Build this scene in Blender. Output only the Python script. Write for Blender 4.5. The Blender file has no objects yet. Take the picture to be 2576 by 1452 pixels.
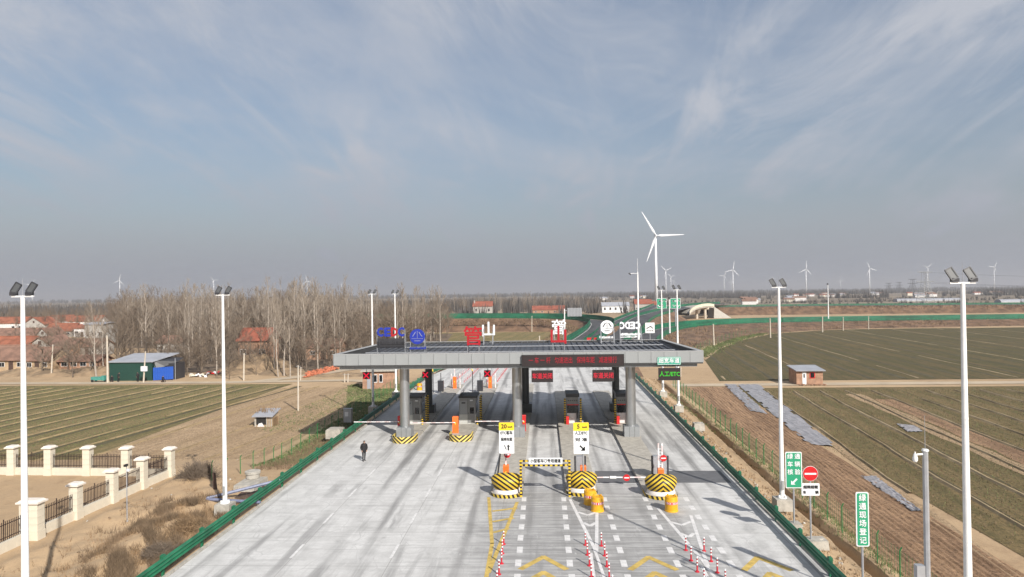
import bpy, bmesh, math, random
import numpy as np
from math import radians as R, sin, cos, pi, sqrt, atan2, floor
from mathutils import Vector, Matrix

random.seed(7)
rng = np.random.default_rng(7)
sc = bpy.context.scene
col = sc.collection

# ------------------------------------------------------------------ camera
CAMZ = 14.0
F = 1717.0                       # focal length in px of a 2576 px wide frame
th, ph, ro = R(2.6), R(0.4), R(0.8)
f0 = Vector((-sin(th) * cos(ph), cos(th) * cos(ph), sin(ph)))
r0 = Vector((cos(th), sin(th), 0))
u0 = r0.cross(f0)
cR = r0 * cos(ro) - u0 * sin(ro)
cU = r0 * sin(ro) + u0 * cos(ro)
CP = Vector((0, 0, CAMZ))
cam = bpy.data.cameras.new("camera")
cam.sensor_width = 36.0
cam.lens = F / 2576 * 36
cam.clip_start = 0.5
cam.clip_end = 30000
cam_o = bpy.data.objects.new("camera", cam)
col.objects.link(cam_o)
m = Matrix((cR, cU, -f0)).transposed().to_4x4()
m.translation = CP
cam_o.matrix_world = m
sc.camera = cam_o


def ray(px, py):
    return f0 + cR * ((px - 1288) / F) + cU * ((726 - py) / F)


def P(px, py, z=0.0):
    """point of the horizontal plane z seen at that place of the photograph"""
    d = ray(px, py)
    return CP + d * ((z - CAMZ) / d.z)


def PY(px, py, y):
    """point of the upright plane Y = y seen there"""
    d = ray(px, py)
    return CP + d * (y / d.y)


# ------------------------------------------------------------------ light
SUN = Vector((0.83, -1.3, 1.0)).normalized()       # towards the sun
sl = bpy.data.lights.new("sun", 'SUN')
sl.energy = 5.0
sl.angle = R(0.6)
sl.color = (1.0, 0.95, 0.88)
so = bpy.data.objects.new("sun", sl)
so.rotation_euler = SUN.to_track_quat('Z', 'Y').to_euler()
so.location = (0, 0, 60)
col.objects.link(so)
sc.view_settings.view_transform = 'Standard'
sc.view_settings.look = 'None'
sc.view_settings.exposure = 0.40
sc.view_settings.gamma = 1
sc.view_settings.use_curve_mapping = False
sc.cycles.volume_bounces = 1
sc.cycles.max_bounces = 6
sc.cycles.use_denoising = True

w = bpy.data.worlds.new("World")
sc.world = w
w.use_nodes = True
nt = w.node_tree
N = nt.nodes
L = nt.links
for n in list(N):
    N.remove(n)


def nd(t, **k):
    n = N.new(t)
    for a, b in k.items():
        setattr(n, a, b)
    return n


def mth(op, a, b=None, c=None, clamp=False):
    n = nd('ShaderNodeMath', operation=op)
    n.use_clamp = clamp
    for i, v in enumerate((a, b, c)):
        if v is None:
            continue
        if isinstance(v, (int, float)):
            n.inputs[i].default_value = v
        else:
            L.new(v, n.inputs[i])
    return n.outputs[0]


sky = nd('ShaderNodeTexSky', sky_type='NISHITA')
sky.sun_disc = False
sky.sun_elevation = math.asin(SUN.z)
sky.sun_rotation = math.atan2(SUN.x, SUN.y)
sky.air_density = 1.2
sky.dust_density = 2.5
sky.ozone_density = 3.0
tc = nd('ShaderNodeTexCoord')
sep = nd('ShaderNodeSeparateXYZ')
L.new(tc.outputs['Generated'], sep.inputs[0])
zc = mth('MAXIMUM', sep.outputs[2], 0.0)
den = mth('ADD', zc, 0.24)
cx = mth('DIVIDE', sep.outputs[0], den)
cy = mth('DIVIDE', sep.outputs[1], den)
cmb = nd('ShaderNodeCombineXYZ')
L.new(cx, cmb.inputs[0])
L.new(cy, cmb.inputs[1])


def cloud_layer(scale, sx, sy, rot, detail, dist, lo, hi, rough=0.6):
    mp = nd('ShaderNodeMapping')
    mp.inputs['Rotation'].default_value = (0, 0, R(rot))
    mp.inputs['Scale'].default_value = (sx, sy, 1)
    L.new(cmb.outputs[0], mp.inputs[0])
    nz = nd('ShaderNodeTexNoise')
    nz.inputs['Scale'].default_value = scale
    nz.inputs['Detail'].default_value = detail
    nz.inputs['Roughness'].default_value = rough
    nz.inputs['Distortion'].default_value = dist
    L.new(mp.outputs[0], nz.inputs['Vector'])
    mr = nd('ShaderNodeMapRange', interpolation_type='SMOOTHSTEP')
    mr.inputs['From Min'].default_value = lo
    mr.inputs['From Max'].default_value = hi
    L.new(nz.outputs[0], mr.inputs['Value'])
    return mr.outputs[0]


c1 = cloud_layer(0.42, 1.3, 1.0, -20, 6, 0.8, 0.36, 0.66)              # broad veils
c2 = cloud_layer(0.80, 2.3, 0.75, -22, 9, 1.3, 0.40, 0.70, 0.64)         # streaks
c4 = cloud_layer(1.5, 2.0, 0.7, 24, 8, 1.0, 0.46, 0.74, 0.66)         # finer streaks, other way
c3 = cloud_layer(0.6, 1.0, 1.0, 10, 3, 0.3, 0.34, 0.58)                # where the streaks are
streak = mth('MULTIPLY', mth('MAXIMUM', c2, mth('MULTIPLY', c4, 0.7)), c3)
cov = mth('ADD', mth('MULTIPLY', c1, 0.46), mth('MULTIPLY', streak, 0.72))
cov = mth('ADD', cov, 0.29)
hz = nd('ShaderNodeMapRange', interpolation_type='SMOOTHSTEP')
L.new(zc, hz.inputs['Value'])
hz.inputs['From Min'].default_value = 0.0
hz.inputs['From Max'].default_value = 0.26
hz.inputs['To Min'].default_value = 0.9
hz.inputs['To Max'].default_value = 0.0
cov = mth('MINIMUM', mth('MAXIMUM', cov, hz.outputs[0]), 0.95)
ccol = nd('ShaderNodeMix', data_type='RGBA')
L.new(hz.outputs[0], ccol.inputs['Factor'])
ccol.inputs[6].default_value = (5.15, 5.4, 6.0, 1)
ccol.inputs[7].default_value = (3.25, 3.5, 4.15, 1)
mix = nd('ShaderNodeMix', data_type='RGBA')
L.new(cov, mix.inputs['Factor'])
hs = nd('ShaderNodeHueSaturation')
hs.inputs['Saturation'].default_value = 1.12
hs.inputs['Value'].default_value = 1.0
L.new(sky.outputs[0], hs.inputs['Color'])
L.new(hs.outputs[0], mix.inputs[6])
L.new(ccol.outputs[2], mix.inputs[7])
bg = nd('ShaderNodeBackground')
bg.inputs[1].default_value = 0.077
L.new(mix.outputs[2], bg.inputs[0])
wo = nd('ShaderNodeOutputWorld')
L.new(bg.outputs[0], wo.inputs[0])

# ------------------------------------------------------------------ materials
MAT = {}


class NB:
    def __init__(s, m):
        s.nt = m.node_tree
        s.N, s.L = s.nt.nodes, s.nt.links
        s.bsdf = s.N['Principled BSDF']

    def n(s, t, **k):
        x = s.N.new(t)
        for a, b in k.items():
            setattr(x, a, b)
        return x

    def put(s, sock, v):
        if isinstance(v, (int, float)):
            sock.default_value = v
        elif isinstance(v, tuple):
            sock.default_value = v if len(v) == 4 else (*v, 1)
        else:
            s.L.new(v, sock)

    def m(s, op, a, b=0.0, clamp=False):
        x = s.n('ShaderNodeMath', operation=op)
        x.use_clamp = clamp
        s.put(x.inputs[0], a)
        s.put(x.inputs[1], b)
        return x.outputs[0]

    def pos(s, kind='Object'):
        t = s.n('ShaderNodeTexCoord')
        return t.outputs[kind]

    def xyz(s, v):
        x = s.n('ShaderNodeSeparateXYZ')
        s.L.new(v, x.inputs[0])
        return x.outputs

    def comb(s, x, y, z=0.0):
        c = s.n('ShaderNodeCombineXYZ')
        s.put(c.inputs[0], x)
        s.put(c.inputs[1], y)
        s.put(c.inputs[2], z)
        return c.outputs[0]

    def noise(s, v, scale, detail=4, rough=0.55, dist=0.0, sc3=None):
        if sc3:
            mp = s.n('ShaderNodeMapping')
            mp.inputs['Scale'].default_value = sc3
            s.L.new(v, mp.inputs[0])
            v = mp.outputs[0]
        x = s.n('ShaderNodeTexNoise')
        x.inputs['Scale'].default_value = scale
        x.inputs['Detail'].default_value = detail
        x.inputs['Roughness'].default_value = rough
        x.inputs['Distortion'].default_value = dist
        s.L.new(v, x.inputs['Vector'])
        return x.outputs[0]

    def mr(s, v, a, b, c=0.0, d=1.0, smooth=True):
        x = s.n('ShaderNodeMapRange')
        if smooth:
            x.interpolation_type = 'SMOOTHSTEP'
        s.put(x.inputs[0], v)
        for i, k in enumerate((a, b, c, d)):
            x.inputs[i + 1].default_value = k
        return x.outputs[0]

    def mix(s, f, a, b):
        x = s.n('ShaderNodeMix', data_type='RGBA')
        s.put(x.inputs[0], f)
        s.put(x.inputs[6], a)
        s.put(x.inputs[7], b)
        return x.outputs[2]

    def bump(s, h, strength=0.5, dist=0.1):
        b = s.n('ShaderNodeBump')
        b.inputs['Strength'].default_value = strength
        b.inputs['Distance'].default_value = dist
        s.L.new(h, b.inputs['Height'])
        s.L.new(b.outputs[0], s.bsdf.inputs['Normal'])


def newmat(name):
    m = bpy.data.materials.new(name)
    m.use_nodes = True
    MAT[name] = m
    return m, NB(m)


def plain(name, c, rough=0.6, metal=0.0, var=0.12, scale=3.0, bump=0.0, emit=None):
    """surface with colour mottling, a little dirt and optional relief"""
    m, b = newmat(name)
    v = b.pos()
    n1 = b.noise(v, scale, 5, 0.6)
    f = b.mr(n1, 0.3, 0.7)
    dark = tuple(max(0, x * (1 - var)) for x in c)
    lite = tuple(min(1, x * (1 + var * 0.6)) for x in c)
    cc = b.mix(f, dark, lite)
    b.put(b.bsdf.inputs['Base Color'], cc)
    b.bsdf.inputs['Roughness'].default_value = rough
    b.bsdf.inputs['Metallic'].default_value = metal
    if bump:
        b.bump(b.noise(v, scale * 4, 4), bump, 0.05)
    if emit:
        b.bsdf.inputs['Emission Color'].default_value = (*emit[:3], 1)
        b.bsdf.inputs['Emission Strength'].default_value = emit[3]
    return m


plain('white_paint', (0.74, 0.74, 0.73), 0.45, var=0.10, scale=1.1)
plain('white_steel', (0.78, 0.79, 0.80), 0.4, var=0.04)
plain('turbine_white', (0.80, 0.81, 0.82), 0.4, var=0.02, scale=.1)
plain('panel_grey', (0.265, 0.275, 0.277), 0.42, var=0.05, scale=0.6)
plain('coping_grey', (0.33, 0.33, 0.325), 0.5, var=0.08, scale=1)
plain('soffit_grey', (0.16, 0.165, 0.17), 0.5, var=0.06)
plain('seam_dark', (0.05, 0.05, 0.05), 0.6)
plain('roof_metal', (0.075, 0.078, 0.088), 0.5, 0.3, var=0.25, scale=0.8)
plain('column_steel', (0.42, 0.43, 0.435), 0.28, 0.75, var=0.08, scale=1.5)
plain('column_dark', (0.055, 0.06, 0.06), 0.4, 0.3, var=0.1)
plain('plinth_steel', (0.27, 0.28, 0.285), 0.4, 0.2, var=0.06)
plain('booth_grey', (0.20, 0.20, 0.195), 0.4, var=0.08)
plain('booth_light', (0.44, 0.44, 0.41), 0.45, var=0.06)
plain('booth_white', (0.66, 0.62, 0.60), 0.45, var=0.05)
plain('dark_glass', (0.012, 0.014, 0.016), 0.08, var=0.1)
plain('black_plastic', (0.018, 0.018, 0.018), 0.5)
plain('dark_frame', (0.035, 0.035, 0.04), 0.45, var=0.2)
plain('orange_paint', (0.80, 0.16, 0.025), 0.4, var=0.08)
plain('red_paint', (0.55, 0.02, 0.02), 0.4, var=0.1)
plain('sign_red', (0.50, 0.010, 0.014), 0.4, var=0.05)
plain('roof_sign_red', (0.36, 0.008, 0.015), 0.4, var=0.1)
plain('yellow_sign', (0.78, 0.55, 0.02), 0.45, var=0.04)
plain('sign_white', (0.68, 0.69, 0.70), 0.4, var=0.03)
plain('sign_green', (0.02, 0.27, 0.14), 0.4, var=0.05)
plain('sign_teal', (0.02, 0.30, 0.20), 0.4, var=0.05)
plain('logo_blue', (0.012, 0.03, 0.30), 0.4, var=0.1)
plain('black_ink', (0.02, 0.02, 0.02), 0.5)
plain('drum_yellow', (0.66, 0.34, 0.012), 0.4, var=0.10, scale=5)
plain('post_red', (0.50, 0.02, 0.035), 0.5, var=0.1)
plain('rail_green', (0.013, 0.135, 0.065), 0.45, var=0.40, scale=0.9)
plain('mesh_green', (0.012, 0.115, 0.062), 0.55, var=0.45, scale=0.15)
plain('fence_green', (0.02, 0.16, 0.045), 0.5, var=0.15)
plain('galvanised', (0.38, 0.39, 0.41), 0.4, 0.35, var=0.12)
plain('concrete_block', (0.38, 0.355, 0.31), 0.85, var=0.22, scale=2.5, bump=0.3)
plain('pole_concrete', (0.50, 0.44, 0.36), 0.85, var=0.15, scale=1.2)
plain('wall_cream', (0.60, 0.545, 0.44), 0.7, var=0.07, scale=1.2)
plain('cap_cream', (0.68, 0.62, 0.55), 0.7, var=0.05)
plain('iron_dark', (0.045, 0.028, 0.025), 0.5, 0.3, var=0.2)
plain('blue_frame', (0.16, 0.18, 0.27), 0.5, var=0.2)
plain('rust_wood', (0.07, 0.04, 0.03), 0.8, var=0.3)
plain('roof_orange', (0.25, 0.088, 0.048), 0.85, var=0.35, scale=0.5, bump=0.2)
plain('roof_brown', (0.21, 0.12, 0.085), 0.85, var=0.35, scale=0.5, bump=0.2)
plain('roof_red', (0.25, 0.075, 0.045), 0.8, var=0.25, scale=0.5)
plain('roof_pale', (0.31, 0.32, 0.35), 0.5, var=0.12, scale=0.6)
plain('wall_render_grey', (0.36, 0.34, 0.31), 0.85, var=0.22, scale=0.7)
plain('wall_whitewash', (0.62, 0.60, 0.58), 0.8, var=0.12, scale=0.7)
plain('wall_mud', (0.40, 0.29, 0.18), 0.9, var=0.2, scale=0.8)
plain('wall_brick', (0.34, 0.20, 0.13), 0.9, var=0.3, scale=1.5)
plain('shed_green', (0.012, 0.05, 0.038), 0.5, var=0.15)
plain('shed_blue', (0.02, 0.09, 0.42), 0.45, var=0.12)
plain('coat_black', (0.010, 0.010, 0.012), 0.8, var=0.3)
plain('skin', (0.36, 0.22, 0.16), 0.6)
plain('hair', (0.012, 0.010, 0.010), 0.7)
plain('bark_pale', (0.36, 0.31, 0.26), 0.9, var=0.25, scale=1.5)
plain('bark_brown', (0.15, 0.115, 0.085), 0.9, var=0.3, scale=1.5)
plain('twig_pale', (0.26, 0.215, 0.17), 0.9, var=0.2, scale=0.3)
plain('twig_brown', (0.17, 0.13, 0.095), 0.9, var=0.3, scale=0.3)
plain('twig_far', (0.085, 0.078, 0.072), 0.9, var=0.35, scale=0.03)
plain('dry_grass', (0.25, 0.165, 0.09), 0.95, var=0.45, scale=0.4)
plain('dry_brush', (0.195, 0.135, 0.082), 0.95, var=0.4, scale=0.5)
plain('green_grass', (0.13, 0.16, 0.06), 0.95, var=0.4, scale=0.4)
plain('teal_cart', (0.06, 0.24, 0.20), 0.5)
plain('tile_orange', (0.50, 0.17, 0.09), 0.85, var=0.3, scale=2)
plain('led_red', (0.03, 0.0, 0.0), 0.5, emit=(1.0, 0.01, 0.05, 0.62))
plain('led_pink', (0.03, 0.0, 0.0), 0.5, emit=(1.0, 0.01, 0.05, 0.36))
plain('led_green', (0.0, 0.03, 0.0), 0.5, emit=(0.08, 1.0, 0.04, 0.5))
plain('led_panel', (0.016, 0.008, 0.008), 0.7, var=0.2)
plain('lamp_glass', (0.075, 0.078, 0.08), 0.35, var=0.05)
plain('dirt_road', (0.43, 0.35, 0.25), 0.95, var=0.12, scale=0.3, bump=0.2)
plain('line_white', (0.62, 0.61, 0.60), 0.7, var=0.15, scale=3)
plain('line_yellow', (0.52, 0.37, 0.10), 0.7, var=0.28, scale=2.2)
plain('steel_plate', (0.13, 0.13, 0.135), 0.6, 0.1, var=0.12, scale=1.5)


def stripes(name, sx, sz, absx=True, period=0.26, ca=(0.68, 0.45, 0.03), cb=(0.012, 0.010, 0.010), sy=0.0):
    m, b = newmat(name)
    v = b.xyz(b.pos())
    x = v[0]
    if absx:
        x = b.m('ABSOLUTE', x)
    t = b.m('ADD', b.m('MULTIPLY', x, sx), b.m('MULTIPLY', v[2], sz))
    if sy:
        t = b.m('ADD', t, b.m('MULTIPLY', v[1], sy))
    fr = b.m('FRACT', b.m('DIVIDE', t, period))
    k = b.m('GREATER_THAN', fr, 0.5)
    n = b.noise(b.pos(), 6, 4)
    ya = b.mix(b.mr(n, .3, .7), tuple(c * .85 for c in ca), ca)
    b.put(b.bsdf.inputs['Base Color'], b.mix(k, ya, cb))
    b.bsdf.inputs['Roughness'].default_value = 0.5
    return m


stripes('chevron_up', 1.0, 1.3, period=0.40, sy=0.45)          # inverted V
stripes('chevron_down', -1.0, 1.3, period=0.46, ca=(0.72, 0.55, 0.14))       # V
stripes('diagonal_stripe', 0.85, 1.2, absx=False, period=0.38, sy=0.4)
stripes('band_vertical', 0.0, 1.0, absx=False, period=0.24)
stripes('band_across', 1.0, 0.0, absx=False, period=0.34)
stripes('kerb_stripe', 1.0, 0.35, absx=False, period=0.30, ca=(0.62, 0.44, 0.05))
stripes('post_bands', 0.0, 1.0, absx=False, period=0.17, ca=(0.75, 0.75, 0.75), cb=(0.32, 0.012, 0.02))
stripes('arm_bands', 1.0, 1.0, absx=False, period=0.9, ca=(0.8, 0.78, 0.78), cb=(0.62, 0.50, 0.49))


def concrete_mat():
    m, b = newmat('plaza_concrete')
    v = b.pos()
    x, y, z = b.xyz(v)
    n_big = b.noise(v, 0.09, 5, 0.6, 0.4)
    n_mid = b.noise(v, 0.7, 6, 0.65)
    n_fine = b.noise(v, 9.0, 4, 0.7)
    # brushed cross streaks (along x) and tyre wear (along y)
    brush = b.noise(v, 1.0, 5, 0.7, 0.15, sc3=(0.22, 3.2, 1))
    tyre = b.noise(v, 1.0, 5, 0.6, 0.35, sc3=(0.9, 0.055, 1))
    c = b.mix(b.mr(n_mid, .25, .75), (0.45, 0.445, 0.432), (0.60, 0.594, 0.58))
    wear_zone = b.m('MULTIPLY', b.mr(tyre, .46, .66), b.mr(n_big, .33, .6))
    c = b.mix(b.m('MULTIPLY', wear_zone, 0.75), c, (0.20, 0.197, 0.193))
    # darker driven lanes in front of the open booths
    lane = b.m('SUBTRACT', 1.0, b.mr(b.m('ABSOLUTE', b.m('ADD', x, -2.2)), 4.5, 8.5))
    near = b.mr(y, 62.0, 44.0)
    c = b.mix(b.m('MULTIPLY', b.m('MULTIPLY', lane, near), b.mr(brush, .30, .62, 0.2, 0.82)), c, (0.20, 0.197, 0.193))
    # wheel paths (inside every lane)
    for cxp in (-5.45, -10.9, -0.15, 5.3, 11.0):
        for off in (-0.85, 0.85):
            d = b.m('ABSOLUTE', b.m('ADD', x, -(cxp + off)))
            k = b.mr(d, 0.08, 0.42, 1.0, 0.0)
            k = b.m('MULTIPLY', k, b.mr(tyre, .34, .58, 0.2, 0.72))
            k = b.m('MULTIPLY', k, b.mr(y, 36.0, 58.0, 0.35, 1.0))
            c = b.mix(k, c, (0.15, 0.147, 0.143))
    c = b.mix(b.mr(brush, .50, .76, 0.0, 0.6), c, (0.24, 0.236, 0.23))
    # curved tyre scrubs
    vv = b.n('ShaderNodeTexVoronoi', feature='DISTANCE_TO_EDGE')
    mp = b.n('ShaderNodeMapping')
    mp.inputs['Scale'].default_value = (0.11, 0.035, 1)
    mp.inputs['Rotation'].default_value = (0, 0, 0.35)
    dn = b.n('ShaderNodeVectorMath', operation='ADD')
    b.L.new(v, mp.inputs[0])
    nzc = b.n('ShaderNodeTexNoise')
    nzc.inputs['Scale'].default_value = 0.12
    b.L.new(v, nzc.inputs['Vector'])
    b.L.new(mp.outputs[0], dn.inputs[0])
    b.L.new(nzc.outputs['Color'], dn.inputs[1])
    b.L.new(dn.outputs[0], vv.inputs['Vector'])
    c = b.mix(b.m('MULTIPLY', b.mr(vv.outputs['Distance'], 0.0, 0.018, 0.32, 0.0), b.mr(n_mid, .4, .6)), c, (0.2, 0.195, 0.19))
    # saw-cut joints: every 5 m along, at the lane edges across
    jy = b.m('ABSOLUTE', b.m('SUBTRACT', b.m('FRACT', b.m('DIVIDE', y, 5.0)), 0.5))
    k1 = b.mr(jy, 0.492, 0.4975, 0.0, 0.5)
    c = b.mix(k1, c, (0.22, 0.21, 0.20))
    jx = b.m('ABSOLUTE', b.m('SUBTRACT', b.m('FRACT', b.m('DIVIDE', b.m('ADD', x, 2.83), 5.4)), 0.5))
    k2 = b.mr(jx, 0.494, 0.498, 0.0, 0.6)
    c = b.mix(k2, c, (0.2, 0.19, 0.18))
    patch = b.noise(v, 0.33, 6, 0.72, 0.6)
    rightside = b.mr(x, -9.0, -3.0)
    c = b.mix(b.m('MULTIPLY', b.m('MULTIPLY', b.mr(patch, .50, .70, 0.0, 0.5), b.mr(y, 70.0, 52.0)), b.m('ADD', b.m('MULTIPLY', rightside, .8), .25)), c, (0.19, 0.187, 0.183))
    scuff = b.noise(v, 1.0, 6, 0.75, 1.2, sc3=(1.6, 0.5, 1))
    c = b.mix(b.mr(scuff, .58, .72, 0.0, 0.55), c, (0.26, 0.255, 0.25))
    c = b.mix(b.mr(scuff, .40, .28, 0.0, 0.5), c, (0.60, 0.595, 0.58))
    c = b.mix(b.mr(n_fine, .35, .7, 0.0, 0.12), c, (0.3, 0.29, 0.28))
    b.put(b.bsdf.inputs['Base Color'], c)
    b.bsdf.inputs['Roughness'].default_value = 0.8
    b.bump(b.m('ADD', n_fine, b.m('MULTIPLY', brush, 0.7)), 0.25, 0.02)


concrete_mat()


def asphalt_mat():
    m, b = newmat('asphalt')
    v = b.pos()
    n = b.noise(v, 0.25, 5, 0.6, 0, sc3=(1, .3, 1))
    c = b.mix(b.mr(n, .3, .7), (0.042, 0.042, 0.046), (0.08, 0.08, 0.083))
    b.put(b.bsdf.inputs['Base Color'], c)
    b.bsdf.inputs['Roughness'].default_value = 0.8


asphalt_mat()

SK = 0.12      # field rows run along (SK, 1)


def soil_mat():
    m, b = newmat('soil')
    v = b.pos()
    n1 = b.noise(v, 0.03, 6, 0.6, 0.5)
    n2 = b.noise(v, 0.5, 8, 0.72, 0.3)
    n3 = b.noise(v, 6.0, 6, 0.75)
    c = b.mix(b.mr(n1, .3, .7), (0.37, 0.255, 0.145), (0.47, 0.335, 0.20))
    c = b.mix(b.mr(n2, .48, .75, 0, .6), c, (0.225, 0.142, 0.078))
    far = b.mr(b.xyz(v)[1], 330, 700)
    farc = b.mix(b.mr(b.noise(v, 0.012, 6, 0.65, 0, sc3=(.35, 1, 1)), .4, .6), (0.12, 0.095, 0.065), (0.24, 0.19, 0.135))
    c = b.mix(far, c, farc)
    c = b.mix(b.mr(n3, .45, .75, 0, .4), c, (0.19, 0.125, 0.08))
    b.put(b.bsdf.inputs['Base Color'], c)
    b.bsdf.inputs['Roughness'].default_value = 0.95
    b.bump(b.m('ADD', n2, b.m('MULTIPLY', n3, 0.25)), 0.6, 0.14)


soil_mat()


def field_mat(name, c1, c2, cd, row=3.9, off=0.0, furrow=0.0):
    """beds parallel to (SK,1); each bed its own tone, weedy mottling inside"""
    m, b = newmat(name)
    v = b.pos()
    x, y, z = b.xyz(v)
    u = b.m('SUBTRACT', x, b.m('MULTIPLY', y, SK))
    wob = b.noise(v, 0.06, 3)
    u = b.m('ADD', u, b.m('MULTIPLY', b.m('SUBTRACT', wob, 0.5), 0.8))
    ui = b.m('FLOOR', b.m('DIVIDE', b.m('ADD', u, off), row))
    wn = b.n('ShaderNodeTexWhiteNoise', noise_dimensions='1D')
    b.L.new(ui, wn.inputs['W'])
    k = wn.outputs[0]
    c = b.mix(b.m('MULTIPLY', k, 0.9), c1, c2)
    big = b.noise(v, 0.025, 5, .6, .5)
    c = b.mix(b.mr(big, .4, .68, 0, .7), c, c2)
    fu = b.m('FRACT', b.m('DIVIDE', b.m('ADD', u, off), row))
    edge = b.m('ABSOLUTE', b.m('SUBTRACT', fu, 0.5))
    c = b.mix(b.m('MULTIPLY', b.mr(edge, .25, .48), b.mr(b.noise(v, .15, 4), .3, .6, .25, .85)), c, cd)
    along = b.noise(b.comb(u, y), 1.0, 5, .65, 0.0, sc3=(1.7, 0.11, 1))
    c = b.mix(b.mr(along, .40, .68, 0, .75), c, cd)
    clod = b.noise(v, 3.2, 6, .8)
    pat = b.noise(v, 0.11, 6, .7, 1.0)
    c = b.mix(b.mr(pat, .52, .70, 0, .6), c, tuple(min(1, q * 1.25) for q in c2))
    c = b.mix(b.mr(pat, .46, .34, 0, .45), c, cd)
    c = b.mix(b.mr(clod, .46, .64, 0, .75), c, tuple(q * .5 for q in cd))
    c = b.mix(b.mr(b.noise(v, 2.1, 6, .85), .53, .68, 0, .6), c, tuple(min(1, q * 1.5) for q in c2))
    h = b.m('ADD', clod, b.m('MULTIPLY', along, 1.2))
    if furrow:
        fr = b.m('SINE', b.m('MULTIPLY', u, 2 * pi / furrow))
        c = b.mix(b.mr(fr, -.2, .9, 0, .35), c, tuple(q * .55 for q in cd))
        h = b.m('ADD', h, b.m('MULTIPLY', fr, -0.6))
    b.put(b.bsdf.inputs['Base Color'], c)
    b.bsdf.inputs['Roughness'].default_value = 0.97
    b.bump(h, 0.9, 0.22)
    return m


field_mat('field_left_mat', (0.195, 0.15, 0.055), (0.275, 0.195, 0.09), (0.135, 0.118, 0.036))
field_mat('field_bare_mat', (0.40, 0.278, 0.16), (0.47, 0.33, 0.20), (0.33, 0.225, 0.125))
field_mat('field_right_mat', (0.150, 0.110, 0.038), (0.215, 0.148, 0.064), (0.108, 0.090, 0.028))
field_mat('field_plough_mat', (0.33, 0.20, 0.11), (0.43, 0.27, 0.155), (0.20, 0.115, 0.062))
field_mat('field_far_mat', (0.090, 0.074, 0.023), (0.14, 0.096, 0.038), (0.064, 0.060, 0.015))
plain('ridge_tan', (0.26, 0.19, 0.098), 0.95, var=0.3, scale=0.6)
plain('ridge_pale', (0.33, 0.25, 0.145), 0.95, var=0.3, scale=0.6)
plain('ridge_dark', (0.075, 0.062, 0.028), 0.95, var=0.3, scale=0.6)
plain('bank_soil', (0.25, 0.175, 0.105), 0.95, var=0.4, scale=0.5, bump=0.6)
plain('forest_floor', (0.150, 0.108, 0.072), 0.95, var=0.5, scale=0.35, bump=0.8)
plain('slope_soil', (0.155, 0.092, 0.055), 0.95, var=0.5, scale=0.25, bump=0.8)
plain('plastic_sheet', (0.285, 0.275, 0.285), 0.4, var=0.22, scale=1.2, bump=0.5)

# ------------------------------------------------------------------ mesh helpers


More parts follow.
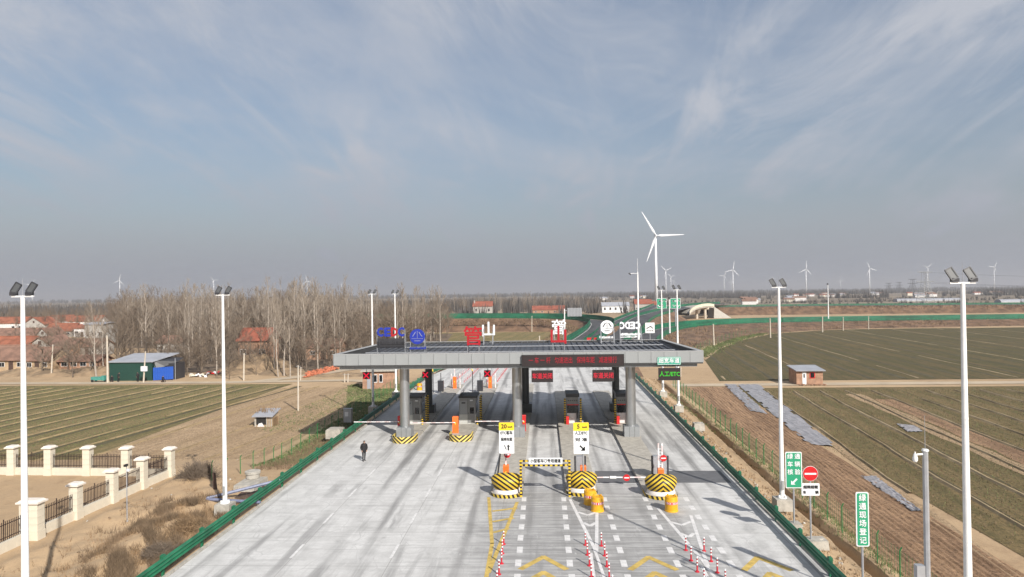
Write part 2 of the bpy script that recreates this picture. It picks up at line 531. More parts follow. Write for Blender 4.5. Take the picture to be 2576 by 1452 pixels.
class MB:
    def __init__(s):
        s.v, s.f, s.m = [], [], []

    def add(s, vs, fs, mi=0):
        o = len(s.v)
        s.v += [tuple(q) for q in vs]
        s.f += [tuple(i + o for i in f) for f in fs]
        s.m += [mi] * len(fs)
        return s

    def box(s, c, d, mi=0, M=None, taper=1.0):
        x, y, z = d[0] / 2, d[1] / 2, d[2] / 2
        vs = [Vector((a * x * (taper if e > 0 else 1), b_ * y * (taper if e > 0 else 1), e * z)) for e in (-1, 1) for a, b_ in ((-1, -1), (1, -1), (1, 1), (-1, 1))]
        if M is not None:
            vs = [M @ q for q in vs]
        c = Vector(c)
        vs = [q + c for q in vs]
        return s.add(vs, [(3, 2, 1, 0), (4, 5, 6, 7), (0, 1, 5, 4), (1, 2, 6, 5), (2, 3, 7, 6), (3, 0, 4, 7)], mi)

    def b2(s, lo, hi, mi=0):
        lo, hi = Vector(lo), Vector(hi)
        return s.box((lo + hi) / 2, hi - lo, mi)

    def tube(s, p0, p1, r0, r1=None, n=8, mi=0, caps=True):
        p0, p1 = Vector(p0), Vector(p1)
        r1 = r0 if r1 is None else r1
        d = (p1 - p0)
        if d.length < 1e-6:
            return s
        q = d.to_track_quat('Z', 'Y').to_matrix()
        vs = []
        for p, r in ((p0, r0), (p1, r1)):
            for i in range(n):
                a = 2 * pi * i / n
                vs.append(p + q @ Vector((cos(a) * r, sin(a) * r, 0)))
        fs = [(i, (i + 1) % n, n + (i + 1) % n, n + i) for i in range(n)]
        if caps:
            fs += [tuple(range(n - 1, -1, -1)), tuple(range(n, 2 * n))]
        return s.add(vs, fs, mi)

    def lathe(s, prof, n=24, a0=0.0, a1=2 * pi, mi=0, c=(0, 0, 0)):
        full = abs(a1 - a0 - 2 * pi) < 1e-6
        k = n if full else n + 1
        vs = []
        for r, z in prof:
            for i in range(k):
                a = a0 + (a1 - a0) * i / n
                vs.append((c[0] + r * cos(a), c[1] + r * sin(a), c[2] + z))
        fs = []
        for j in range(len(prof) - 1):
            for i in range(n):
                i2 = (i + 1) % k
                fs.append((j * k + i, j * k + i2, (j + 1) * k + i2, (j + 1) * k + i))
        s.add(vs, fs, mi)
        if prof[-1][0] > 1e-4:
            o = len(prof) - 1
            s.add([vs[o * k + i] for i in range(k)], [tuple(range(k))], mi)
        return s

    def prism(s, pts, z0, z1, mi=0):
        """pts counter-clockwise from above"""
        n = len(pts)
        vs = [(x, y, z0) for x, y in pts] + [(x, y, z1) for x, y in pts]
        fs = [tuple(range(n - 1, -1, -1)), tuple(range(n, 2 * n))] + [(i, (i + 1) % n, n + (i + 1) % n, n + i) for i in range(n)]
        return s.add(vs, fs, mi)

    def quad(s, a, b, c, d, mi=0):
        return s.add([a, b, c, d], [(0, 1, 2, 3)], mi)

    def mesh(s, name, mats, smooth=False):
        me = bpy.data.meshes.new(name)
        me.from_pydata(s.v, [], s.f)
        if not isinstance(mats, (list, tuple)):
            mats = [mats]
        for k in mats:
            me.materials.append(MAT[k])
        if len(mats) > 1:
            me.polygons.foreach_set('material_index', s.m)
        if smooth:
            me.polygons.foreach_set('use_smooth', [True] * len(me.polygons))
        me.update()
        return me

    def build(s, name, mats, parent=None, smooth=False, loc=(0, 0, 0), rot=(0, 0, 0)):
        me = s.mesh(name, mats, smooth)
        if smooth == 'auto':
            pass
        return put(name, me, parent, loc, rot)


def put(name, me, parent=None, loc=(0, 0, 0), rot=(0, 0, 0)):
    o = bpy.data.objects.new(name, me)
    col.objects.link(o)
    o.parent = parent
    o.location = loc
    o.rotation_euler = rot
    return o


def smooth_by_angle(o, ang=40):
    me = o.data
    bm = bmesh.new()
    bm.from_mesh(me)
    for f in bm.faces:
        f.smooth = True
    for e in bm.edges:
        if len(e.link_faces) == 2 and e.calc_face_angle(0) > R(ang):
            e.smooth = False
    bm.to_mesh(me)
    bm.free()
    return o


def tag(o, label, cat, group=None):
    o['label'] = label
    o['category'] = cat
    if group:
        o['group'] = group
    return o


def thing(name, label, cat, loc=(0, 0, 0), rz=0.0, group=None):
    o = bpy.data.objects.new(name, None)
    o.empty_display_size = 0.3
    col.objects.link(o)
    o.location = loc
    o.rotation_euler = (0, 0, rz)
    return tag(o, label, cat, group)


def struct(o):
    o['kind'] = 'structure'
    return o


def stuff(o):
    o['kind'] = 'stuff'
    return o


KIDS = {}


def dup(root, loc, rz=None, label=None, scale=None, group=None, parent=None):
    r = root.copy()
    col.objects.link(r)
    r.location = loc
    if rz is not None:
        r.rotation_euler = (0, 0, rz)
    if scale:
        r.scale = scale if isinstance(scale, tuple) else (scale,) * 3
    if label:
        r['label'] = label
    if group:
        r['group'] = group
    if root.name not in KIDS:
        KIDS[root.name] = [(c, list(c.children)) for c in root.children]
    for ch, gs in KIDS[root.name]:
        c = ch.copy()
        col.objects.link(c)
        c.parent = r
        for g in gs:
            d = g.copy()
            col.objects.link(d)
            d.parent = c
    return r


_tcache = {}


def text_mesh(s, size, mat, bold=0.0, extrude=0.01, align='CENTER', sx=1.0, lines=None):
    key = (s, size, mat, bold, extrude, align, sx)
    if key in _tcache:
        return _tcache[key]
    cu = bpy.data.curves.new('lettering', 'FONT')
    cu.body = s
    cu.size = size
    cu.align_x = align
    cu.align_y = 'CENTER'
    cu.extrude = extrude
    cu.space_character = sx
    cu.resolution_u = 2
    o = bpy.data.objects.new('lettering_tmp', cu)
    col.objects.link(o)
    dg = bpy.context.evaluated_depsgraph_get()
    me = bpy.data.meshes.new_from_object(o.evaluated_get(dg))
    me.name = 'lettering'
    bpy.data.objects.remove(o)
    if bold:
        n0 = len(me.vertices)
        co = np.empty(n0 * 3, np.float32)
        me.vertices.foreach_get('co', co)
        co = co.reshape(-1, 3)
        fc = [list(p.vertices) for p in me.polygons]
        vv_, ff_ = [], []
        for k_, (dx_, dy_) in enumerate(((0, 0), (bold, 0), (-bold, 0), (0, bold), (0, -bold))):
            q_ = co + np.array([dx_, dy_, .0017 * k_], np.float32)
            vv_ += [tuple(map(float, r_)) for r_ in q_]
            ff_ += [[i_ + n0 * k_ for i_ in f_] for f_ in fc]
        me = bpy.data.meshes.new('lettering')
        me.from_pydata(vv_, [], ff_)
    me.materials.clear()
    me.materials.append(MAT[mat])
    _tcache[key] = me
    return me


def text(s, size, mat, parent, loc, bold=0.0, rot=(pi / 2, 0, 0), extrude=0.006, name='lettering', width=None, sx=1.0):
    me = text_mesh(s, size, mat, bold, extrude, 'CENTER', sx)
    o = put(name, me, parent, loc, rot)
    if width:
        xs = [q.co.x for q in me.vertices]
        if xs:
            o.scale.x = width / (max(xs) - min(xs))
    return o


def rounded(w, h, r, n=5):
    pts = []
    for cx_, cy_, a in ((w / 2 - r, h / 2 - r, 0), (-w / 2 + r, h / 2 - r, 90), (-w / 2 + r, -h / 2 + r, 180), (w / 2 - r, -h / 2 + r, 270)):
        for i in range(n + 1):
            t = R(a + 90 * i / n)
            pts.append((cx_ + r * cos(t), cy_ + r * sin(t)))
    return pts


def plate(w, h, r, t, mi=0, mb=None, y=0.0, z=0.0, x=0.0):
    """upright rounded plate facing -Y, front face at y - t/2"""
    mb = mb or MB()
    pts = rounded(w, h, r)
    n = len(pts)
    vs = [(x + a, y - t / 2, z + b_) for a, b_ in pts] + [(x + a, y + t / 2, z + b_) for a, b_ in pts]
    fs = [tuple(range(n)), tuple(range(2 * n - 1, n - 1, -1))] + [((i + 1) % n, i, n + i, n + (i + 1) % n) for i in range(n)]
    mb.add(vs, fs, mi)
    return mb


def disc(r, t, n=28, y=0.0, z=0.0, x=0.0, mi=0, mb=None):
    mb = mb or MB()
    mb.tube((x, y + t / 2, z), (x, y - t / 2, z), r, r, n, mi)
    return mb

# ================================================================== SETTING
def sstep(a, b, x):
    t = np.clip((x - a) / (b - a), 0, 1)
    return t * t * (3 - 2 * t)


def vnoise(x, y, s, seed=0):
    r_ = np.random.default_rng(seed)
    o = 0
    for k in range(7):
        a = r_.uniform(0, 2 * pi)
        f = s * r_.uniform(.6, 1.9)
        o = o + np.sin((x * cos(a) + y * sin(a)) * f + r_.uniform(0, 6.3) + 1.3 * np.sin((y * cos(a) - x * sin(a)) * f * .7 + k))
    return o / 7


XL, XR = -19.2, 14.0      # edges of the paved plaza


def ground_h(x, y):
    x = np.asarray(x, float)
    y = np.asarray(y, float)
    h = np.full(np.broadcast(x, y).shape, -1.3)
    near = 1 - sstep(56, 64, y)                       # raised made ground near the stone wall
    left = 1 - sstep(-26.5, -23, x)
    lowl = -1.3 + 0.75 * near * (1 - sstep(-16, -12, x))
    yard = near * (1 - sstep(-31.6, -30.8, x)) * 1.0
    h = np.where(x < -19, lowl, h)
    mound = near * sstep(-30.6, -28.0, x) * (1 - sstep(-23.6, -21.4, x)) * sstep(20, 30, y) * (1 - sstep(50, 58, y))
    h = h + mound * (0.5 + 0.55 * vnoise(x, y, 0.7, 3) + 0.22 * vnoise(x, y, 2.2, 4))
    h = h + yard * 0.06 * vnoise(x, y, 1.1, 5)
    # shoulders of the plaza
    along = 1 - sstep(122, 132, y)
    ls = sstep(-24.0, -19.7, x) * (1 - sstep(-10, -5, x)) * along
    h = np.where(x < 0, h + (-0.30 - h) * ls, h)
    x = np.where((x > 5) & (y < 122), x - .026 * np.clip(y - 40, 0, 80), x)
    rs = (1 - sstep(14.3, 16.4, x)) * along
    rr = np.where(x > 0, -0.85 + (-0.28 + 0.85) * rs, h)
    tr = sstep(17.9, 19.0, x)
    rr = rr * (1 - tr) - 1.3 * tr
    rr = rr - 0.75 * sstep(16.75, 16.95, x) * (1 - sstep(17.4, 17.6, x))
    rough = (x > 14.5) & (x < 19)
    rr = rr + np.where(rough, 0.07 * vnoise(x, y, 2.2, 8) + 0.04 * vnoise(x, y, 6, 9), 0)
    h = np.where((x > 0) & (y < 122), rr, h)
    k = sstep(114, 122, y)
    h = np.where((x > 0) & (y < 122), h * (1 - k) - 1.3 * k, h)
    inside = (x > -19.5) & (x < 13.9) & (y < 124)
    h = np.where(inside, -0.40, h)
    return h


def gh(x, y):
    return float(ground_h(np.array([x]), np.array([y]))[0])


def axis(lo, hi, fine_lo, fine_hi, step, ratio=1.35):
    a = list(np.arange(fine_lo, fine_hi + 1e-6, step))
    d = step
    p = fine_hi
    while p < hi:
        d *= ratio
        p += d
        a.append(min(p, hi))
    d = step
    p = fine_lo
    while p > lo:
        d *= ratio
        p -= d
        a.insert(0, max(p, lo))
    return np.unique(np.array(a))


gx = axis(-14000, 14000, -46, 26, 0.3)
gx = np.unique(np.concatenate([gx, np.arange(16.5, 20.2, .1)]))
gy = axis(-400, 16000, 20, 134, 0.45)
GX, GY = np.meshgrid(gx, gy)
GZ = ground_h(GX, GY)
nx, ny = len(gx), len(gy)
vs = np.stack([GX.ravel(), GY.ravel(), GZ.ravel()], 1)
idx = np.arange(nx * ny).reshape(ny, nx)
fs = np.stack([idx[:-1, :-1].ravel(), idx[:-1, 1:].ravel(), idx[1:, 1:].ravel(), idx[1:, :-1].ravel()], 1)


def np_mesh(name, v, f, mat, smooth=False):
    me = bpy.data.meshes.new(name)
    k = f.shape[1]
    me.vertices.add(len(v))
    me.vertices.foreach_set('co', np.asarray(v, np.float32).ravel())
    me.loops.add(len(f) * k)
    me.loops.foreach_set('vertex_index', f.astype(np.int32).ravel())
    me.polygons.add(len(f))
    me.polygons.foreach_set('loop_start', np.arange(0, len(f) * k, k, dtype=np.int32))
    me.polygons.foreach_set('loop_total', np.full(len(f), k, dtype=np.int32))
    if smooth:
        me.polygons.foreach_set('use_smooth', [True] * len(f))
    me.materials.append(MAT[mat])
    me.update(calc_edges=True)
    me.validate()
    return me


struct(put('ground', np_mesh('ground', vs, fs, 'soil', True)))


# ---- field sheets (just above the flat ground at -1.3)
def sheet(name, pts, z, mat):
    mb = MB()
    mb.add([(x, y, z) for x, y in pts], [tuple(range(len(pts)))])
    return struct(mb.build(name, mat))


def rowx(u, y):
    return u + SK * y


sheet('field', [(-420, 62.0), (rowx(-51.5, 62), 62.0), (rowx(-57.5, 112), 112), (rowx(-58, 117.5), 117.5), (-420, 119)], -1.275, 'field_left_mat')
sheet('field', [(rowx(-51.5, 62), 62.0), (-27, 62.0), (-25.6, 90), (-27, 113), (rowx(-57.5, 112), 112)], -1.275, 'field_bare_mat')
sheet('field', [(26.6, 30), (90, 22), (700, 22), (700, 107), (28.9, 108)], -1.275, 'field_right_mat')
upper = [P(1762, 897, -1.27), P(1800, 880, -1.27), P(1860, 858, -1.27), P(1940, 840, -1.27), P(2100, 829, -1.27)]
sheet('field', [(29.5, 116.5), (700, 116.5), (700, 262)] + [(p.x, p.y) for p in reversed(upper)] + [(35, 150)], -1.275, 'field_far_mat')
sheet('field', [(-90, 215), (-26, 205), (6, 226), (4, 268), (-90, 272)], -1.275, 'field_left_mat')

# low earth banks between the beds and thin dark furrows beside them: real ridges
def ridges(name, us, y0, y1, x_ok, wid, hgt, mat, step=4.0, amp=0.12):
    V_, F_ = [], []
    for u in us:
        ys = np.arange(y0, y1 + .1, step)
        k0 = None
        ph_ = random.uniform(0, 6)
        for i, y in enumerate(ys):
            x = rowx(u, y) + amp * sin(y * .21 + ph_) + amp * .5 * sin(y * .7 + ph_ * 2)
            if not x_ok(x, y):
                k0 = None
                continue
            ww = wid * (0.5 + .9 * random.random())
            if random.random() < .012:
                k0 = None
                continue
            o = len(V_)
            V_ += [(x - ww / 2, y, -1.285), (x - ww * .12, y, -1.275 + hgt), (x + ww * .2, y, -1.275 + hgt * .9), (x + ww / 2, y, -1.285)]
            if k0 is not None:
                for j in range(3):
                    F_.append((k0 + j, k0 + j + 1, o + j + 1, o + j))
            k0 = o
    me = bpy.data.meshes.new(name)
    me.from_pydata(V_, [], F_)
    me.materials.append(MAT[mat])
    return stuff(put(name, me))


us_l = [-51.5 - 3.9 * k + random.uniform(-.7, .7) for k in range(0, 60)]
ridges('field_ridges', us_l, 62, 117, lambda x, y: x > -300 and x < -27, 0.36, 0.10, 'ridge_tan')
ridges('field_furrows', [u + 0.65 for u in us_l[1:]], 62, 117, lambda x, y: x > -300, 0.85, 0.03, 'ridge_dark')
ridges('field_ridges', [-44.5, -39.5, -36.0], 62, 108, lambda x, y: x < -27, 0.3, 0.07, 'ridge_tan')
us_r = [20.7 + 3.9 * k for k in range(0, 60)]
ridges('field_ridges', us_r, 24, 107, lambda x, y: x > 26.8 and x < 260, 0.44, 0.15, 'ridge_pale')
ridges('field_furrows', [u + 0.45 for u in us_r[1:]], 24, 107, lambda x, y: x > 27.5 and x < 260, 0.2, 0.02, 'ridge_dark')


def up_ok(x, y):
    xb = np.interp(y, [116, 150, 165, 200, 240, 262], [30, 36, 39, 58, 84, 115])
    return x > xb and x < 330


us_u = [14.0 + 5.4 * k for k in range(0, 62)]
ridges('field_furrows', us_u, 118, 262, up_ok, 1.0, 0.05, 'ridge_dark', 5)
ridges('field_ridges', [u + 2.6 for u in us_u[::3]], 118, 262, up_ok, 0.4, 0.06, 'ridge_pale', 5)

# ploughed strip with furrows as relief
pyy = np.arange(24, 110, 1.2)
ncol = 91
tt = np.linspace(0, 1, ncol)
PX_, PY_ = [], []
xa = 18.7 + .035 * np.clip(pyy - 40, 0, 80)
xb = 22.0 + SK * 0.45 * pyy + 1.2
U = xa[:, None] + (xb - xa)[:, None] * tt[None, :]
Yg = pyy[:, None] + 0 * U
wv = 0.18 * np.sin(Yg * .13 + U * .4) + .10 * np.sin(Yg * .37 + 1.0)
Zg = -1.27 + 0.055 * (1 + np.sin((U - 0.045 * Yg + wv) * 2 * pi / 0.42)) * (0.6 + 0.4 * np.sin(Yg * .9 + U * 3))
Zg[:, 0] = -1.34
Zg[:, -1] = -1.34
id2 = np.arange(U.size).reshape(U.shape)
pf = np.stack([id2[:-1, :-1].ravel(), id2[:-1, 1:].ravel(), id2[1:, 1:].ravel(), id2[1:, :-1].ravel()], 1)
struct(put('field', np_mesh('ploughed', np.stack([U.ravel(), Yg.ravel(), Zg.ravel()], 1), pf, 'field_plough_mat')))

# brown fallow strips inside the right field
def band(name, u0, u1, y0, y1, z, mat, jag=0.3):
    ys = np.arange(y0, y1 + .1, 3.0)
    a = [(rowx(u0, y) + random.uniform(-jag, jag), y) for y in ys]
    b_ = [(rowx(u1, y) + random.uniform(-jag, jag), y) for y in ys]
    mb = MB()
    n = len(ys)
    mb.add([(x, y, z) for x, y in a + b_], [(i, n + i, n + i + 1, i + 1) for i in range(n - 1)])
    return struct(mb.build(name, mat))


band('field', 31.6, 33.6, 26, 101, -1.262, 'field_bare_mat')
band('field', 33.8, 36.6, 42, 98, -1.258, 'field_plough_mat')
band('field', 19.6, 20.5, 26, 78, -1.262, 'field_bare_mat', 0.15)

# grey plastic mulch sheets lying on the soil (crinkled)
def z4(p):
    return ((2000 + p[0] / 3.227) / 1.174, (900 + p[1] / 3.227) / 1.174)


def zA(p):
    return ((2250 + p[0] / 3.1986) / 1.174, (1250 + p[1] / 3.1986) / 1.174)


def crinkle(pts, z, n=34):
    """a quad a-b-c-d filled with a crinkled torn-edged sheet"""
    a, b_, c, d = [Vector((p[0], p[1], 0)) for p in pts]
    V_, idm = [], {}
    for i in range(n + 1):
        for j in range(9):
            t, s_ = i / n, j / 8
            e = 0.25 * sin(i * 1.7) + .2 * sin(i * .6 + 1)
            s2 = min(1, max(0, s_)) + (0.04 * e if j in (0, 8) else 0)
            p = (a.lerp(b_, s2)).lerp(d.lerp(c, s2), t)
            idm[i, j] = len(V_)
            V_.append((p.x, p.y, z + 0.10 * random.random() + (0 if 0 < j < 8 else -0.02)))
    F_ = [(idm[i, j], idm[i, j + 1], idm[i + 1, j + 1], idm[i + 1, j]) for i in range(n) for j in range(8) if random.random() > (0.22 if j in (0, 7) else 0.0)]
    me = bpy.data.meshes.new('sheet')
    me.from_pydata(V_, [], F_)
    me.materials.append(MAT['plastic_sheet'])
    return me


ps = []
for lab, q in (('grey plastic mulch sheet on the ploughed strip, narrow piece nearest the country road', [z4(k) for k in ((450, 760), (560, 760), (860, 1040), (700, 1010))]),
               ('long wide grey plastic mulch sheet stretching down beside the ploughed strip', [z4(k) for k in ((575, 760), (780, 760), (1520, 1350), (1250, 1330))]),
               ('thin torn grey plastic mulch sheet lying further down beside the furrows', [zA(k) for k in ((930, 500), (1080, 500), (1510, 830), (1420, 830))]),
               ('small bluish plastic sheet heaped between two right hand field beds', [zA(k) for k in ((1270, 5), (1440, 20), (1530, 80), (1380, 80))])):
    w3 = [P(x, y, -1.2) for x, y in q]
    o = put('plastic_sheet', crinkle([(p.x, p.y) for p in w3], -1.22))
    tag(o, lab, 'plastic sheet', 'plastic sheets on the field')

# ---- country roads and tracks
def strip(name, pts, wid, z, mat, jag=0.0, kind='structure'):
    pts = [Vector((p[0], p[1], 0)) for p in pts]
    dense = []
    for i in range(len(pts) - 1):
        k = max(2, int((pts[i + 1] - pts[i]).length / 6))
        for j in range(k):
            dense.append(pts[i].lerp(pts[i + 1], j / k))
    dense.append(pts[-1])
    n = len(dense)
    V_ = []
    for i, p in enumerate(dense):
        t = (dense[min(i + 1, n - 1)] - dense[max(i - 1, 0)]).normalized()
        q = Vector((-t.y, t.x, 0))
        zz = z(i / (n - 1)) if callable(z) else z
        w1 = wid / 2 + random.uniform(-jag, jag)
        w2 = wid / 2 + random.uniform(-jag, jag)
        V_ += [(p + q * w1 + Vector((0, 0, zz)))[:], (p - q * w2 + Vector((0, 0, zz)))[:]]
    mb = MB()
    mb.add(V_, [(2 * i, 2 * i + 1, 2 * i + 3, 2 * i + 2) for i in range(n - 1)])
    o = mb.build(name, mat)
    o['kind'] = kind
    return o


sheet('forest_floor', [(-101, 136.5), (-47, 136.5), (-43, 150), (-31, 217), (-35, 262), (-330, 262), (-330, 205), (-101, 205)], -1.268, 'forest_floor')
strip('country_road', [(rowx(17, 111.5) - 12, 111.6), (60, 111.9), (160, 111.3), (700, 108)], 3.0, -1.235, 'dirt_road', 0.12)
strip('country_road', [(-450, 122.8), (-120, 121.8), (-60, 120), (-36, 121.5), (-27.5, 119)], 2.7, -1.235, 'dirt_road', 0.12)
strip('country_road', [(-52, 120.5), (-46, 128), (-38, 144), (-31, 160), (-24, 190)], 3.4, -1.228, 'dirt_road', 0.15)
strip('dirt_track', [(P(x, y, -1.3).x, P(x, y, -1.3).y) for x, y in ((1748, 905), (1790, 876), (1840, 857), (1900, 842), (2010, 832), (2140, 828), (2400, 824))], 5.0, -1.25, 'field_bare_mat', 0.3)

# ---- the paved toll plaza
PLY = [(-30, XL, XR - .5), (40, XL, XR), (118, XL - .3, XR + .75), (150, -15, 17), (190, -1.5, 30)]
mb = MB()
vv = []
for y, a, b_ in PLY:
    zt = 0.0
    vv += [(a, y, zt), (b_, y, zt), (a, y, -0.35), (b_, y, -0.35)]
mb.add(vv, [f for i in range(4) for f in ((4 * i, 4 * i + 1, 4 * i + 5, 4 * i + 4), (4 * i + 2, 4 * i, 4 * i + 4, 4 * i + 6), (4 * i + 1, 4 * i + 3, 4 * i + 7, 4 * i + 5))])
# skirts that carry the far end down to the fields
plaza = struct(mb.build('toll_plaza', 'plaza_concrete'))
mb = MB()
mb.quad((XL - .3, 118, -.02), (XL - 2.6, 118, -1.32), (-19, 190, -1.32), (-15, 150, -.02))
mb.quad((-15, 150, -.02), (-19, 190, -1.32), (-5, 192, -1.32), (-1.5, 190, -.02))
mb.quad((XR + .4, 118, -.02), (17, 150, -.02), (20, 150, -1.32), (XR + 3.4, 118, -1.32))
mb.quad((17, 150, -.02), (30, 190, -.02), (33.5, 190, -1.32), (20, 150, -1.32))
struct(mb.build('embankment', 'slope_soil'))


for xs_ in ((XL, XL + .16, -.3), (XR - .16, XR, .75)):
    for k_ in range(24):
        y0_ = 22 + 4.0 * k_
        sh_ = xs_[2] * max(0, (y0_ - 40)) / 78
        MB().b2((xs_[0] + sh_, y0_ + .02, -.02), (xs_[1] + sh_, y0_ + 3.98, .11)).build('kerb', 'concrete_block', plaza)


def mark(pts, name='lane_marking', mat='line_white', z=0.006):
    """a painted patch on the plaza; pts in metres"""
    mb = MB()
    mb.add([(x, y, z) for x, y in pts], [tuple(range(len(pts)))])
    return mb.build(name, mat, plaza)


me_dash = MB().add([(-.16, -.45, .006), (.16, -.45, .006), (.16, .45, .006), (-.16, .45, .006)], [(0, 1, 2, 3)]).mesh('lane_dash', 'line_white')
for x in (-1.48, 1.2, 3.97, 6.68, 9.4):
    for k in range(10):
        put('lane_dash', me_dash, plaza, (x + random.uniform(-.02, .02), 46.4 - 1.82 * k, 0), (0, 0, random.uniform(-.02, .02)))
me_long = MB().add([(-.08, -1.0, .006), (.08, -1.0, .006), (.08, 1.0, .006), (-.08, 1.0, .006)], [(0, 1, 2, 3)]).mesh('lane_line', 'line_white')
for x in (-13.7, -8.3):
    for k in range(6):
        put('lane_line', me_long, plaza, (x, 53.4 - 5.45 * k, 0))
for y in (118, 124, 130, 136, 142):
    for x in (2.5, 8.0):
        put('lane_line', me_long, plaza, (x + (y - 118) * .12, y, 0))


def lineseg(p, q, wid, mat='line_white', z=0.010, name='lane_marking'):
    p, q = Vector(p), Vector(q)
    d = (q - p).normalized()
    n = Vector((-d.y, d.x)) * wid / 2
    return mark([(p - n)[:], (q - n)[:], (q + n)[:], (p + n)[:]][::-1], name, mat, z)


# hatched yellow taper in front of the third island
lineseg((-3.93, 46.9), (-3.05, 38.2), 0.22, 'line_yellow', .007)
lineseg((-3.05, 38.3), (-2.97, 31), 0.22, 'line_yellow', .007)
lineseg((-1.93, 45.8), (-2.93, 34.2), 0.22, 'line_yellow', .011)
for y, w0 in ((44.2, .75), (42.2, .6), (40.3, .42)):
    lineseg((-3.62 + (46 - y) * .09, y - .35), (-3.62 + (46 - y) * .09 + w0 * 2.1, y + .35), 0.26, 'line_yellow', .015)
# white tapers of the two entry islands
for x0, x1, xm, ya, yb in ((1.62, 3.32, 2.62, 46.4, 33.0), (7.2, 9.0, 8.1, 44.6, 35.0)):
    lineseg((x0, ya), (xm - .05, ya - 8.5), 0.2, z=.007)
    lineseg((x1, ya - 1.5), (xm + .05, ya - 9.5), 0.2, z=.011)
    lineseg((xm - .05, ya - 8.5), (xm + .25, ya - 14), 0.16, z=.007)
    lineseg((xm - .25, ya - 9.5), (xm - .35, ya - 14), 0.16, z=.011)
    for y in (ya - 3.0, ya - 5.0):
        h = (x1 - x0) * (.36 if y > ya - 4 else .22)
        lineseg((xm - h, y + .3), (xm + .02, y - .35), 0.24, z=.015)
        lineseg((xm + h, y + .3), (xm - .02, y - .35), 0.24, z=.019)
# big yellow arrows across the lanes
for cx_ in (-0.18, 5.35, 11.0):
    for y in (36.4, 34.4):
        lineseg((cx_ + .06, y), (cx_ - 1.18, y - 1.75), 0.34, 'line_yellow', .007)
        lineseg((cx_ - .06, y), (cx_ + 1.18, y - 1.75), 0.34, 'line_yellow', .011)
# stop lines and edge line
lineseg((9.2, 88.5), (13.9, 88.5), 0.3)
# steel weighing platforms let into the entry lanes
for a, b_ in ((3.85, 6.75), (9.2, 13.5)):
    o = MB().b2((a, 50.4, -.02), (b_, 53.7, .012)).build('weighing_platform', 'steel_plate')
    tag(o, 'dark grey weighing platform let into the lane ' + ('between the two white entry islands' if a < 5 else 'right of the last island'), 'weighbridge', 'weighing platforms')

# ---- ribbons: ramps, their embankments and rails
def smooth_path(pts, step=4.0):
    out = []
    P_ = [Vector(p) for p in pts]
    P_ = [P_[0] * 2 - P_[1]] + P_ + [P_[-1] * 2 - P_[-2]]
    for i in range(1, len(P_) - 2):
        k = max(2, int((P_[i + 1] - P_[i]).length / step))
        for j in range(k):
            t = j / k
            a, b_, c, d = P_[i - 1:i + 3]
            out.append(0.5 * ((2 * b_) + (c - a) * t + (2 * a - 5 * b_ + 4 * c - d) * t * t + (3 * b_ - a - 3 * c + d) * t ** 3))
    out.append(P_[-2])
    return out


def side(path, off, dz=0.0):
    out = []
    n = len(path)
    for i, p in enumerate(path):
        t = (path[min(i + 1, n - 1)] - path[max(i - 1, 0)])
        t.z = 0
        t.normalize()
        out.append(p + Vector((t.y, -t.x, 0)) * off + Vector((0, 0, dz)))
    return out


def loft(name, A, B, mat, kind='structure', parent=None):
    mb = MB()
    n = len(A)
    mb.add([p[:] for p in A + B], [(i, n + i, n + i + 1, i + 1) for i in range(n - 1)])
    o = mb.build(name, mat, parent)
    if kind:
        o['kind'] = kind
    return o


RAILS = []
_rc = [0]


def ramp(pts, wid, label_l=None, label_r=None, slope_l=True, slope_r=True, base=-1.32, screen=1.0, zoff=0.0):
    path = smooth_path(pts)
    path = [p + Vector((0, 0, zoff)) for p in path]
    o = loft('road', side(path, -wid / 2), side(path, wid / 2), 'asphalt')
    for off in (-wid / 2 + .5, wid / 2 - .6):
        loft('edge_line', side(path, off, .03), side(path, off + .18, .03), 'line_white', None, o)
    for s_, on in ((-1, slope_l), (1, slope_r)):
        if on:
            e = side(path, s_ * (wid / 2), 0.0)
            toe = []
            for p, q in zip(e, side(path, s_ * (wid / 2 + 1.0))):
                d = (q - p)
                run = max(.3, (p.z - base) * 1.6)
                qq = p + d * (1 + run)
                qq.z = base
                toe.append(qq)
            mid = [p.lerp(t, .5) + Vector((0, 0, .18 * random.uniform(-1, 1))) for p, t in zip(e, toe)]
            a = (e, mid) if s_ > 0 else (mid, e)
            loft('embankment', *a, 'slope_soil')
            a = (mid, toe) if s_ > 0 else (toe, mid)
            loft('embankment', *a, 'slope_soil')
    for s_, lab in ((-1, label_l), (1, label_r)):
        if lab:
            far_rail(side(path, s_ * (wid / 2 - .1)), lab, screen)
    return path


def far_rail(path, lab, screen):
    """green guard rail too far off to see its bolts: beam and joined posts"""
    t = thing('guardrail', lab, 'guardrail', path[0][:], 0, 'green guardrails')
    q = [p - path[0] for p in path]
    n = len(q)
    mb = MB()
    for z0, z1, dy in ((0.42, 0.62, 0.0), (0.62, 0.82, .05)):
        V_ = []
        for p in q:
            V_ += [(p.x, p.y, p.z + z0), (p.x, p.y, p.z + z1)]
        mb.add(V_, [(2 * i, 2 * i + 2, 2 * i + 3, 2 * i + 1) for i in range(n - 1)])
    mb.build('rail_beam', 'rail_green', t)
    if screen > 0.9:
        mb = MB()
        V_ = []
        for p in q:
            V_ += [(p.x, p.y + .06, p.z + .05), (p.x, p.y + .06, p.z + screen)]
        mb.add(V_, [(2 * i, 2 * i + 2, 2 * i + 3, 2 * i + 1) for i in range(n - 1)])
        mb.build('mesh_screen', 'mesh_green', t)
    mb = MB()
    for p in q[::1]:
        mb.box((p.x, p.y + .1, p.z + .5), (.14, .14, 1.0 + .1))
    stuff(mb.build('posts', 'rail_green', t))


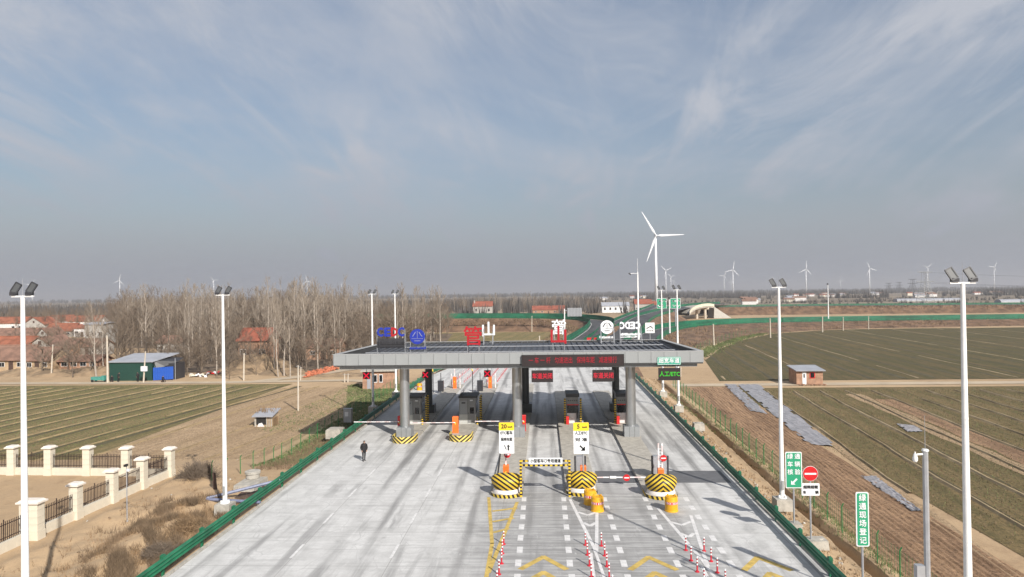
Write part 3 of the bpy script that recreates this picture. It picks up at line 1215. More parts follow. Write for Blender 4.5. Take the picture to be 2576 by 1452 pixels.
loop = [(10, 186, 0), (15, 213, .4), (20, 240, 1.5), (21, 262, 2.6), (10, 278, 3.3), (-15, 285, 3.7), (-60, 287, 3.9), (-140, 287, 4)]
ramp(loop, 9, 'green guardrail on the inner side of the loop ramp that bends left', 'green guardrail on the far outer side of the loop ramp', screen=1.9)
right = [(26, 186, -.01), (33, 213, .15), (41, 237, .3), (52, 259, .5), (70, 275, .7), (98, 284, .8), (150, 288, .8), (260, 288, .8), (420, 284, .8), (640, 272, .8)]
rpath = ramp(right, 9, 'green guardrail on the far side of the long ramp curving right', 'green guardrail on the near side of the long ramp above the wheat field', slope_r=False, screen=1.7, zoff=-.03)
redge = side(rpath, 4.5, 0)
tx = [(26, 150), (30.5, 160), (36, 171), (45.5, 190), (58, 212), (74, 236), (95, 255), (125, 267), (180, 272), (300, 272), (640, 258)]
ta = [Vector((a, b_, -1.32)) for a, b_ in tx]
def resample(pts, n):
    L_ = [0]
    for i in range(1, len(pts)):
        L_.append(L_[-1] + (pts[i] - pts[i - 1]).length)
    out = []
    for k in range(n):
        s_ = L_[-1] * k / (n - 1)
        i = max(j for j in range(len(L_)) if L_[j] <= s_ + 1e-6)
        i = min(i, len(pts) - 2)
        out.append(pts[i].lerp(pts[i + 1], (s_ - L_[i]) / (L_[i + 1] - L_[i])))
    return out
EDG, TOE = resample(redge, 110), resample(ta, 110)
prev = EDG
for k, s_ in enumerate((.2, .4, .6, .8, 1.0)):
    cur = [a.lerp(b_, s_) + Vector((0, 0, (.9 * s_ * (1 - s_) + .28 * random.uniform(-1, 1)) * (s_ < 1))) for a, b_ in zip(EDG, TOE)]
    loft('embankment', prev, cur, 'slope_soil')
    prev = cur
mid_ = [(18, 190, .02), (26, 225, .5), (34, 260, 1.4), (44, 300, 2.6), (58, 335, 3.9)]
ramp(mid_, 10, 'green guardrail left of the ramp climbing to the flyover', 'green guardrail right of the ramp climbing to the flyover', screen=1.2, zoff=-.05)
mid2 = [(58, 335, 3.88), (69, 358, 4.8), (82, 382, 5.4), (98, 412, 5.6), (125, 470, 5)]
ramp(mid2, 10, 'green guardrail left of the flyover deck', None, slope_l=False, slope_r=False, screen=1.2, zoff=-.05)
left_ = [(14, 192, .01), (20, 225, .4), (26, 262, 1.0), (36, 305, 1.8), (50, 360, 2.8), (66, 420, 4.0), (80, 480, 4.5)]
ramp(left_, 6, 'green guardrail of the upper ramp running beside the white building', None, screen=1.2, zoff=-.07)
main = [(104, 440, 3.5), (135, 440, 3.5), (170, 438, 3.5), (260, 428, 3.2), (420, 408, 2.6), (640, 380, 1.8), (900, 340, 1)]
ramp(main, 24, 'dark green guardrail along the far expressway carriageway', 'green guardrail on the near edge of the far expressway', screen=0.8)

# flyover with curved pale parapet
t = thing('flyover_bridge', 'small cream road bridge with curved parapet in the interchange', 'bridge', (88, 368, 0))
A = []
for px, py, yy in ((1735, 791, 350), (1738, 786, 352), (1743, 781, 356), (1750, 777, 360), (1758, 774, 364), (1767, 772, 368), (1777, 770.5, 372), (1787, 770.5, 376), (1797, 772, 380)):
    A.append(PY(px, py, yy) - Vector((88, 368, 0)))
mb = MB()
for i in range(len(A) - 1):
    a, b_ = A[i], A[i + 1]
    mb.add([(a.x, a.y, a.z), (b_.x, b_.y, b_.z), (b_.x, b_.y, b_.z + 1.5), (a.x, a.y, a.z + 1.5),
            (a.x, a.y + .5, a.z), (b_.x, b_.y + .5, b_.z), (b_.x, b_.y + .5, b_.z + 1.5), (a.x, a.y + .5, a.z + 1.5)],
           [(0, 1, 2, 3), (3, 2, 6, 7), (5, 4, 7, 6), (4, 5, 1, 0)])
mb.build('parapet', 'wall_cream', t)
mb = MB()
for i in range(len(A) - 1):
    a, b_ = A[i], A[i + 1]
    mb.add([(a.x, a.y + .4, a.z + .4), (b_.x, b_.y + .4, b_.z + .4), (b_.x - 4, b_.y + 14, b_.z + .4), (a.x - 4, a.y + 14, a.z + .4),
            (a.x, a.y + .4, a.z - .7), (b_.x, b_.y + .4, b_.z - .7), (b_.x - 4, b_.y + 14, b_.z - .7), (a.x - 4, a.y + 14, a.z - .7)],
           [(0, 1, 2, 3), (4, 7, 6, 5), (0, 4, 5, 1)])
mb.build('deck', 'concrete_block', t)
q = PY(1776, 790, 374) - Vector((88, 368, 0))
for dx in (0, -4.5):
    MB().tube((q.x + dx, q.y + 2, -1.3), (q.x + dx, q.y + 2, A[5].z - .7), .75, .75, 12).build('pier', 'pole_concrete', t)
MB().b2((q.x - 6.5, q.y + 1.2, A[5].z - 1.6), (q.x + 2, q.y + 2.8, A[5].z - .6)).build('pier_cap', 'pole_concrete', t)
q2 = PY(1797, 785, 382) - Vector((88, 368, 0))
MB().add([(q2.x - 1, q2.y - 3, -1.3), (q2.x + 9, q2.y - 1, -1.3), (q2.x, q2.y, A[-1].z), (q2.x - 1, q2.y + 12, -1.3), (q2.x + 9, q2.y + 14, -1.3), (q2.x, q2.y + 13, A[-1].z)],
         [(0, 1, 2), (1, 4, 5, 2), (4, 3, 5), (0, 2, 5, 3)]).build('abutment', 'concrete_block', t)

# ================================================================== GUARDRAILS OF THE PLAZA
def near_rail(x0, y0, x1, y1, lab, face):
    """three-wave green beam on posts; face = +1 when the traffic side is +x"""
    t = thing('guardrail', lab, 'guardrail', (x0, y0, 0), 0, 'green guardrails')
    prof = [(0.0, .24), (.10, .29), (.10, .37), (0.0, .43), (.10, .49), (.10, .57), (0.0, .63), (.10, .69), (.10, .77), (0, .83)]
    d = Vector((x1 - x0, y1 - y0, 0))
    n = max(1, round(d.length / 4.0))
    for k in range(n):
        mb = MB()
        a, b_ = d * (k / n), d * ((k + 1) / n)
        V_ = [(p[0] + face * (q[0] + .06), p[1], q[1] + (.004 * (k % 2))) for p in (a, b_) for q in prof]
        m_ = len(prof)
        mb.add(V_, [(i, m_ + i, m_ + i + 1, i + 1) for i in range(m_ - 1)])
        o = mb.build('rail_beam', 'rail_green', t)
    mp = MB()
    mp.b2((-.055, -.07, -.35), (.055, .07, .96))
    mp.b2((-.09, -.13, .70), (.09, .13, .93))
    me = mp.mesh('post', 'rail_green')
    for k in range(n + 1):
        p = d * (k / n)
        put('post', me, t, (p.x, p.y, 0))
    return t


near_rail(-19.5, 22, -19.75, 118, 'green corrugated guardrail along the left edge of the concrete plaza', 1)
near_rail(13.62, 22, 14.85, 118, 'green corrugated guardrail along the right edge of the concrete plaza', -1)
near_rail(-19.75, 118, -15.6, 150, 'green guardrail behind the toll canopy on the left taper', 1)
near_rail(14.85, 118, 17.6, 150, 'green guardrail behind the toll canopy on the right taper', -1)
near_rail(17.6, 150, 30.6, 190, 'green guardrail further back on the right where ramps begin', -1)
near_rail(-15.6, 150, 3.6, 188, 'green guardrail further back on the left where the loop begins', 1)


# ================================================================== CANOPY
def rz_shape(mb):
    return mb


CX0, CX1, CY0, CY1 = -19.8, 14.6, 63.5, 84.6
ZB, ZT = 7.0, 8.45
can = thing('toll_canopy', 'wide flat grey toll station canopy on six round columns across the plaza', 'canopy', ((CX0 + CX1) / 2, CY0, 0))
ox, oy = can.location.x, can.location.y


def cb(lo, hi, name, mat, bevel=False):
    mb = MB().b2((lo[0] - ox, lo[1] - oy, lo[2]), (hi[0] - ox, hi[1] - oy, hi[2]))
    return mb.build(name, mat, can)


npan = 29
pw = (CX1 - CX0) / npan
me = MB().b2((0.012, -.06, ZB + .42), (pw - .012, .0, ZT - .02)).mesh('fascia_panel', 'panel_grey')
me_r = MB().b2((0.012, 0, ZB + .42), (pw - .012, .06, ZT - .40)).mesh('fascia_panel_rear', 'panel_grey')
for k in range(npan):
    put('fascia_panel', me, can, (CX0 + k * pw - ox, 0, random.uniform(-.003, .003)))
    put('fascia_panel', me_r, can, (CX0 + k * pw - ox, CY1 - CY0, 0))
ns = 18
sw = (CY1 - CY0 - .02) / ns
for k in range(ns):
    zt_ = ZT - .02 - .38 * (k + 1) / ns
    MB().b2((-.06, .012, ZB + .42), (0, sw - .012, zt_)).build('fascia_panel', 'panel_grey', can, loc=(CX0 - ox, .01 + k * sw, 0))
    MB().b2((0, .012, ZB + .42), (.06, sw - .012, zt_)).build('fascia_panel', 'panel_grey', can, loc=(CX1 - ox, .01 + k * sw, 0))
# backing walls (dark gaps between panels), coping, lower recessed band, soffit
cb((CX0 + .003, CY0 + .003, ZB + .30), (CX1 - .003, CY0 + .35, ZT - .03), 'parapet', 'seam_dark')
cb((CX0 + .003, CY1 - .35, ZB + .30), (CX1 - .003, CY1 - .003, ZT - .41), 'parapet', 'seam_dark')
for xa_, xb_ in ((CX0 + .003, CX0 + .35), (CX1 - .35, CX1 - .003)):
    y0_, y1_ = CY0 + .36 - oy, CY1 - .36 - oy
    MB().add([(xa_ - ox, y0_, ZB + .3), (xb_ - ox, y0_, ZB + .3), (xb_ - ox, y1_, ZB + .3), (xa_ - ox, y1_, ZB + .3), (xa_ - ox, y0_, ZT - .03), (xb_ - ox, y0_, ZT - .03), (xb_ - ox, y1_, ZT - .41), (xa_ - ox, y1_, ZT - .41)],
             [(3, 2, 1, 0), (4, 5, 6, 7), (0, 1, 5, 4), (1, 2, 6, 5), (2, 3, 7, 6), (3, 0, 4, 7)]).build('parapet', 'seam_dark', can)
mbc = MB()
for lo, hi in (((CX0 - .07, CY0 - .07), (CX1 + .07, CY0 + .42)), ((CX0 - .07, CY1 - .42), (CX1 + .07, CY1 + .07)),
               ((CX0 - .07, CY0 + .42), (CX0 + .42, CY1 - .42)), ((CX1 - .42, CY0 + .42), (CX1 + .07, CY1 - .42))):
    za_ = ZT - .018 - .38 * (lo[1] - CY0) / (CY1 - CY0)
    zb_ = ZT - .018 - .38 * (hi[1] - CY0) / (CY1 - CY0)
    a_, b2_, c2_, d2_ = lo[0] - ox, hi[0] - ox, lo[1] - oy, hi[1] - oy
    mbc.add([(a_, c2_, za_), (b2_, c2_, za_), (b2_, d2_, zb_), (a_, d2_, zb_), (a_, c2_, za_ + .05), (b2_, c2_, za_ + .05), (b2_, d2_, zb_ + .05), (a_, d2_, zb_ + .05)],
            [(3, 2, 1, 0), (4, 5, 6, 7), (0, 1, 5, 4), (1, 2, 6, 5), (2, 3, 7, 6), (3, 0, 4, 7)])
mbc.build('coping', 'coping_grey', can)
cb((CX0 + .12, CY0 + .12, ZB + .3), (CX1 - .12, CY0 + .3, ZB + .42), 'shadow_gap', 'seam_dark')
nlow = 23
lw = (CX1 - CX0 - .9) / nlow
mlow = MB().b2((.01, .36, ZB), (lw - .01, .42, ZB + .30)).mesh('soffit_edge', 'panel_grey')
for k in range(nlow):
    put('soffit_edge_panel', mlow, can, (CX0 + .45 + k * lw - ox, 0, 0))
cb((CX0 + .45, CY0 + .43, ZB + .002), (CX1 - .45, CY1 - .43, ZB + .30), 'soffit', 'soffit_grey')
# corrugated roof sheets with standing seams
nro = 50
rw = (CX1 - CX0 - .9) / nro
mro = MB()
mro.add([(0, 0, 0), (rw * .80, 0, 0), (rw * .84, 0, .16), (rw * .96, 0, .16), (rw, 0, 0),
         (0, CY1 - CY0 - 1.3, .25), (rw * .80, CY1 - CY0 - 1.3, .25), (rw * .84, CY1 - CY0 - 1.3, .41), (rw * .96, CY1 - CY0 - 1.3, .41), (rw, CY1 - CY0 - 1.3, .25)],
        [(0, 1, 6, 5), (1, 2, 7, 6), (2, 3, 8, 7), (3, 4, 9, 8)])
mrm = mro.mesh('roof_panel', 'roof_metal')
for k in range(nro):
    put('roof_panel', mrm, can, (CX0 + .45 + k * rw - ox, .6, ZB + .62 + random.uniform(-.01, .01)))
for yy in (70.5, 77.5):
    cb((CX0 + 1.2, yy, ZB + .95), (CX1 - 1.2, yy + .12, ZB + 1.03), 'roof_rail', 'galvanised')

# columns: plinth, shaft
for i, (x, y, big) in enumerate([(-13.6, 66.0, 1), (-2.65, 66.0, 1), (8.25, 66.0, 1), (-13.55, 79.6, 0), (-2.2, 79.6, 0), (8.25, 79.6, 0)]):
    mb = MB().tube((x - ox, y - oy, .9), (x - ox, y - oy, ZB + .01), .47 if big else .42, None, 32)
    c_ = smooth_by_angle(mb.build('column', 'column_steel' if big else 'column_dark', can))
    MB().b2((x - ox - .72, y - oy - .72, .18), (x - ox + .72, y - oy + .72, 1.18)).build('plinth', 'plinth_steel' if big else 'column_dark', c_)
    if big:
        for dx in (-.24, .24):
            MB().b2((x - ox + dx - .012, y - oy - .728, .2), (x - ox + dx + .012, y - oy - .715, 1.17)).build('seam', 'seam_dark', c_)
        MB().b2((x - ox - .85, y - oy - .85, .17), (x - ox + .85, y - oy + .85, .215)).build('base_slab', 'concrete_block', c_)


# ---- electronic boards
def led_board(name, lab, x, y, z, wd, hg, txt, tmat, size, grp, bold=.012, width=None, hang=True):
    t = thing(name, lab, 'LED board', (x, y, z), 0, grp)
    plate(wd, hg, .03, .22, mb=None).build('housing', 'black_plastic', t)
    MB().b2((-wd / 2 + .05, -.125, -hg / 2 + .05), (wd / 2 - .05, -.112, hg / 2 - .05)).build('display', 'led_panel', t)
    text(txt, size, tmat, t, (0, -.14, 0), bold, width=width)
    if hang:
        for dx in (-wd * .32, wd * .32):
            MB().b2((dx - .05, -.05, hg / 2), (dx + .05, .2, hg / 2 + .16)).build('bracket', 'galvanised', t)
    return t


led_board('message_board', 'long black LED message board with red characters fixed to the canopy front', (-2.07 + 7.35) / 2, CY0 - .18, 7.72, 9.45, 1.08, '一 车 一 杆   匀速进出   保持车距   减速慢行', 'led_pink', .62, 'electronic boards', .004, 8.1, False)
led_board('lane_board', 'black LED board with red characters, hung left of the middle lane', (1370 - 1375) / F * 63.2, 63.15, 6.30, 1.98, 1.08, '车道关闭', 'led_red', .56, 'electronic boards', .010, 1.84)
led_board('lane_board', 'black LED board with red characters, hung before the rear right column', 5.42, 63.15, 6.30, 1.98, 1.08, '车道关闭', 'led_red', .56, 'electronic boards', .010, 1.84)
led_board('lane_board', 'black LED board with green characters at the right end of the canopy', 11.45, 63.15, 6.40, 1.98, 1.12, '人工/ETC', 'led_green', .52, 'electronic boards', .012, 1.84)
t = thing('lane_sign', 'small green sign with white characters on the canopy front, above green display', 'sign', (11.48, CY0 - .1, 7.58), 0)
plate(2.15, .72, .05, .05).build('sign_plate', 'sign_teal', t)
fr = MB()
for a, b_ in (((-1.03, -.035, .30), (1.03, -.027, .33)), ((-1.03, -.035, -.33), (1.03, -.027, -.30)), ((-1.04, -.035, -.33), (-1.01, -.027, .33)), ((1.01, -.035, -.33), (1.04, -.027, .33))):
    fr.b2(a, b_)
fr.build('border', 'sign_white', t)
text('超宽车道', .5, 'sign_white', t, (0, -.04, 0), .009, width=1.9)

# lane signals: red crosses
def cross_signal(x, y, z, lab):
    t = thing('lane_signal', lab, 'lane signal', (x, y, z), 0, 'red cross lane signals')
    plate(.72, .72, .04, .16).build('housing', 'black_plastic', t)
    mb = MB()
    for a in (45, -45):
        M_ = Matrix.Rotation(R(a), 3, 'Y')
        mb.box((0, -.1 - (.003 if a > 0 else 0), 0), (.82, .02, .13), 0, M_)
    mb.build('cross', 'led_red', t)
    MB().tube((0, 0, .36), (0, 0, ZB - z + .02), .035, None, 8).build('hanger', 'galvanised', t)
    return t


cross_signal(-13.55, 77.5, PY(1081, 943, 77.5).z, 'red cross lane signal in front of the dark left rear column')
cross_signal(PY(1226, 940, 74).x, 74, PY(1226, 940, 74).z, 'red cross lane signal between the left booth and the middle column')
cross_signal(PY(922, 945, 70).x, 70, PY(922, 945, 70).z, 'red cross lane signal at the far left under the canopy')


# ---- roof signs
def leg_frame(t, w_, zlo, zhi, back=True, dy=1.0):
    mb = MB()
    for x in (-w_ / 2, w_ / 2):
        mb.tube((x, .06, zlo), (x, .06, zhi), .035, None, 6)
        mb.tube((x, dy, zlo), (x, .08, zhi - .2), .03, None, 6)
        mb.tube((x, .06, zlo + .1), (x, dy, zlo + .1), .03, None, 6)
    mb.tube((-w_ / 2, .06, zlo + .25), (w_ / 2, .06, zlo + .25), .03, None, 6)
    mb.tube((-w_ / 2, dy, zlo + .05), (w_ / 2, dy, zlo + .05), .03, None, 6)
    return mb.build('support_frame', 'galvanised', t)


ROOFZ = 7.75


def char_sign(ch, x, y, zc, size, mat, lab, rz=0.0):
    t = thing('roof_character', lab, 'roof sign', (x, y, ROOFZ), rz, 'station name characters on the roof')
    text(ch, size * 1.0, mat, t, (0, 0, zc - ROOFZ), .032, extrude=.07, name='character')
    leg_frame(t, 1.1, 0, zc - ROOFZ + .5, dy=1.3)
    return t


zr = lambda yy, px, py: PY(px, py, yy).z
char_sign('管', PY(1190, 849, 66).x, 66, zr(66, 1190, 849), 1.95, 'roof_sign_red', 'red station name character on the roof, left one facing the camera')
char_sign('山', PY(1405, 846, 66).x, 66, zr(66, 1405, 846), 1.85, 'roof_sign_red', 'red three pronged station name character on the roof, right one facing the camera')
char_sign('山', PY(1229, 831, 83).x, 83, zr(83, 1229, 831), 1.9, 'white_steel', 'white back of the three pronged roof character beside the left red one', pi)
char_sign('管', PY(1406, 826, 83).x, 83, zr(83, 1406, 826), 1.9, 'white_steel', 'white back of the roof character standing behind the right red one', pi)


def emblem(x, y, z, r, mat, lab, rz=0.0):
    t = thing('roof_emblem', lab, 'emblem', (x, y, ROOFZ), rz, 'company emblems on the roof')
    z -= ROOFZ
    disc(r, .14, 40, z=z).build('disc', mat, t)
    cut = 'dark_frame' if mat == 'white_steel' else 'galvanised'
    k_ = 1.0 if mat == 'white_steel' else .45
    for sd in (-1, 1):
        yy = sd * .075
        mb = MB()
        mb.box((0, yy, z + r * .28), (r * .09 * k_, .02, r * .95))
        for s_ in (-1, 1):
            mb.box((s_ * r * .42, yy, z + r * .32), (r * .15 * k_, .022, r * .72), 0, Matrix.Rotation(R(s_ * -34), 3, 'Y'))
        mb.box((0, yy, z - r * .26), (r * 1.55, .018, r * .07 * k_))
        mb.box((0, yy, z - r * .55), (r * .8, .018, r * .12 * k_))
        mb.build('slits', cut, t)
    mb = MB()
    rr_ = random.Random(3)
    for k in range(11):
        xx = -r * 1.0 + k * r * .2
        mb.b2((xx, -.04, z - r * 1.62), (xx + r * .13, .04, z - r * (1.62 - .22 - .10 * rr_.random())))
    mb.b2((-r * 1.05, -.03, z - r * 1.66), (r * 1.05, .03, z - r * 1.60))
    mb.build('caption', mat, t)
    leg_frame(t, r * 1.9, 0, z + r * .4, dy=1.3)
    return t


emblem(PY(1050, 847, 66).x, 66, PY(1050, 847, 66).z, .74, 'logo_blue', 'blue round emblem with radiating bars on the left of the roof')
emblem(PY(1527, 823, 83).x, 83, PY(1527, 823, 83).z, .82, 'white_steel', 'white back of the round emblem on the right of the roof', pi)


def logo(x, y, z, wd, lab, rz, white):
    t = thing('roof_logo', lab, 'logo sign', (x, y, ROOFZ), rz, 'company letter signs on the roof')
    z -= ROOFZ
    lw_ = wd / 4
    for i, ch in enumerate('CEDC'):
        o = text(ch, 1.15, 'white_steel' if white else ('roof_sign_red' if ch == 'D' else 'logo_blue'), t, (-wd / 2 + lw_ * (i + .5), 0, z + .25), .05, extrude=.08, name='letter', width=lw_ * .93)
    rr_ = random.Random(5)
    mb = MB()
    for row, (h0, hh) in enumerate(((-.62, .30), (-1.0, .16))):
        x_ = -wd / 2
        while x_ < wd / 2 - .1:
            ww = rr_.uniform(.06, .17)
            mb.b2((x_, -.05, z + h0 - hh), (x_ + ww, .05, z + h0 + (0 if rr_.random() > .4 else -.07)))
            x_ += ww + rr_.uniform(.02, .06)
        mb.b2((-wd / 2, -.02, z + h0 - hh / 2 - .02), (wd / 2, .02, z + h0 - hh / 2 + .02))
    mb.build('caption', 'white_steel' if white else 'dark_frame', t)
    if not white:
        MB().b2((-wd / 2, .03, z - 1.25), (wd / 2, .07, z - .32)).build('caption_backing', 'dark_frame', t)
    leg_frame(t, wd, 0, z + .55, dy=1.4)
    return t


logo(PY(983, 838, 66).x, 66, PY(983, 843, 66).z, 2.75, 'blue letters with one red letter above dark captions at the left end of the roof', 0, False)
logo(PY(1585, 822, 83).x, 83, PY(1585, 825, 83).z, 2.5, 'white back of the letter sign in a pipe frame near the right roof end', pi, True)


# ================================================================== ISLANDS AND BOOTHS
def island(x, y0, y1, wd, lab, nose_mat, bumper=None, stripe='kerb_stripe'):
    t = thing('toll_island', lab, 'traffic island', (x, y0, 0), 0, 'toll islands')
    r = wd / 2
    pts = [(-r, y1 - y0), (-r, r)]
    pts += [(r * cos(a), r - r * .92 * abs(sin(a))) for a in np.linspace(pi, 2 * pi, 15)][1:-1]
    pts += [(r, r), (r, y1 - y0)]
    MB().prism(pts, -.01, .22).build('kerb_body', 'concrete_block', t)
    # striped nose band
    arc = [(-r - .006, r + 1.2), (-r - .006, r)] + [((r + .006) * cos(a), r - (r * .92 + .006) * abs(sin(a))) for a in np.linspace(pi, 2 * pi, 21)][1:-1] + [(r + .006, r), (r + .006, r + 1.2)]
    mb = MB()
    top = .60 if bumper is None else .225
    V_ = [(a, b_, .0) for a, b_ in arc] + [(a, b_, top) for a, b_ in arc]
    m_ = len(arc)
    mb.add(V_, [(i, i + 1, m_ + i + 1, m_ + i) for i in range(m_ - 1)])
    if bumper is None:
        ins = [(a * .9, b_ * .97 + .1, top) for a, b_ in arc]
        mb.add([(a, b_, top) for a, b_ in arc] + ins + [(a * .9, b_ * .97 + .1, .2) for a, b_ in arc],
               [(i, i + 1, m_ + i + 1, m_ + i) for i in range(m_ - 1)] + [(m_ + i, m_ + i + 1, 2 * m_ + i + 1, 2 * m_ + i) for i in range(m_ - 1)])
    mb.build('striped_nose', nose_mat if bumper is None else stripe, t)
    if bumper:
        prof = [(.80, .44), (.92, .68), (1.0, .96), (.99, 1.12), (.90, 1.27), (.72, 1.38), (.45, 1.45), (.2, 1.475), (0.0, 1.48)]
        o = MB().lathe([(q * wd * .5, z) for q, z in prof], 32, pi, 2 * pi).build('bumper', bumper, t, loc=(0, 1.25, 0))
        smooth_by_angle(o, 60)
        o = MB().lathe([(wd * .5 * .90, .19), (wd * .5 * .86, .36), (wd * .5 * .80, .45)], 28, pi, 2 * pi).build('bumper_base', 'booth_white', t, loc=(0, 1.25, 0))
        smooth_by_angle(o, 60)
        MB().b2((-wd * .44, 1.25, .2), (wd * .44, 1.9, 1.02)).build('bumper_back', 'concrete_block', t)
    return t


island(-13.45, 63.6, 104, 2.2, 'first toll island from the left with a V striped nose below the column', 'chevron_down')
island(-8.1, 64.2, 104, 2.2, 'second toll island from the left with a V striped nose and orange gate box', 'chevron_down')
island(-2.72, 46.5, 104, 2.2, 'middle toll island with a diagonally striped bumper below the 20 km/h sign', 'x', 'diagonal_stripe')
island(2.5, 46.9, 96, 2.2, 'toll island with chevron bumper behind two yellow drums', 'x', 'chevron_up')
island(7.88, 46.1, 96, 2.2, 'rightmost toll island with chevron bumper behind a single yellow drum', 'x', 'chevron_up')


def guard_post(h=2.4):
    return MB().b2((-.09, -.09, 0), (.09, .09, h))


def booth_rear(x, y, lab):
    t = thing('toll_booth', lab, 'toll booth', (x, y, .22), 0, 'toll booths')
    W_, D_, H_ = 1.75, 2.6, 2.75
    MB().b2((-W_ / 2, 0, 1.0), (W_ / 2, D_, H_)).build('upper_body', 'booth_grey', t)
    MB().b2((-W_ / 2 - .01, -.01, 0), (W_ / 2 + .01, D_ + .01, 1.0)).build('lower_body', 'booth_light', t)
    MB().b2((-W_ / 2 - .05, -.12, H_), (W_ / 2 + .18, D_ + .2, H_ + .2)).build('roof', 'black_plastic', t)
    MB().box((-W_ / 2 + .22, .25, H_ + .31), (.26, .3, .22)).build('roof_unit', 'black_plastic', t)
    d = MB().b2((.05, -.03, .12), (.80, 0, 2.15)).build('door', 'booth_grey', t)
    MB().b2((.28, -.045, 1.08), (.70, -.03, 1.75)).build('door_window', 'dark_glass', d)
    MB().b2((.10, -.07, 1.08), (.15, -.03, 1.2)).build('handle', 'black_plastic', d)
    MB().b2((-.005, -.012, .02), (.012, -.008, 2.6)).build('panel_seam', 'seam_dark', t)
    f_ = MB().b2((-.78, -.035, 1.05), (-.02, -.003, 2.45)).build('rear_panel', 'panel_grey', t)
    MB().b2((-.6, -.05, 2.15), (-.2, -.035, 2.3)).build('vent_grille', 'dark_frame', f_)
    MB().box((.45, -.1, 2.5), (.3, .16, .12)).build('door_lamp', 'sign_white', t)
    MB().tube((-.5, 1.2, H_ + .2), (-.5, 1.2, H_ + .75), .03).build('aerial', 'galvanised', t)
    MB().b2((W_ / 2, .5, 1.1), (W_ / 2 + .02, 2.2, 2.2)).build('window', 'dark_glass', t)
    MB().b2((-W_ / 2 - .02, .5, 1.1), (-W_ / 2, 2.2, 2.2)).build('window', 'dark_glass', t)
    me_ = MB().b2((-.075, -.1, 0), (.075, .1, 2.75)).mesh('guard_post', 'band_vertical')
    put('guard_post', me_, t, (W_ / 2 + .42, .9, 0))
    put('guard_post', me_, t, (W_ / 2 + .42, 2.1, 0))
    me_ = MB().b2((-.075, -.1, 0), (.075, .1, .75)).mesh('guard_post_low', 'band_vertical')
    put('guard_post', me_, t, (W_ / 2 + .2, -.2, 0))
    return t


booth_rear(-14.05, 72.2, 'grey toll booth partly hidden by the left front column')
booth_rear(-8.2, 72.2, 'grey toll booth with dark door window behind the tall orange gate box')


def booth_front(x, y, lab):
    t = thing('toll_booth', lab, 'toll booth', (x, y, .22), 0, 'toll booths')
    W_, D_, H_ = 1.25, 2.6, 2.75
    MB().b2((-W_ / 2, 0, 1.95), (W_ / 2, D_, H_)).build('upper_body', 'booth_grey', t)
    MB().b2((-W_ / 2, .0, .0), (W_ / 2, D_, 1.05)).build('lower_body', 'booth_white', t)
    MB().b2((-W_ / 2 + .02, .03, 1.05), (W_ / 2 - .02, D_ - .03, 1.95)).build('windscreen', 'dark_glass', t)
    MB().b2((-W_ / 2 - .01, -.03, 1.88), (W_ / 2 + .01, 0.03, 1.99)).build('red_trim', 'red_paint', t)
    MB().b2((-W_ / 2 - .08, -.15, H_), (W_ / 2 + .08, D_ + .15, H_ + .35)).build('roof', 'dark_frame', t)
    mb = MB()
    for k in range(5):
        mb.b2((-.48 + k * .21, -.02, 2.33), (-.37 + k * .21, 0, 2.42))
    mb.build('vent_slots', 'black_plastic', t)
    me_ = MB().b2((-.1, -.1, 0), (.1, .1, 2.65)).mesh('guard_post', 'band_vertical')
    for s_ in (-1, 1):
        put('guard_post', me_, t, (s_ * (W_ / 2 + .2), -.25, 0))
    MB().b2((-W_ / 2 - .1, -.75, 0), (-W_ / 2 + .2, -.45, .85)).build('extinguisher_box', 'red_paint', t)
    MB().b2((W_ / 2 - .25, -.3, .0), (W_ / 2 - .05, -.05, 1.1)).build('card_terminal', 'dark_frame', t)
    return t


booth_front(2.95, 72.3, 'toll booth with dark windscreen between two yellow banded posts in the centre right')
booth_front(8.2, 72.3, 'toll booth with dark windscreen half hidden by the right front column')


# ---- gate boxes and arms
def noentry(t, x, y, z, r):
    o = disc(r, .03, 24, y=y, z=z, x=x).build('no_entry_disc', 'sign_red', t)
    MB().b2((x - r * .72, y - .03, z - r * .17), (x + r * .72, y - .016, z + r * .17)).build('white_bar', 'sign_white', o)
    return o


def gate(x, y, lab, h=1.0, arm='up', length=3.0, double=False, wd=.42, discpos=None, boxmat='orange_paint', lean=0.0, base=.22, az=None):
    t = thing('barrier_gate', lab, 'barrier gate', (x, y, base), 0, 'barrier gates')
    MB().b2((-wd / 2, -.2, 0), (wd / 2, .2, h)).build('gate_box', boxmat, t)
    MB().box((0, 0, h + .04), (wd * 1.06, .44, .08), 0, None, .85).build('box_lid', boxmat, t)
    MB().b2((-.05, -.225, h * .55), (.05, -.2, h * .68)).build('lock_plate', 'yellow_sign', t)
    if arm == 'up':
        for dx in ((-.13, .13) if double else (0,)):
            MB().b2((dx - .05, .0, h - .1), (dx + .05, .06, h + length)).build('gate_arm', 'arm_bands', t)
        if double:
            mb = MB()
            for k in range(6):
                mb.b2((-.13, .02, h + .3 + k * (length - .5) / 6), (.13, .04, h + .34 + k * (length - .5) / 6))
            mb.build('arm_rungs', 'white_paint', t)
        if discpos:
            noentry(t, discpos[0], -.1, discpos[1] - base, .24)
    elif arm in ('left', 'right'):
        s_ = -1 if arm == 'left' else 1
        az = h * .68 if az is None else az
        MB().b2((min(0, s_ * length), -.27, az - .04), (max(0, s_ * length), -.22, az + .04)).build('gate_arm', 'arm_bands', t)
        if discpos:
            noentry(t, discpos[0], -.32, discpos[1] - base, .24)
    return t


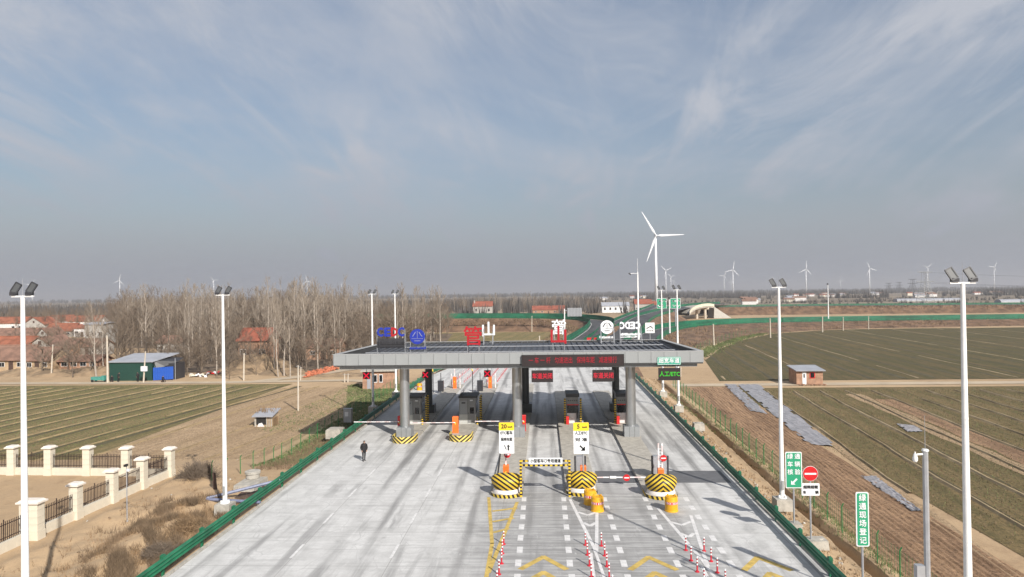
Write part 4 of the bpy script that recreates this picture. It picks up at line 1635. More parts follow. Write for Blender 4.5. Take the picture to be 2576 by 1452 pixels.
yC = 50.0
g1 = gate(PY(1273, 1180, yC).x, yC, 'orange gate box with raised arm and red disc under the 20 km/h sign', PY(1273, 1172, yC).z - .22, 'up', .9, discpos=(0.1, PY(1277, 1143, yC).z))
g2 = gate(PY(1467, 1180, yC).x, yC, 'orange gate box with lowered arm reaching right behind the two drums', PY(1467, 1174, yC).z - .22, 'right', 4.6, az=PY(1550, 1198.5, yC).z - .22, discpos=(PY(1575, 1199, yC).x - PY(1467, 1180, yC).x, PY(1575, 1199, yC).z))
azz = PY(1550, 1198.5, yC).z - .22
MB().tube((1.9, -.3, azz), (2.35, -.3, azz), .1, .1, 10).build('arm_bulge', 'white_paint', g2)
g3 = gate(PY(1662, 1190, yC).x, yC, 'orange gate box with raised double white arm on the rightmost island', PY(1662, 1180, yC).z - .22, 'up', 1.85, double=True, discpos=(.2, PY(1668, 1152, yC).z))
gate(PY(1148, 1070, 68.2).x, 67.6, 'tall orange gate box on the second island, its arm crossing the lane leftward', 1.55, 'left', 4.6, wd=.58)
gate(-2.9 + .8, 68.4, 'red gate box beside the middle front column with its arm across to the left', 1.5, 'left', 4.9, wd=.4, boxmat='red_paint')
gate(-13.9 - .75, 68.4, 'red gate box behind the left front column, arm reaching the guardrail', 1.5, 'left', 4.6, wd=.34, boxmat='red_paint')
# far-side gates seen under the canopy
for x, y, lab in ((-13.1, 99.5, 'distant orange gate box with raised white arm behind the left booth'), (-7.9, 99.5, 'distant orange gate box with raised white arm behind the second booth')):
    g = gate(x, y, lab, 1.6, 'up', 2.2, wd=.5)
    me_ = MB().b2((-.06, -.06, 0), (.06, .06, 2.1)).mesh('guard_post', 'arm_bands')
    put('guard_post', me_, g, (.75, .3, 0))
    put('guard_post', me_, g, (-.55, .5, 0))
for x, lab in ((-14.6, 'grey cabinet with thin mast at the far end of the first island'), (-9.0, 'grey cabinet with thin mast at the far end of the second island')):
    t = thing('control_cabinet', lab, 'cabinet', (x, 96.5, .22), 0, 'control cabinets')
    MB().b2((-.5, -.3, 0), (.3, .3, 1.5)).build('cabinet_body', 'dark_frame', t)
    MB().tube((-.1, .1, 1.5), (-.1, .1, 2.6), .05).build('mast', 'dark_frame', t)
    MB().tube((-1.1, -.6, -.2), (-1.1, -.6, 2.9), .06).build('side_post', 'dark_frame', t)
    MB().tube((-1.1, -.6, 2.9), (-1.2, -.6, 3.2), .08).build('beacon', 'yellow_sign', t)
# cabinets behind near gates
for px, py, lab, wv_ in ((1459, 1172, 'grey steel cabinet behind the orange gate box near the 5 km/h sign', .55), (1659, 1180, 'grey cabinet framed by dark posts on the rightmost island', .95)):
    p = PY(px, py, 51.3)
    t = thing('control_cabinet', lab, 'cabinet', (p.x, 51.3, .22), 0, 'control cabinets')
    MB().b2((-wv_ / 2, -.25, 0), (wv_ / 2, .25, 1.55)).build('cabinet_body', 'galvanised', t)
    for s_ in (-1, 1):
        MB().b2((s_ * (wv_ / 2 + .1) - .06, -.3, 0), (s_ * (wv_ / 2 + .1) + .06, -.18, 1.6)).build('side_post', 'dark_frame', t)


# ---- overhead signs on islands
def lane_sign(px0, px1, py0, pym, py1, Y, speed, l1, l2, arrow, lab, post):
    a, b_ = PY(px0, py0, Y), PY(px1, py1, Y)
    zm = PY(px0, pym, Y).z
    w_, h_ = b_.x - a.x, a.z - b_.z
    cx_, cz = (a.x + b_.x) / 2, (a.z + b_.z) / 2
    t = thing('lane_rule_sign', lab, 'road sign', (cx_, Y, .22), 0, 'speed limit lane signs')
    cz -= .22
    plate(w_, h_, .06, .04, z=cz).build('sign_plate', 'sign_white', t)
    hy = a.z - zm
    plate(w_ * 1.0, hy, .06, .012, y=-.03, z=cz + h_ / 2 - hy / 2).build('speed_panel', 'yellow_sign', t)
    text(speed, .42, 'black_ink', t, (-w_ * .17, -.045, cz + h_ / 2 - hy / 2), .012)
    text('km/h', .17, 'black_ink', t, (w_ * .24, -.045, cz + h_ / 2 - hy * .55), .006)
    text(l1, .27, 'black_ink', t, (0, -.03, cz + h_ * .16), .008, width=w_ * .80)
    text(l2, .27, 'black_ink', t, (0, -.03, cz - h_ * .05), .008, width=w_ * (.78 if len(l2) > 2 else .5))
    mb = MB()
    if arrow == 'merge':
        M1 = Matrix.Rotation(R(-22), 3, 'Y')
        mb.box((-.10, -.026, cz - h_ * .30), (.06, .006, .34), 0, M1)
        mb.box((.12, -.029, cz - h_ * .33), (.11, .006, .30))
        mb.add([(.12 - .13, -.0295, cz - h_ * .33 + .12), (.12 + .13, -.0295, cz - h_ * .33 + .12), (.12, -.0295, cz - h_ * .33 + .28)], [(0, 1, 2)])
    else:
        M1 = Matrix.Rotation(R(-45), 3, 'Y')
        c_ = Vector((.05, -.026, cz - h_ * .30))
        mb.box(c_, (.11, .006, .42), 0, M1)
        q = c_ + Vector((.16, -.004, -.16))
        mb.add([(q.x + .06, q.y, q.z - .06), (q.x + .05, q.y, q.z + .26), (q.x - .26, q.y, q.z - .06)], [(0, 1, 2), (2, 1, 0)])
    mb.build('arrow', 'black_ink', t)
    MB().tube(post[0], post[1], .06, None, 10).build('post', 'dark_frame' if arrow == 'merge' else 'galvanised', t)
    if arrow == 'merge':
        MB().tube((post[1][0], .05, post[1][2] - .02), (post[1][0], .05, cz + h_ / 2 - .2), .045, None, 8).build('post', 'galvanised', t)
    return t


lane_sign(1255, 1294, 1063, 1083, 1141, 49.0, '20', 'ETC客车', '保持车距', 'merge', 'white lane sign with yellow 20 km/h panel above the middle island', ((-.78, .3, 0), (-.42, .05, 2.75)))
lane_sign(1442, 1482, 1063, 1084, 1142, 49.0, '5', '人工/ETC', '对 准', 'down', 'white lane sign with yellow 5 km/h panel and black diagonal arrow', ((.12, .08, 0), (.12, .08, 4.6)))

# ---- height limit frame over the car lane
pL, pR = P(1311, 1250, 0), P(1433.5, 1250, 0)
Yg_ = (pL.y + pR.y) / 2
t = thing('height_limit_frame', 'black and yellow banded height limit frame across the small car lane', 'height barrier', ((pL.x + pR.x) / 2, Yg_, 0))
hw = (pR.x - pL.x) / 2
ztop = PY(1313, 1157, Yg_).z
for s_ in (-1, 1):
    MB().b2((s_ * hw - .075, -.075, 0), (s_ * hw + .075, .075, ztop)).build('post', 'band_vertical', t)
zl = PY(1370, 1170.5, Yg_).z
MB().b2((-hw + .08, -.06, zl - .06), (hw - .08, .06, zl + .06)).build('cross_beam', 'band_across', t)
MB().b2((-hw + .08, -.06, ztop - .13), (hw - .08, .06, ztop - .02)).build('cross_beam', 'band_across', t)
pa, pb = PY(1330, 1151, Yg_), PY(1415, 1167, Yg_)
sp = plate(pb.x - pa.x, pa.z - pb.z, .05, .04).build('name_plate', 'sign_white', t, loc=((pa.x + pb.x) / 2 - t.location.x, -.1, (pa.z + pb.z) / 2))
text('小型客车〇专用通道', .27, 'black_ink', sp, (0, -.03, 0), .006, width=(pb.x - pa.x) * .9)


# ---- drums
def drum(x, y, lab, far=False):
    t = thing('crash_drum', lab, 'traffic drum', (x, y, 0), random.uniform(-.3, .3), 'yellow crash drums')
    prof = [(.43, 0), (.43, .06), (.405, .09), (.405, .42), (.41, .44), (.41, .70), (.40, .72), (.40, .86), (.385, .92), (.30, .94), (.29, .90), (0, .90)]
    smooth_by_angle(MB().lathe(prof, 32).build('drum_body', 'drum_yellow', t), 35)
    band = MB()
    n = 40
    a0, a1 = -pi / 2 - 1.15, -pi / 2 + 1.15
    for i in range(n):
        pass
    band.lathe([(.416, .48), (.416, .64)], 30, a0, a1)
    band.f = band.f[:-1]
    b_ = band.build('reflective_band', 'post_red', t)
    ch = MB()
    for k in range(9):
        a = a0 + .12 + k * .25
        s_ = -1 if k < 4 else 1
        V_ = []
        for da, z in ((0, .49), (.11 * s_, .56), (0, .63), (.10, .63), (.10 + .11 * s_, .56), (.10, .49)):
            V_.append((.421 * cos(a + da), .421 * sin(a + da), z))
        ch.add(V_, [(0, 5, 4, 1), (1, 4, 3, 2)])
    ch.build('chevrons', 'sign_white', b_)
    for a in (.6, 2.2, 4.0):
        MB().tube((.3 * cos(a), .3 * sin(a), .93), (.3 * cos(a), .3 * sin(a), 1.0), .05, None, 8).build('filler_cap', 'drum_yellow', t)
    return t


for px, py, lab in ((1484.5, 1268, 'yellow crash drum with chevrons, rear one of the pair before the chevron bumper'),
                    (1503, 1285, 'yellow crash drum with chevrons, front one of the overlapping pair'),
                    (1689, 1285, 'single yellow crash drum in front of the rightmost island')):
    p = P(px, py, 0)
    drum(p.x, p.y, lab)
p = P(1052, 981, 0)
t = drum(-18.3, 99.5, 'distant yellow drum by the left guardrail, seen past the left column')

# ---- flexible posts
def flexpost_mesh():
    prof = [(.11, 0), (.11, .03), (.045, .05), (.04, .72), (.03, .75), (0, .76)]
    return MB().lathe(prof, 10)


fp_base = thing('flexible_post', 'tmp', 'bollard', (0, 0, 0), 0, 'red and white flexible posts')
b_ = MB().lathe([(.042, .05), (.042, .30)], 10)
b_.build('lower_sleeve', 'post_red', fp_base)
MB().lathe([(.11, 0), (.11, .035), (.05, .05)], 10).build('foot', 'post_red', fp_base)
MB().lathe([(.040, .30), (.040, .73), (.02, .76)], 10).build('banded_tube', 'post_bands', fp_base)
first = True
rows = [(-2.37, 38.1, 1.36, 5, 'in the row before the diagonal bumper'),
        (2.15, 38.0, 1.42, 5, 'in the left row before the drum pair'), (3.04, 37.9, 1.42, 5, 'in the right row before the drum pair'),
        (7.47, 37.3, 1.42, 4, 'in the left row before the single drum'), (8.46, 37.2, 1.42, 5, 'in the right row before the single drum')]
ordn = ['farthest', 'second', 'third', 'fourth', 'fifth']
for x, y, st, n_, d in rows:
    for k in range(n_):
        lab = 'red and white post, %s %s' % (ordn[k] if k < 4 else 'nearest viewer', d)
        loc = (x + random.uniform(-.03, .03), y - st * k, 0)
        if first:
            fp_base.location = loc
            fp_base['label'] = lab
            first = False
        else:
            dup(fp_base, loc, random.uniform(0, 3), lab)
for x, d in ((-14.35, 'left row far behind the first island'), (-12.7, 'right row far behind the first island'), (-9.0, 'left row far behind the second island'), (-7.4, 'right row far behind the second island')):
    for k in range(12):
        dup(fp_base, (x + k * .05, 108 + 1.9 * k, 0), 0, 'tiny red and white post, ' + d)

# ================================================================== LAMP MASTS
def mast(x, y, s_, lab, zb=-.35):
    """s_ = +1: lamps lean towards +x"""
    t = thing('lamp_mast', lab, 'lamp mast', (x, y, zb), 0, 'white lamp masts along the plaza')
    H_ = 14.15 - zb
    smooth_by_angle(MB().tube((0, 0, .75), (0, 0, H_), .155, .078, 20).build('pole', 'white_paint', t))
    MB().box((0, 0, .375), (1.0, 1.0, .75)).build('footing', 'concrete_block', t)
    f = MB().tube((0, 0, .75), (0, 0, .79), .30, .30, 16)
    for k in range(8):
        a = k * pi / 4
        f.tube((.25 * cos(a), .25 * sin(a), .78), (.25 * cos(a), .25 * sin(a), .88), .025, None, 6)
    for k in range(4):
        a = k * pi / 2 + .4
        f.box((.21 * cos(a), .21 * sin(a), .86), (.12, .02, .16), 0, Matrix.Rotation(a, 3, 'Z'))
    f.build('flange', 'white_paint', t)
    MB().b2((.0 - .07, -.175, 1.3), (.07, -.13, 1.9)).build('access_door', 'panel_grey', t)
    for zz_ in (5.0, 9.5):
        MB().tube((0, 0, zz_), (0, 0, zz_ + .05), .165 - .0057 * zz_, None, 16).build('weld_collar', 'white_paint', t)
    MB().b2((-.46, -.04, H_ - .03), (.46, .04, H_ + .03)).build('crossbar', 'white_paint', t)
    for x0 in (-.33, .33):
        fl = MB()
        fl.b2((x0 - s_ * .05 - .12, -.09, H_ + .04), (x0 - s_ * .05 + .12, .10, H_ + .18))
        fo = fl.build('floodlight', 'dark_frame', t)
        # tilted frame: leans over towards the plaza
        M_ = Matrix.Rotation(R(s_ * 27), 3, 'Y') @ Matrix.Rotation(R(-12), 3, 'X')
        c_ = Vector((x0 + s_ * .07, -.02, H_ + .34))
        fr_ = MB()
        w2, h2 = .125, .215
        for dx, dz, sx_, sz_ in ((-w2, 0, .04, 2 * h2), (w2, 0, .04, 2 * h2), (0, h2, 2 * w2, .04), (0, -h2, 2 * w2, .04)):
            fr_.box(c_ + M_ @ Vector((dx, 0, dz)), (sx_, .07, sz_), 0, M_)
        fr_.build('lamp_frame', 'dark_frame', fo)
        MB().box(c_, (2 * w2 - .03, .03, 2 * h2 - .03), 0, M_).build('lens', 'lamp_glass', fo)
    MB().tube((0, 0, H_), (0, 0, H_ + .75), .012, .006, 5).build('lightning_rod', 'galvanised', t)
    return t


for xm_, y, lab in ((-21.2, 26.9, 'nearest white lamp mast on the left, foot out of sight'), (-21.2, 44.3, 'white lamp mast left of the plaza whose footing touches the guardrail'),
               (-21.0, 82.9, 'left lamp mast rising just behind the canopy end, beside a red cross signal'), (-20.8, 95.0, 'left lamp mast seen behind the canopy beside the blue letters')):
    mast(xm_, y, 1, lab)
for xm_, y, lab in ((15.4, 25.8, 'nearest white lamp mast on the right, crossing the field view'), (15.4, 45.4, 'white lamp mast on the right beside the green two column sign'),
               (15.9, 82.0, 'right lamp mast on a footing just beyond the canopy corner'), (16.05, 93.5, 'right lamp mast behind the canopy, beside the green direction signs')):
    mast(xm_, y, -1, lab)
# one more mast of the row behind the viewer: its shadow falls on the left bank
# tall camera mast behind the plaza
p = P(1608, 845, 0)
ym = 150.0
xm = PY(1605, 760, ym).x
t = thing('camera_mast', 'tall thin white mast with a camera arm and antenna behind the canopy', 'camera mast', (xm, ym, -1.3))
MB().tube((0, 0, 0), (0, 0, PY(1603, 685, ym).z + 1.3), .26, .15, 14).build('pole', 'white_paint', t)
zz = PY(1603, 688, ym).z + 1.3
MB().tube((0, 0, zz), (-1.5, 0, zz), .06).build('arm', 'white_paint', t)
MB().tube((-1.9, 0, zz + .1), (-1.5, 0, zz - .3), .16, .10, 10).build('camera', 'black_plastic', t)
MB().tube((0, 0, zz + .2), (0, 0, PY(1603, 650, ym).z + 1.3), .05, .03, 6).build('antenna', 'white_paint', t)
# small white poles further back
for px, py0, py1, Y, lab in ((1685, 752, 838, 190, 'thin white pole between the two green direction signs'), (2084, 716, 802, 262, 'lone white lamp mast above the long green guardrail')):
    a, b_ = PY(px, py0, Y), PY(px, py1, Y)
    t = thing('lamp_mast', lab, 'lamp mast', (b_.x, Y, b_.z), 0, 'distant lamp masts')
    MB().tube((0, 0, 0), (0, 0, a.z - b_.z), .22, .13, 10).build('pole', 'white_paint', t)
    MB().b2((-.3, -.2, a.z - b_.z - .1), (.1, .2, a.z - b_.z + .5)).build('floodlight', 'dark_frame', t)

# ================================================================== ROADSIDE SIGNS
def rsign(px0, py0, px1, py1, Y, mat, lab, cat='road sign', bord=True, r=.08, base=(0, 0), pz=None, name='road_sign', pm='galvanised', yaw=0):
    a, b_ = PY(px0, py0, Y), PY(px1, py1, Y)
    w_, h_ = b_.x - a.x, a.z - b_.z
    gx_ = (a.x + b_.x) / 2
    zb = gh(gx_, Y) if pz is None else pz
    t = thing(name, lab, cat, (gx_, Y, zb), yaw)
    cz = (a.z + b_.z) / 2 - zb
    if bord:
        plate(w_, h_, r, .03, z=cz).build('border', 'sign_white', t)
        plate(w_ - .10, h_ - .10, r * .8, .012, y=-.02, z=cz).build('sign_plate', mat, t)
    else:
        plate(w_, h_, r, .03, z=cz).build('sign_plate', mat, t)
    MB().tube((0, .06, 0), (0, .06, cz), .05, None, 10).build('post', pm, t)
    return t, w_, h_, cz


# posts stand between guardrail and ditch
Ys = 41.0
t, w_, h_, cz = rsign(1975, 1137, 2018, 1228, Ys, 'sign_green', 'green sign with six white characters in two columns and a diagonal arrow')
for i, ch in enumerate('绿通车辆核验'):
    text(ch, .34, 'sign_white', t, ((-1, 1)[i % 2] * w_ * .22, -.032, cz + h_ * (.37 - .215 * (i // 2))), .006)
mb = MB()
M1 = Matrix.Rotation(R(45), 3, 'Y')
mb.box((.05, -.032, cz - h_ * .32 + .05), (.10, .01, .34), 0, M1)
mb.add([(-.17, -.036, cz - h_ * .32 - .17), (.08, -.036, cz - h_ * .32 - .17), (-.17, -.036, cz - h_ * .32 + .08)], [(0, 1, 2)])
mb.build('arrow', 'sign_white', t)
MB().box((0, .05, .25), (.7, .7, .6)).build('footing', 'concrete_block', t)
Ys = 38.6
t, w_, h_, cz = rsign(2016, 1216, 2062, 1247, Ys, 'sign_white', 'red no entry disc above a white plate with black characters', bord=True, r=.06)
a, b_ = PY(2020, 1172, Ys), PY(2059, 1211, Ys)
rr_ = (b_.x - a.x) / 2
zc = (a.z + b_.z) / 2 - t.location.z
d_ = disc(rr_, .03, 36, y=0, z=zc).build('disc_rim', 'sign_white', t)
disc(rr_ * .96, .012, 36, y=-.021, z=zc).build('red_disc', 'sign_red', d_)
MB().b2((-rr_ * .76, -.036, zc - rr_ * .13), (rr_ * .76, -.028, zc + rr_ * .10)).build('white_bar', 'sign_white', d_)
text('超限超载', .19, 'black_ink', t, (0, -.034, cz + .13), .006, width=w_ * .82)
text('车', .19, 'black_ink', t, (-w_ * .34, -.034, cz - .16), .006)
text('辆', .19, 'black_ink', t, (w_ * .34, -.034, cz - .16), .006)
MB().tube((0, .06, cz), (0, .06, zc), .05, None, 8).build('post', 'galvanised', t)
MB().box((0, .05, .2), (.8, .8, .5)).build('footing', 'concrete_block', t)
Ys = 31.6
t, w_, h_, cz = rsign(2152, 1238, 2187, 1375, Ys, 'sign_green', 'tall narrow green sign with five white characters in one column')
for i, ch in enumerate('绿通现场登记'):
    text(ch, .33, 'sign_white', t, (0, -.032, cz + h_ * (.39 - .156 * i)), .006)
t['label'] = 'tall narrow green sign with one column of white characters'

# grey camera post
Yp = 25.6
pt, pb_ = PY(2331, 1134, Yp), PY(2333, 1452, Yp)
zb = gh(pb_.x, Yp)
t = thing('camera_post', 'grey steel camera post with white dome camera and thin whip antenna', 'camera post', (pb_.x, Yp, zb))
Ht = pt.z - zb
MB().tube((0, 0, 0), (0, 0, Ht), .115, .10, 8).build('pole', 'galvanised', t)
MB().tube((0, 0, Ht), (0, 0, Ht + .06), .13, .10, 10).build('pole_cap', 'white_paint', t)
MB().tube((0, 0, Ht), (0, 0, PY(2327, 1045, Yp).z - zb), .012, .006, 6).build('antenna', 'galvanised', t)
zc = PY(2305, 1145, Yp).z - zb
MB().tube((0, 0, zc + .04), (-.30, 0, zc + .02), .035).build('arm', 'white_paint', t)
o = MB().lathe([(.0, -.20), (.05, -.19), (.085, -.14), (.09, -.05), (.07, .03), (.05, .10), (.02, .12), (0, .12)], 16).build('dome_camera', 'white_paint', t, loc=(-.36, 0, zc - .06))
smooth_by_angle(o)
MB().tube((-.36, 0, zc), (-.36, 0, zc + .12), .025).build('camera_stem', 'white_paint', t)
MB().b2((-.42, -.12, .2), (-.13, .12, PY(2320, 1421, Yp).z - zb)).build('cabinet', 'galvanised', t)

# far direction signs, gantry back, ramp sign
Yd = 255.0
for x0, x1, lab in ((1652, 1677, 'left one of two distant green direction signs over the ramps'), (1686, 1712, 'right one of two distant green direction signs over the ramps')):
    a, b_ = PY(x0, 751, Yd), PY(x1, 776, Yd)
    w_, h_ = b_.x - a.x, a.z - b_.z
    t = thing('direction_sign', lab, 'road sign', ((a.x + b_.x) / 2, Yd, 0), 0, 'distant green direction signs')
    cz = (a.z + b_.z) / 2
    plate(w_, h_, .2, .2, z=cz).build('border', 'sign_white', t)
    plate(w_ - .25, h_ - .25, .15, .1, y=-.1, z=cz).build('sign_plate', 'sign_green', t)
    s_ = -1 if x0 < 1680 else 1
    rr2 = random.Random(x0)
    mb = MB()
    for row, k in ((.22, 3), (-.24, 2)):
        for i in range(k):
            xx = -w_ * .3 + i * w_ * .28
            for j in range(4):
                mb.b2((xx + rr2.uniform(0, .5), -.17, cz + h_ * row + rr2.uniform(-.35, .25)), (xx + rr2.uniform(.55, .8), -.16, cz + h_ * row + rr2.uniform(.3, .45)))
    M1 = Matrix.Rotation(R(s_ * 45), 3, 'Y')
    mb.box((s_ * w_ * .3, -.17, cz - h_ * .25), (.25, .02, 1.0), 0, M1)
    mb.build('lettering', 'sign_white', t)
    MB().tube((0, .3, -1), (0, .3, cz), .18).build('post', 'galvanised', t)
Yd = 170.0
a, b_ = PY(1623, 812, Yd), PY(1647, 838, Yd)
t = thing('ramp_sign', 'square white sign with black arrow symbol beside the ramp behind the canopy', 'road sign', ((a.x + b_.x) / 2, Yd, -.5))
w_, h_ = b_.x - a.x, a.z - b_.z
cz = (a.z + b_.z) / 2 + .5
plate(w_, h_, .1, .08, z=cz).build('sign_plate', 'sign_white', t)
mb = MB()
mb.box((-.35, -.06, cz + .1), (.2, .02, 1.1), 0, Matrix.Rotation(R(60), 3, 'Y'))
mb.box((.4, -.064, cz + .15), (.2, .02, .9), 0, Matrix.Rotation(R(-50), 3, 'Y'))
for k in range(4):
    mb.b2((-.8 + k * .45, -.06, cz - .85), (-.58 + k * .45, -.05, cz - .55))
mb.build('symbol', 'black_ink', t)
MB().tube((0, .05, 0), (0, .05, cz), .08).build('post', 'galvanised', t)
Yd = 205.0
a, b_ = PY(1427, 775, Yd), PY(1464, 796, Yd)
t = thing('gantry_sign', 'ribbed grey back of a road sign on a single pole before the loop ramp', 'road sign', (PY(1420, 790, Yd).x, Yd, -1.2))
w_, h_ = b_.x - a.x, a.z - b_.z
cx_, cz = (a.x + b_.x) / 2 - t.location.x, (a.z + b_.z) / 2 + 1.2
plate(w_, h_, .1, .06, x=cx_, z=cz, y=.1).build('sign_plate', 'galvanised', t)
me_ = MB().b2((-.06, -.06, -h_ / 2), (.06, .06, h_ / 2)).mesh('stiffener', 'panel_grey')
for k in range(10):
    put('stiffener', me_, t, (cx_ - w_ * .45 + k * w_ * .1, .0, cz))
MB().tube((0, .3, 0), (0, .3, cz + h_ * .4), .2, .16).build('pole', 'white_paint', t)
MB().tube((0, .3, cz + .5), (cx_ + w_ / 2, .3, cz + .5), .1).build('arm', 'galvanised', t)
for k in range(3):
    pass
# small red water barrier on the ramp fork
p = P(1497, 853, 0)
t = thing('barrier_block', 'red plastic road barrier at the fork behind the canopy roof', 'barrier', (p.x - 1, 196, 0))
MB().b2((-2.2, -.3, 0), (2.0, .3, .35)).build('base', 'red_paint', t)
MB().b2((-2.0, -.15, .35), (1.8, .15, 1.0)).build('body', 'red_paint', t)

# ================================================================== UTILITY POLES
def upole(px0, py0, px1, py1, lab, r=.14, mat='pole_concrete', z=-1.3, extra=None):
    b_ = P(px1, py1, z)
    a = PY(px0, py0, b_.y)
    t = thing('utility_pole', lab, 'utility pole', b_[:], 0, 'concrete utility poles in the fields')
    d_ = a - b_
    MB().tube((0, 0, 0), d_, r * 1.15, r * .8, 10).build('pole', mat, t)
    if extra == 'box':
        q = d_ * .45
        MB().box((q.x + .1, q.y - .25, q.z), (1.1, .3, .9)).build('meter_box', 'sign_white', t)
    else:
        MB().tube((d_.x - .3, 0, d_.z - .15), (d_.x + .3, 0, d_.z - .15), .035, None, 5).build('pole_bracket', 'galvanised', t)
    return t


for a in ((269, 844, 271, 963, 'concrete pole standing at the left corner of the green shed', .17), (366, 884, 361, 963, 'leaning pole with a white meter box in front of the green shed', .13, 'pole_concrete', -1.3, 'box'),
          (133, 867, 129, 947, 'pale pole in front of the brown roofed village houses', .13), (614, 889, 613, 957, 'concrete pole at the mound below the small red roofed house', .14),
          (750, 919, 750, 1034, 'lone concrete pole on the bare field right of the hut', .11), (757, 924, 756, 958, 'short pale pole left of the orange tile heap', .10),
          (867, 940, 867, 962, 'first short pole behind the canopy end', .1), (876, 940, 875, 962, 'second short pole behind the canopy end', .1),
          (1794, 815, 1796, 869, 'pole at the foot of the brown bank right of the canopy', .2), (1937, 801, 1938, 850, 'pole with white foot by the dirt track, left of the lamp mast', .2),
          (2069, 796, 2069, 836, 'pole at the far edge of the upper wheat field', .2), (2121, 798, 2121, 832, 'thin pole on the bank under the long green rail', .15),
          (2185, 796, 2185, 829, 'thin pole further right on the bank under the long rail', .15), (1713, 900, 1712, 948, 'thin pole beside the country road behind the canopy corner', .1)):
    upole(*a)
upole(1357, 845, 1357, 872, 'pole on the meadow behind the red roof character', .2)
upole(1338, 795, 1338, 835, 'thin pole on the meadow below the loop ramp', .15)

# ================================================================== RIGHT HAND MESH FENCE
def mesh_fence(x, ys, h, lab, zf, curved=False, with_mesh=True, mat='fence_green', xs=None):
    t = thing('mesh_fence', lab, 'fence', (x, ys[0], 0), 0, 'green wire mesh fences')
    mp = MB()
    mp.tube((0, 0, -.1), (0, 0, h - .15), .035, None, 6)
    mp.tube((0, 0, h - .15), (.10, 0, h + .05), .035, .03, 6)
    me_ = mp.mesh('fence_post', mat)
    zs = []
    for i, y in enumerate(ys):
        xx = (xs[i] - x) if xs else 0
        z = gh(x + xx, y) if zf is None else zf
        zs.append(z)
        put('fence_post', me_, t, (xx, y - ys[0], z), (0, 0, random.uniform(-.3, .3)))
    if with_mesh:
        for i in range(len(ys) - 1):
            x0, x1 = ((xs[i] - x), (xs[i + 1] - x)) if xs else (0, 0)
            y0, y1 = ys[i] - ys[0] + .04, ys[i + 1] - ys[0] - .04
            z0 = (zs[i] + zs[i + 1]) / 2
            mb = MB()
            nv = 7 if y0 + ys[0] < 95 else 4
            for k in range(nv):
                s_ = (k + .5) / nv
                xx, yy = x0 + (x1 - x0) * s_, y0 + (y1 - y0) * s_
                mb.box((xx, yy, z0 + h / 2), (.008, .012, h - .1))
            for k in range(5):
                zz_ = z0 + .08 + (h - .2) * k / 4
                mb.add([(x0, y0, zz_), (x1, y1, zz_), (x1, y1, zz_ + .014), (x0, y0, zz_ + .014)], [(0, 1, 2, 3)])
            mb.build('mesh_panel', mat, t)
    return t


mesh_fence(17.8, [26 + 2.35 * k for k in range(36)], 1.75, 'green wire mesh fence between the ditch and the ploughed strip', None, xs=[17.8 + .034 * max(0, 2.35 * k - 12) for k in range(36)])
mesh_fence(-24.3, [62 + 2.5 * k for k in range(24)], 1.7, 'green wire mesh fence outside the left guardrail', None)
mesh_fence(-25.0, [51.0, 53.2, 55.0, 57.0, 58.8, 60.4], 1.5, 'row of bare curved green fence posts left of the plaza without mesh', None, with_mesh=False, xs=[-25.4, -25.3, -25.0, -24.8, -24.6, -24.4])
pts_ = [(1735, 895), (1762, 880), (1795, 866), (1835, 853), (1875, 843), (1915, 836), (1960, 830), (2010, 826)]
dense = []
for i in range(len(pts_) - 1):
    a, b_ = P(*pts_[i], -1.3), P(*pts_[i + 1], -1.3)
    k = max(1, int((b_ - a).length / 5))
    dense += [a.lerp(b_, j / k) for j in range(k)]
mesh_fence(dense[0].x, [q.y for q in dense], 1.8, 'distant green mesh fence at the foot of the brown bank', -1.3, xs=[q.x for q in dense])
# shade cloth screens
def cloth(pts, h, lab):
    t = thing('shade_cloth', lab, 'cloth screen', pts[0][:], 0, 'green cloth on the fence')
    mb = MB()
    V_ = []
    for k, p in enumerate(pts):
        q = p - pts[0]
        V_ += [(q.x, q.y, q.z), (q.x + .05 * sin(k * 2.1), q.y, q.z + h - .1 * abs(sin(k * 1.3)))]
    mb.add(V_, [(2 * i, 2 * i + 2, 2 * i + 3, 2 * i + 1) for i in range(len(pts) - 1)])
    mb.build('cloth', 'mesh_green', t)


# roadside concrete bits on the right
for px, py, sx_, sy_, sz_, lab in ((1757, 1084, 1.1, 1.1, .75, 'pale concrete chamber beside the right guardrail near the canopy'), (2058, 1378, .9, .9, .5, 'pale concrete block behind the no entry sign post'),):
    p = P(px, py, -.5)
    t = thing('concrete_chamber', lab, 'manhole', (p.x, p.y, gh(p.x, p.y)), 0, 'concrete chambers')
    MB().box((0, 0, sz_ / 2), (sx_, sy_, sz_), 0, None, .92).build('chamber', 'concrete_block', t)
    MB().lathe([(.28, 0), (.28, .05), (.24, .06)], 16).build('cover', 'concrete_block', t, loc=(0, 0, sz_))
# rubble and clods along the right shoulder and in the soil
def clods(name, spots, smin, smax, mat):
    mb = MB()
    for x, y in spots:
        s_ = random.uniform(smin, smax)
        M_ = Matrix.Rotation(random.uniform(0, 6), 3, 'Z') @ Matrix.Rotation(random.uniform(-.5, .5), 3, 'X')
        mb.box((x, y, gh(x, y) + s_ * .25), (s_, s_ * random.uniform(.6, 1.2), s_ * .6), 0, M_, random.uniform(.5, .9))
    return stuff(mb.build(name, mat))


clods('rubble', [(random.uniform(14.6, 16.6), random.uniform(24, 115)) for _ in range(420)], .05, .18, 'bank_soil')
clods('rubble', [(random.uniform(14.7, 16.4), random.uniform(24, 115)) for _ in range(150)], .05, .18, 'concrete_block')
clods('rubble', [(random.uniform(-29, -21), random.uniform(24, 58)) for _ in range(160)], .04, .15, 'bank_soil')
clods('rubble', [(random.uniform(-30, -21), random.uniform(24, 110)) for _ in range(40)], .05, .16, 'concrete_block')

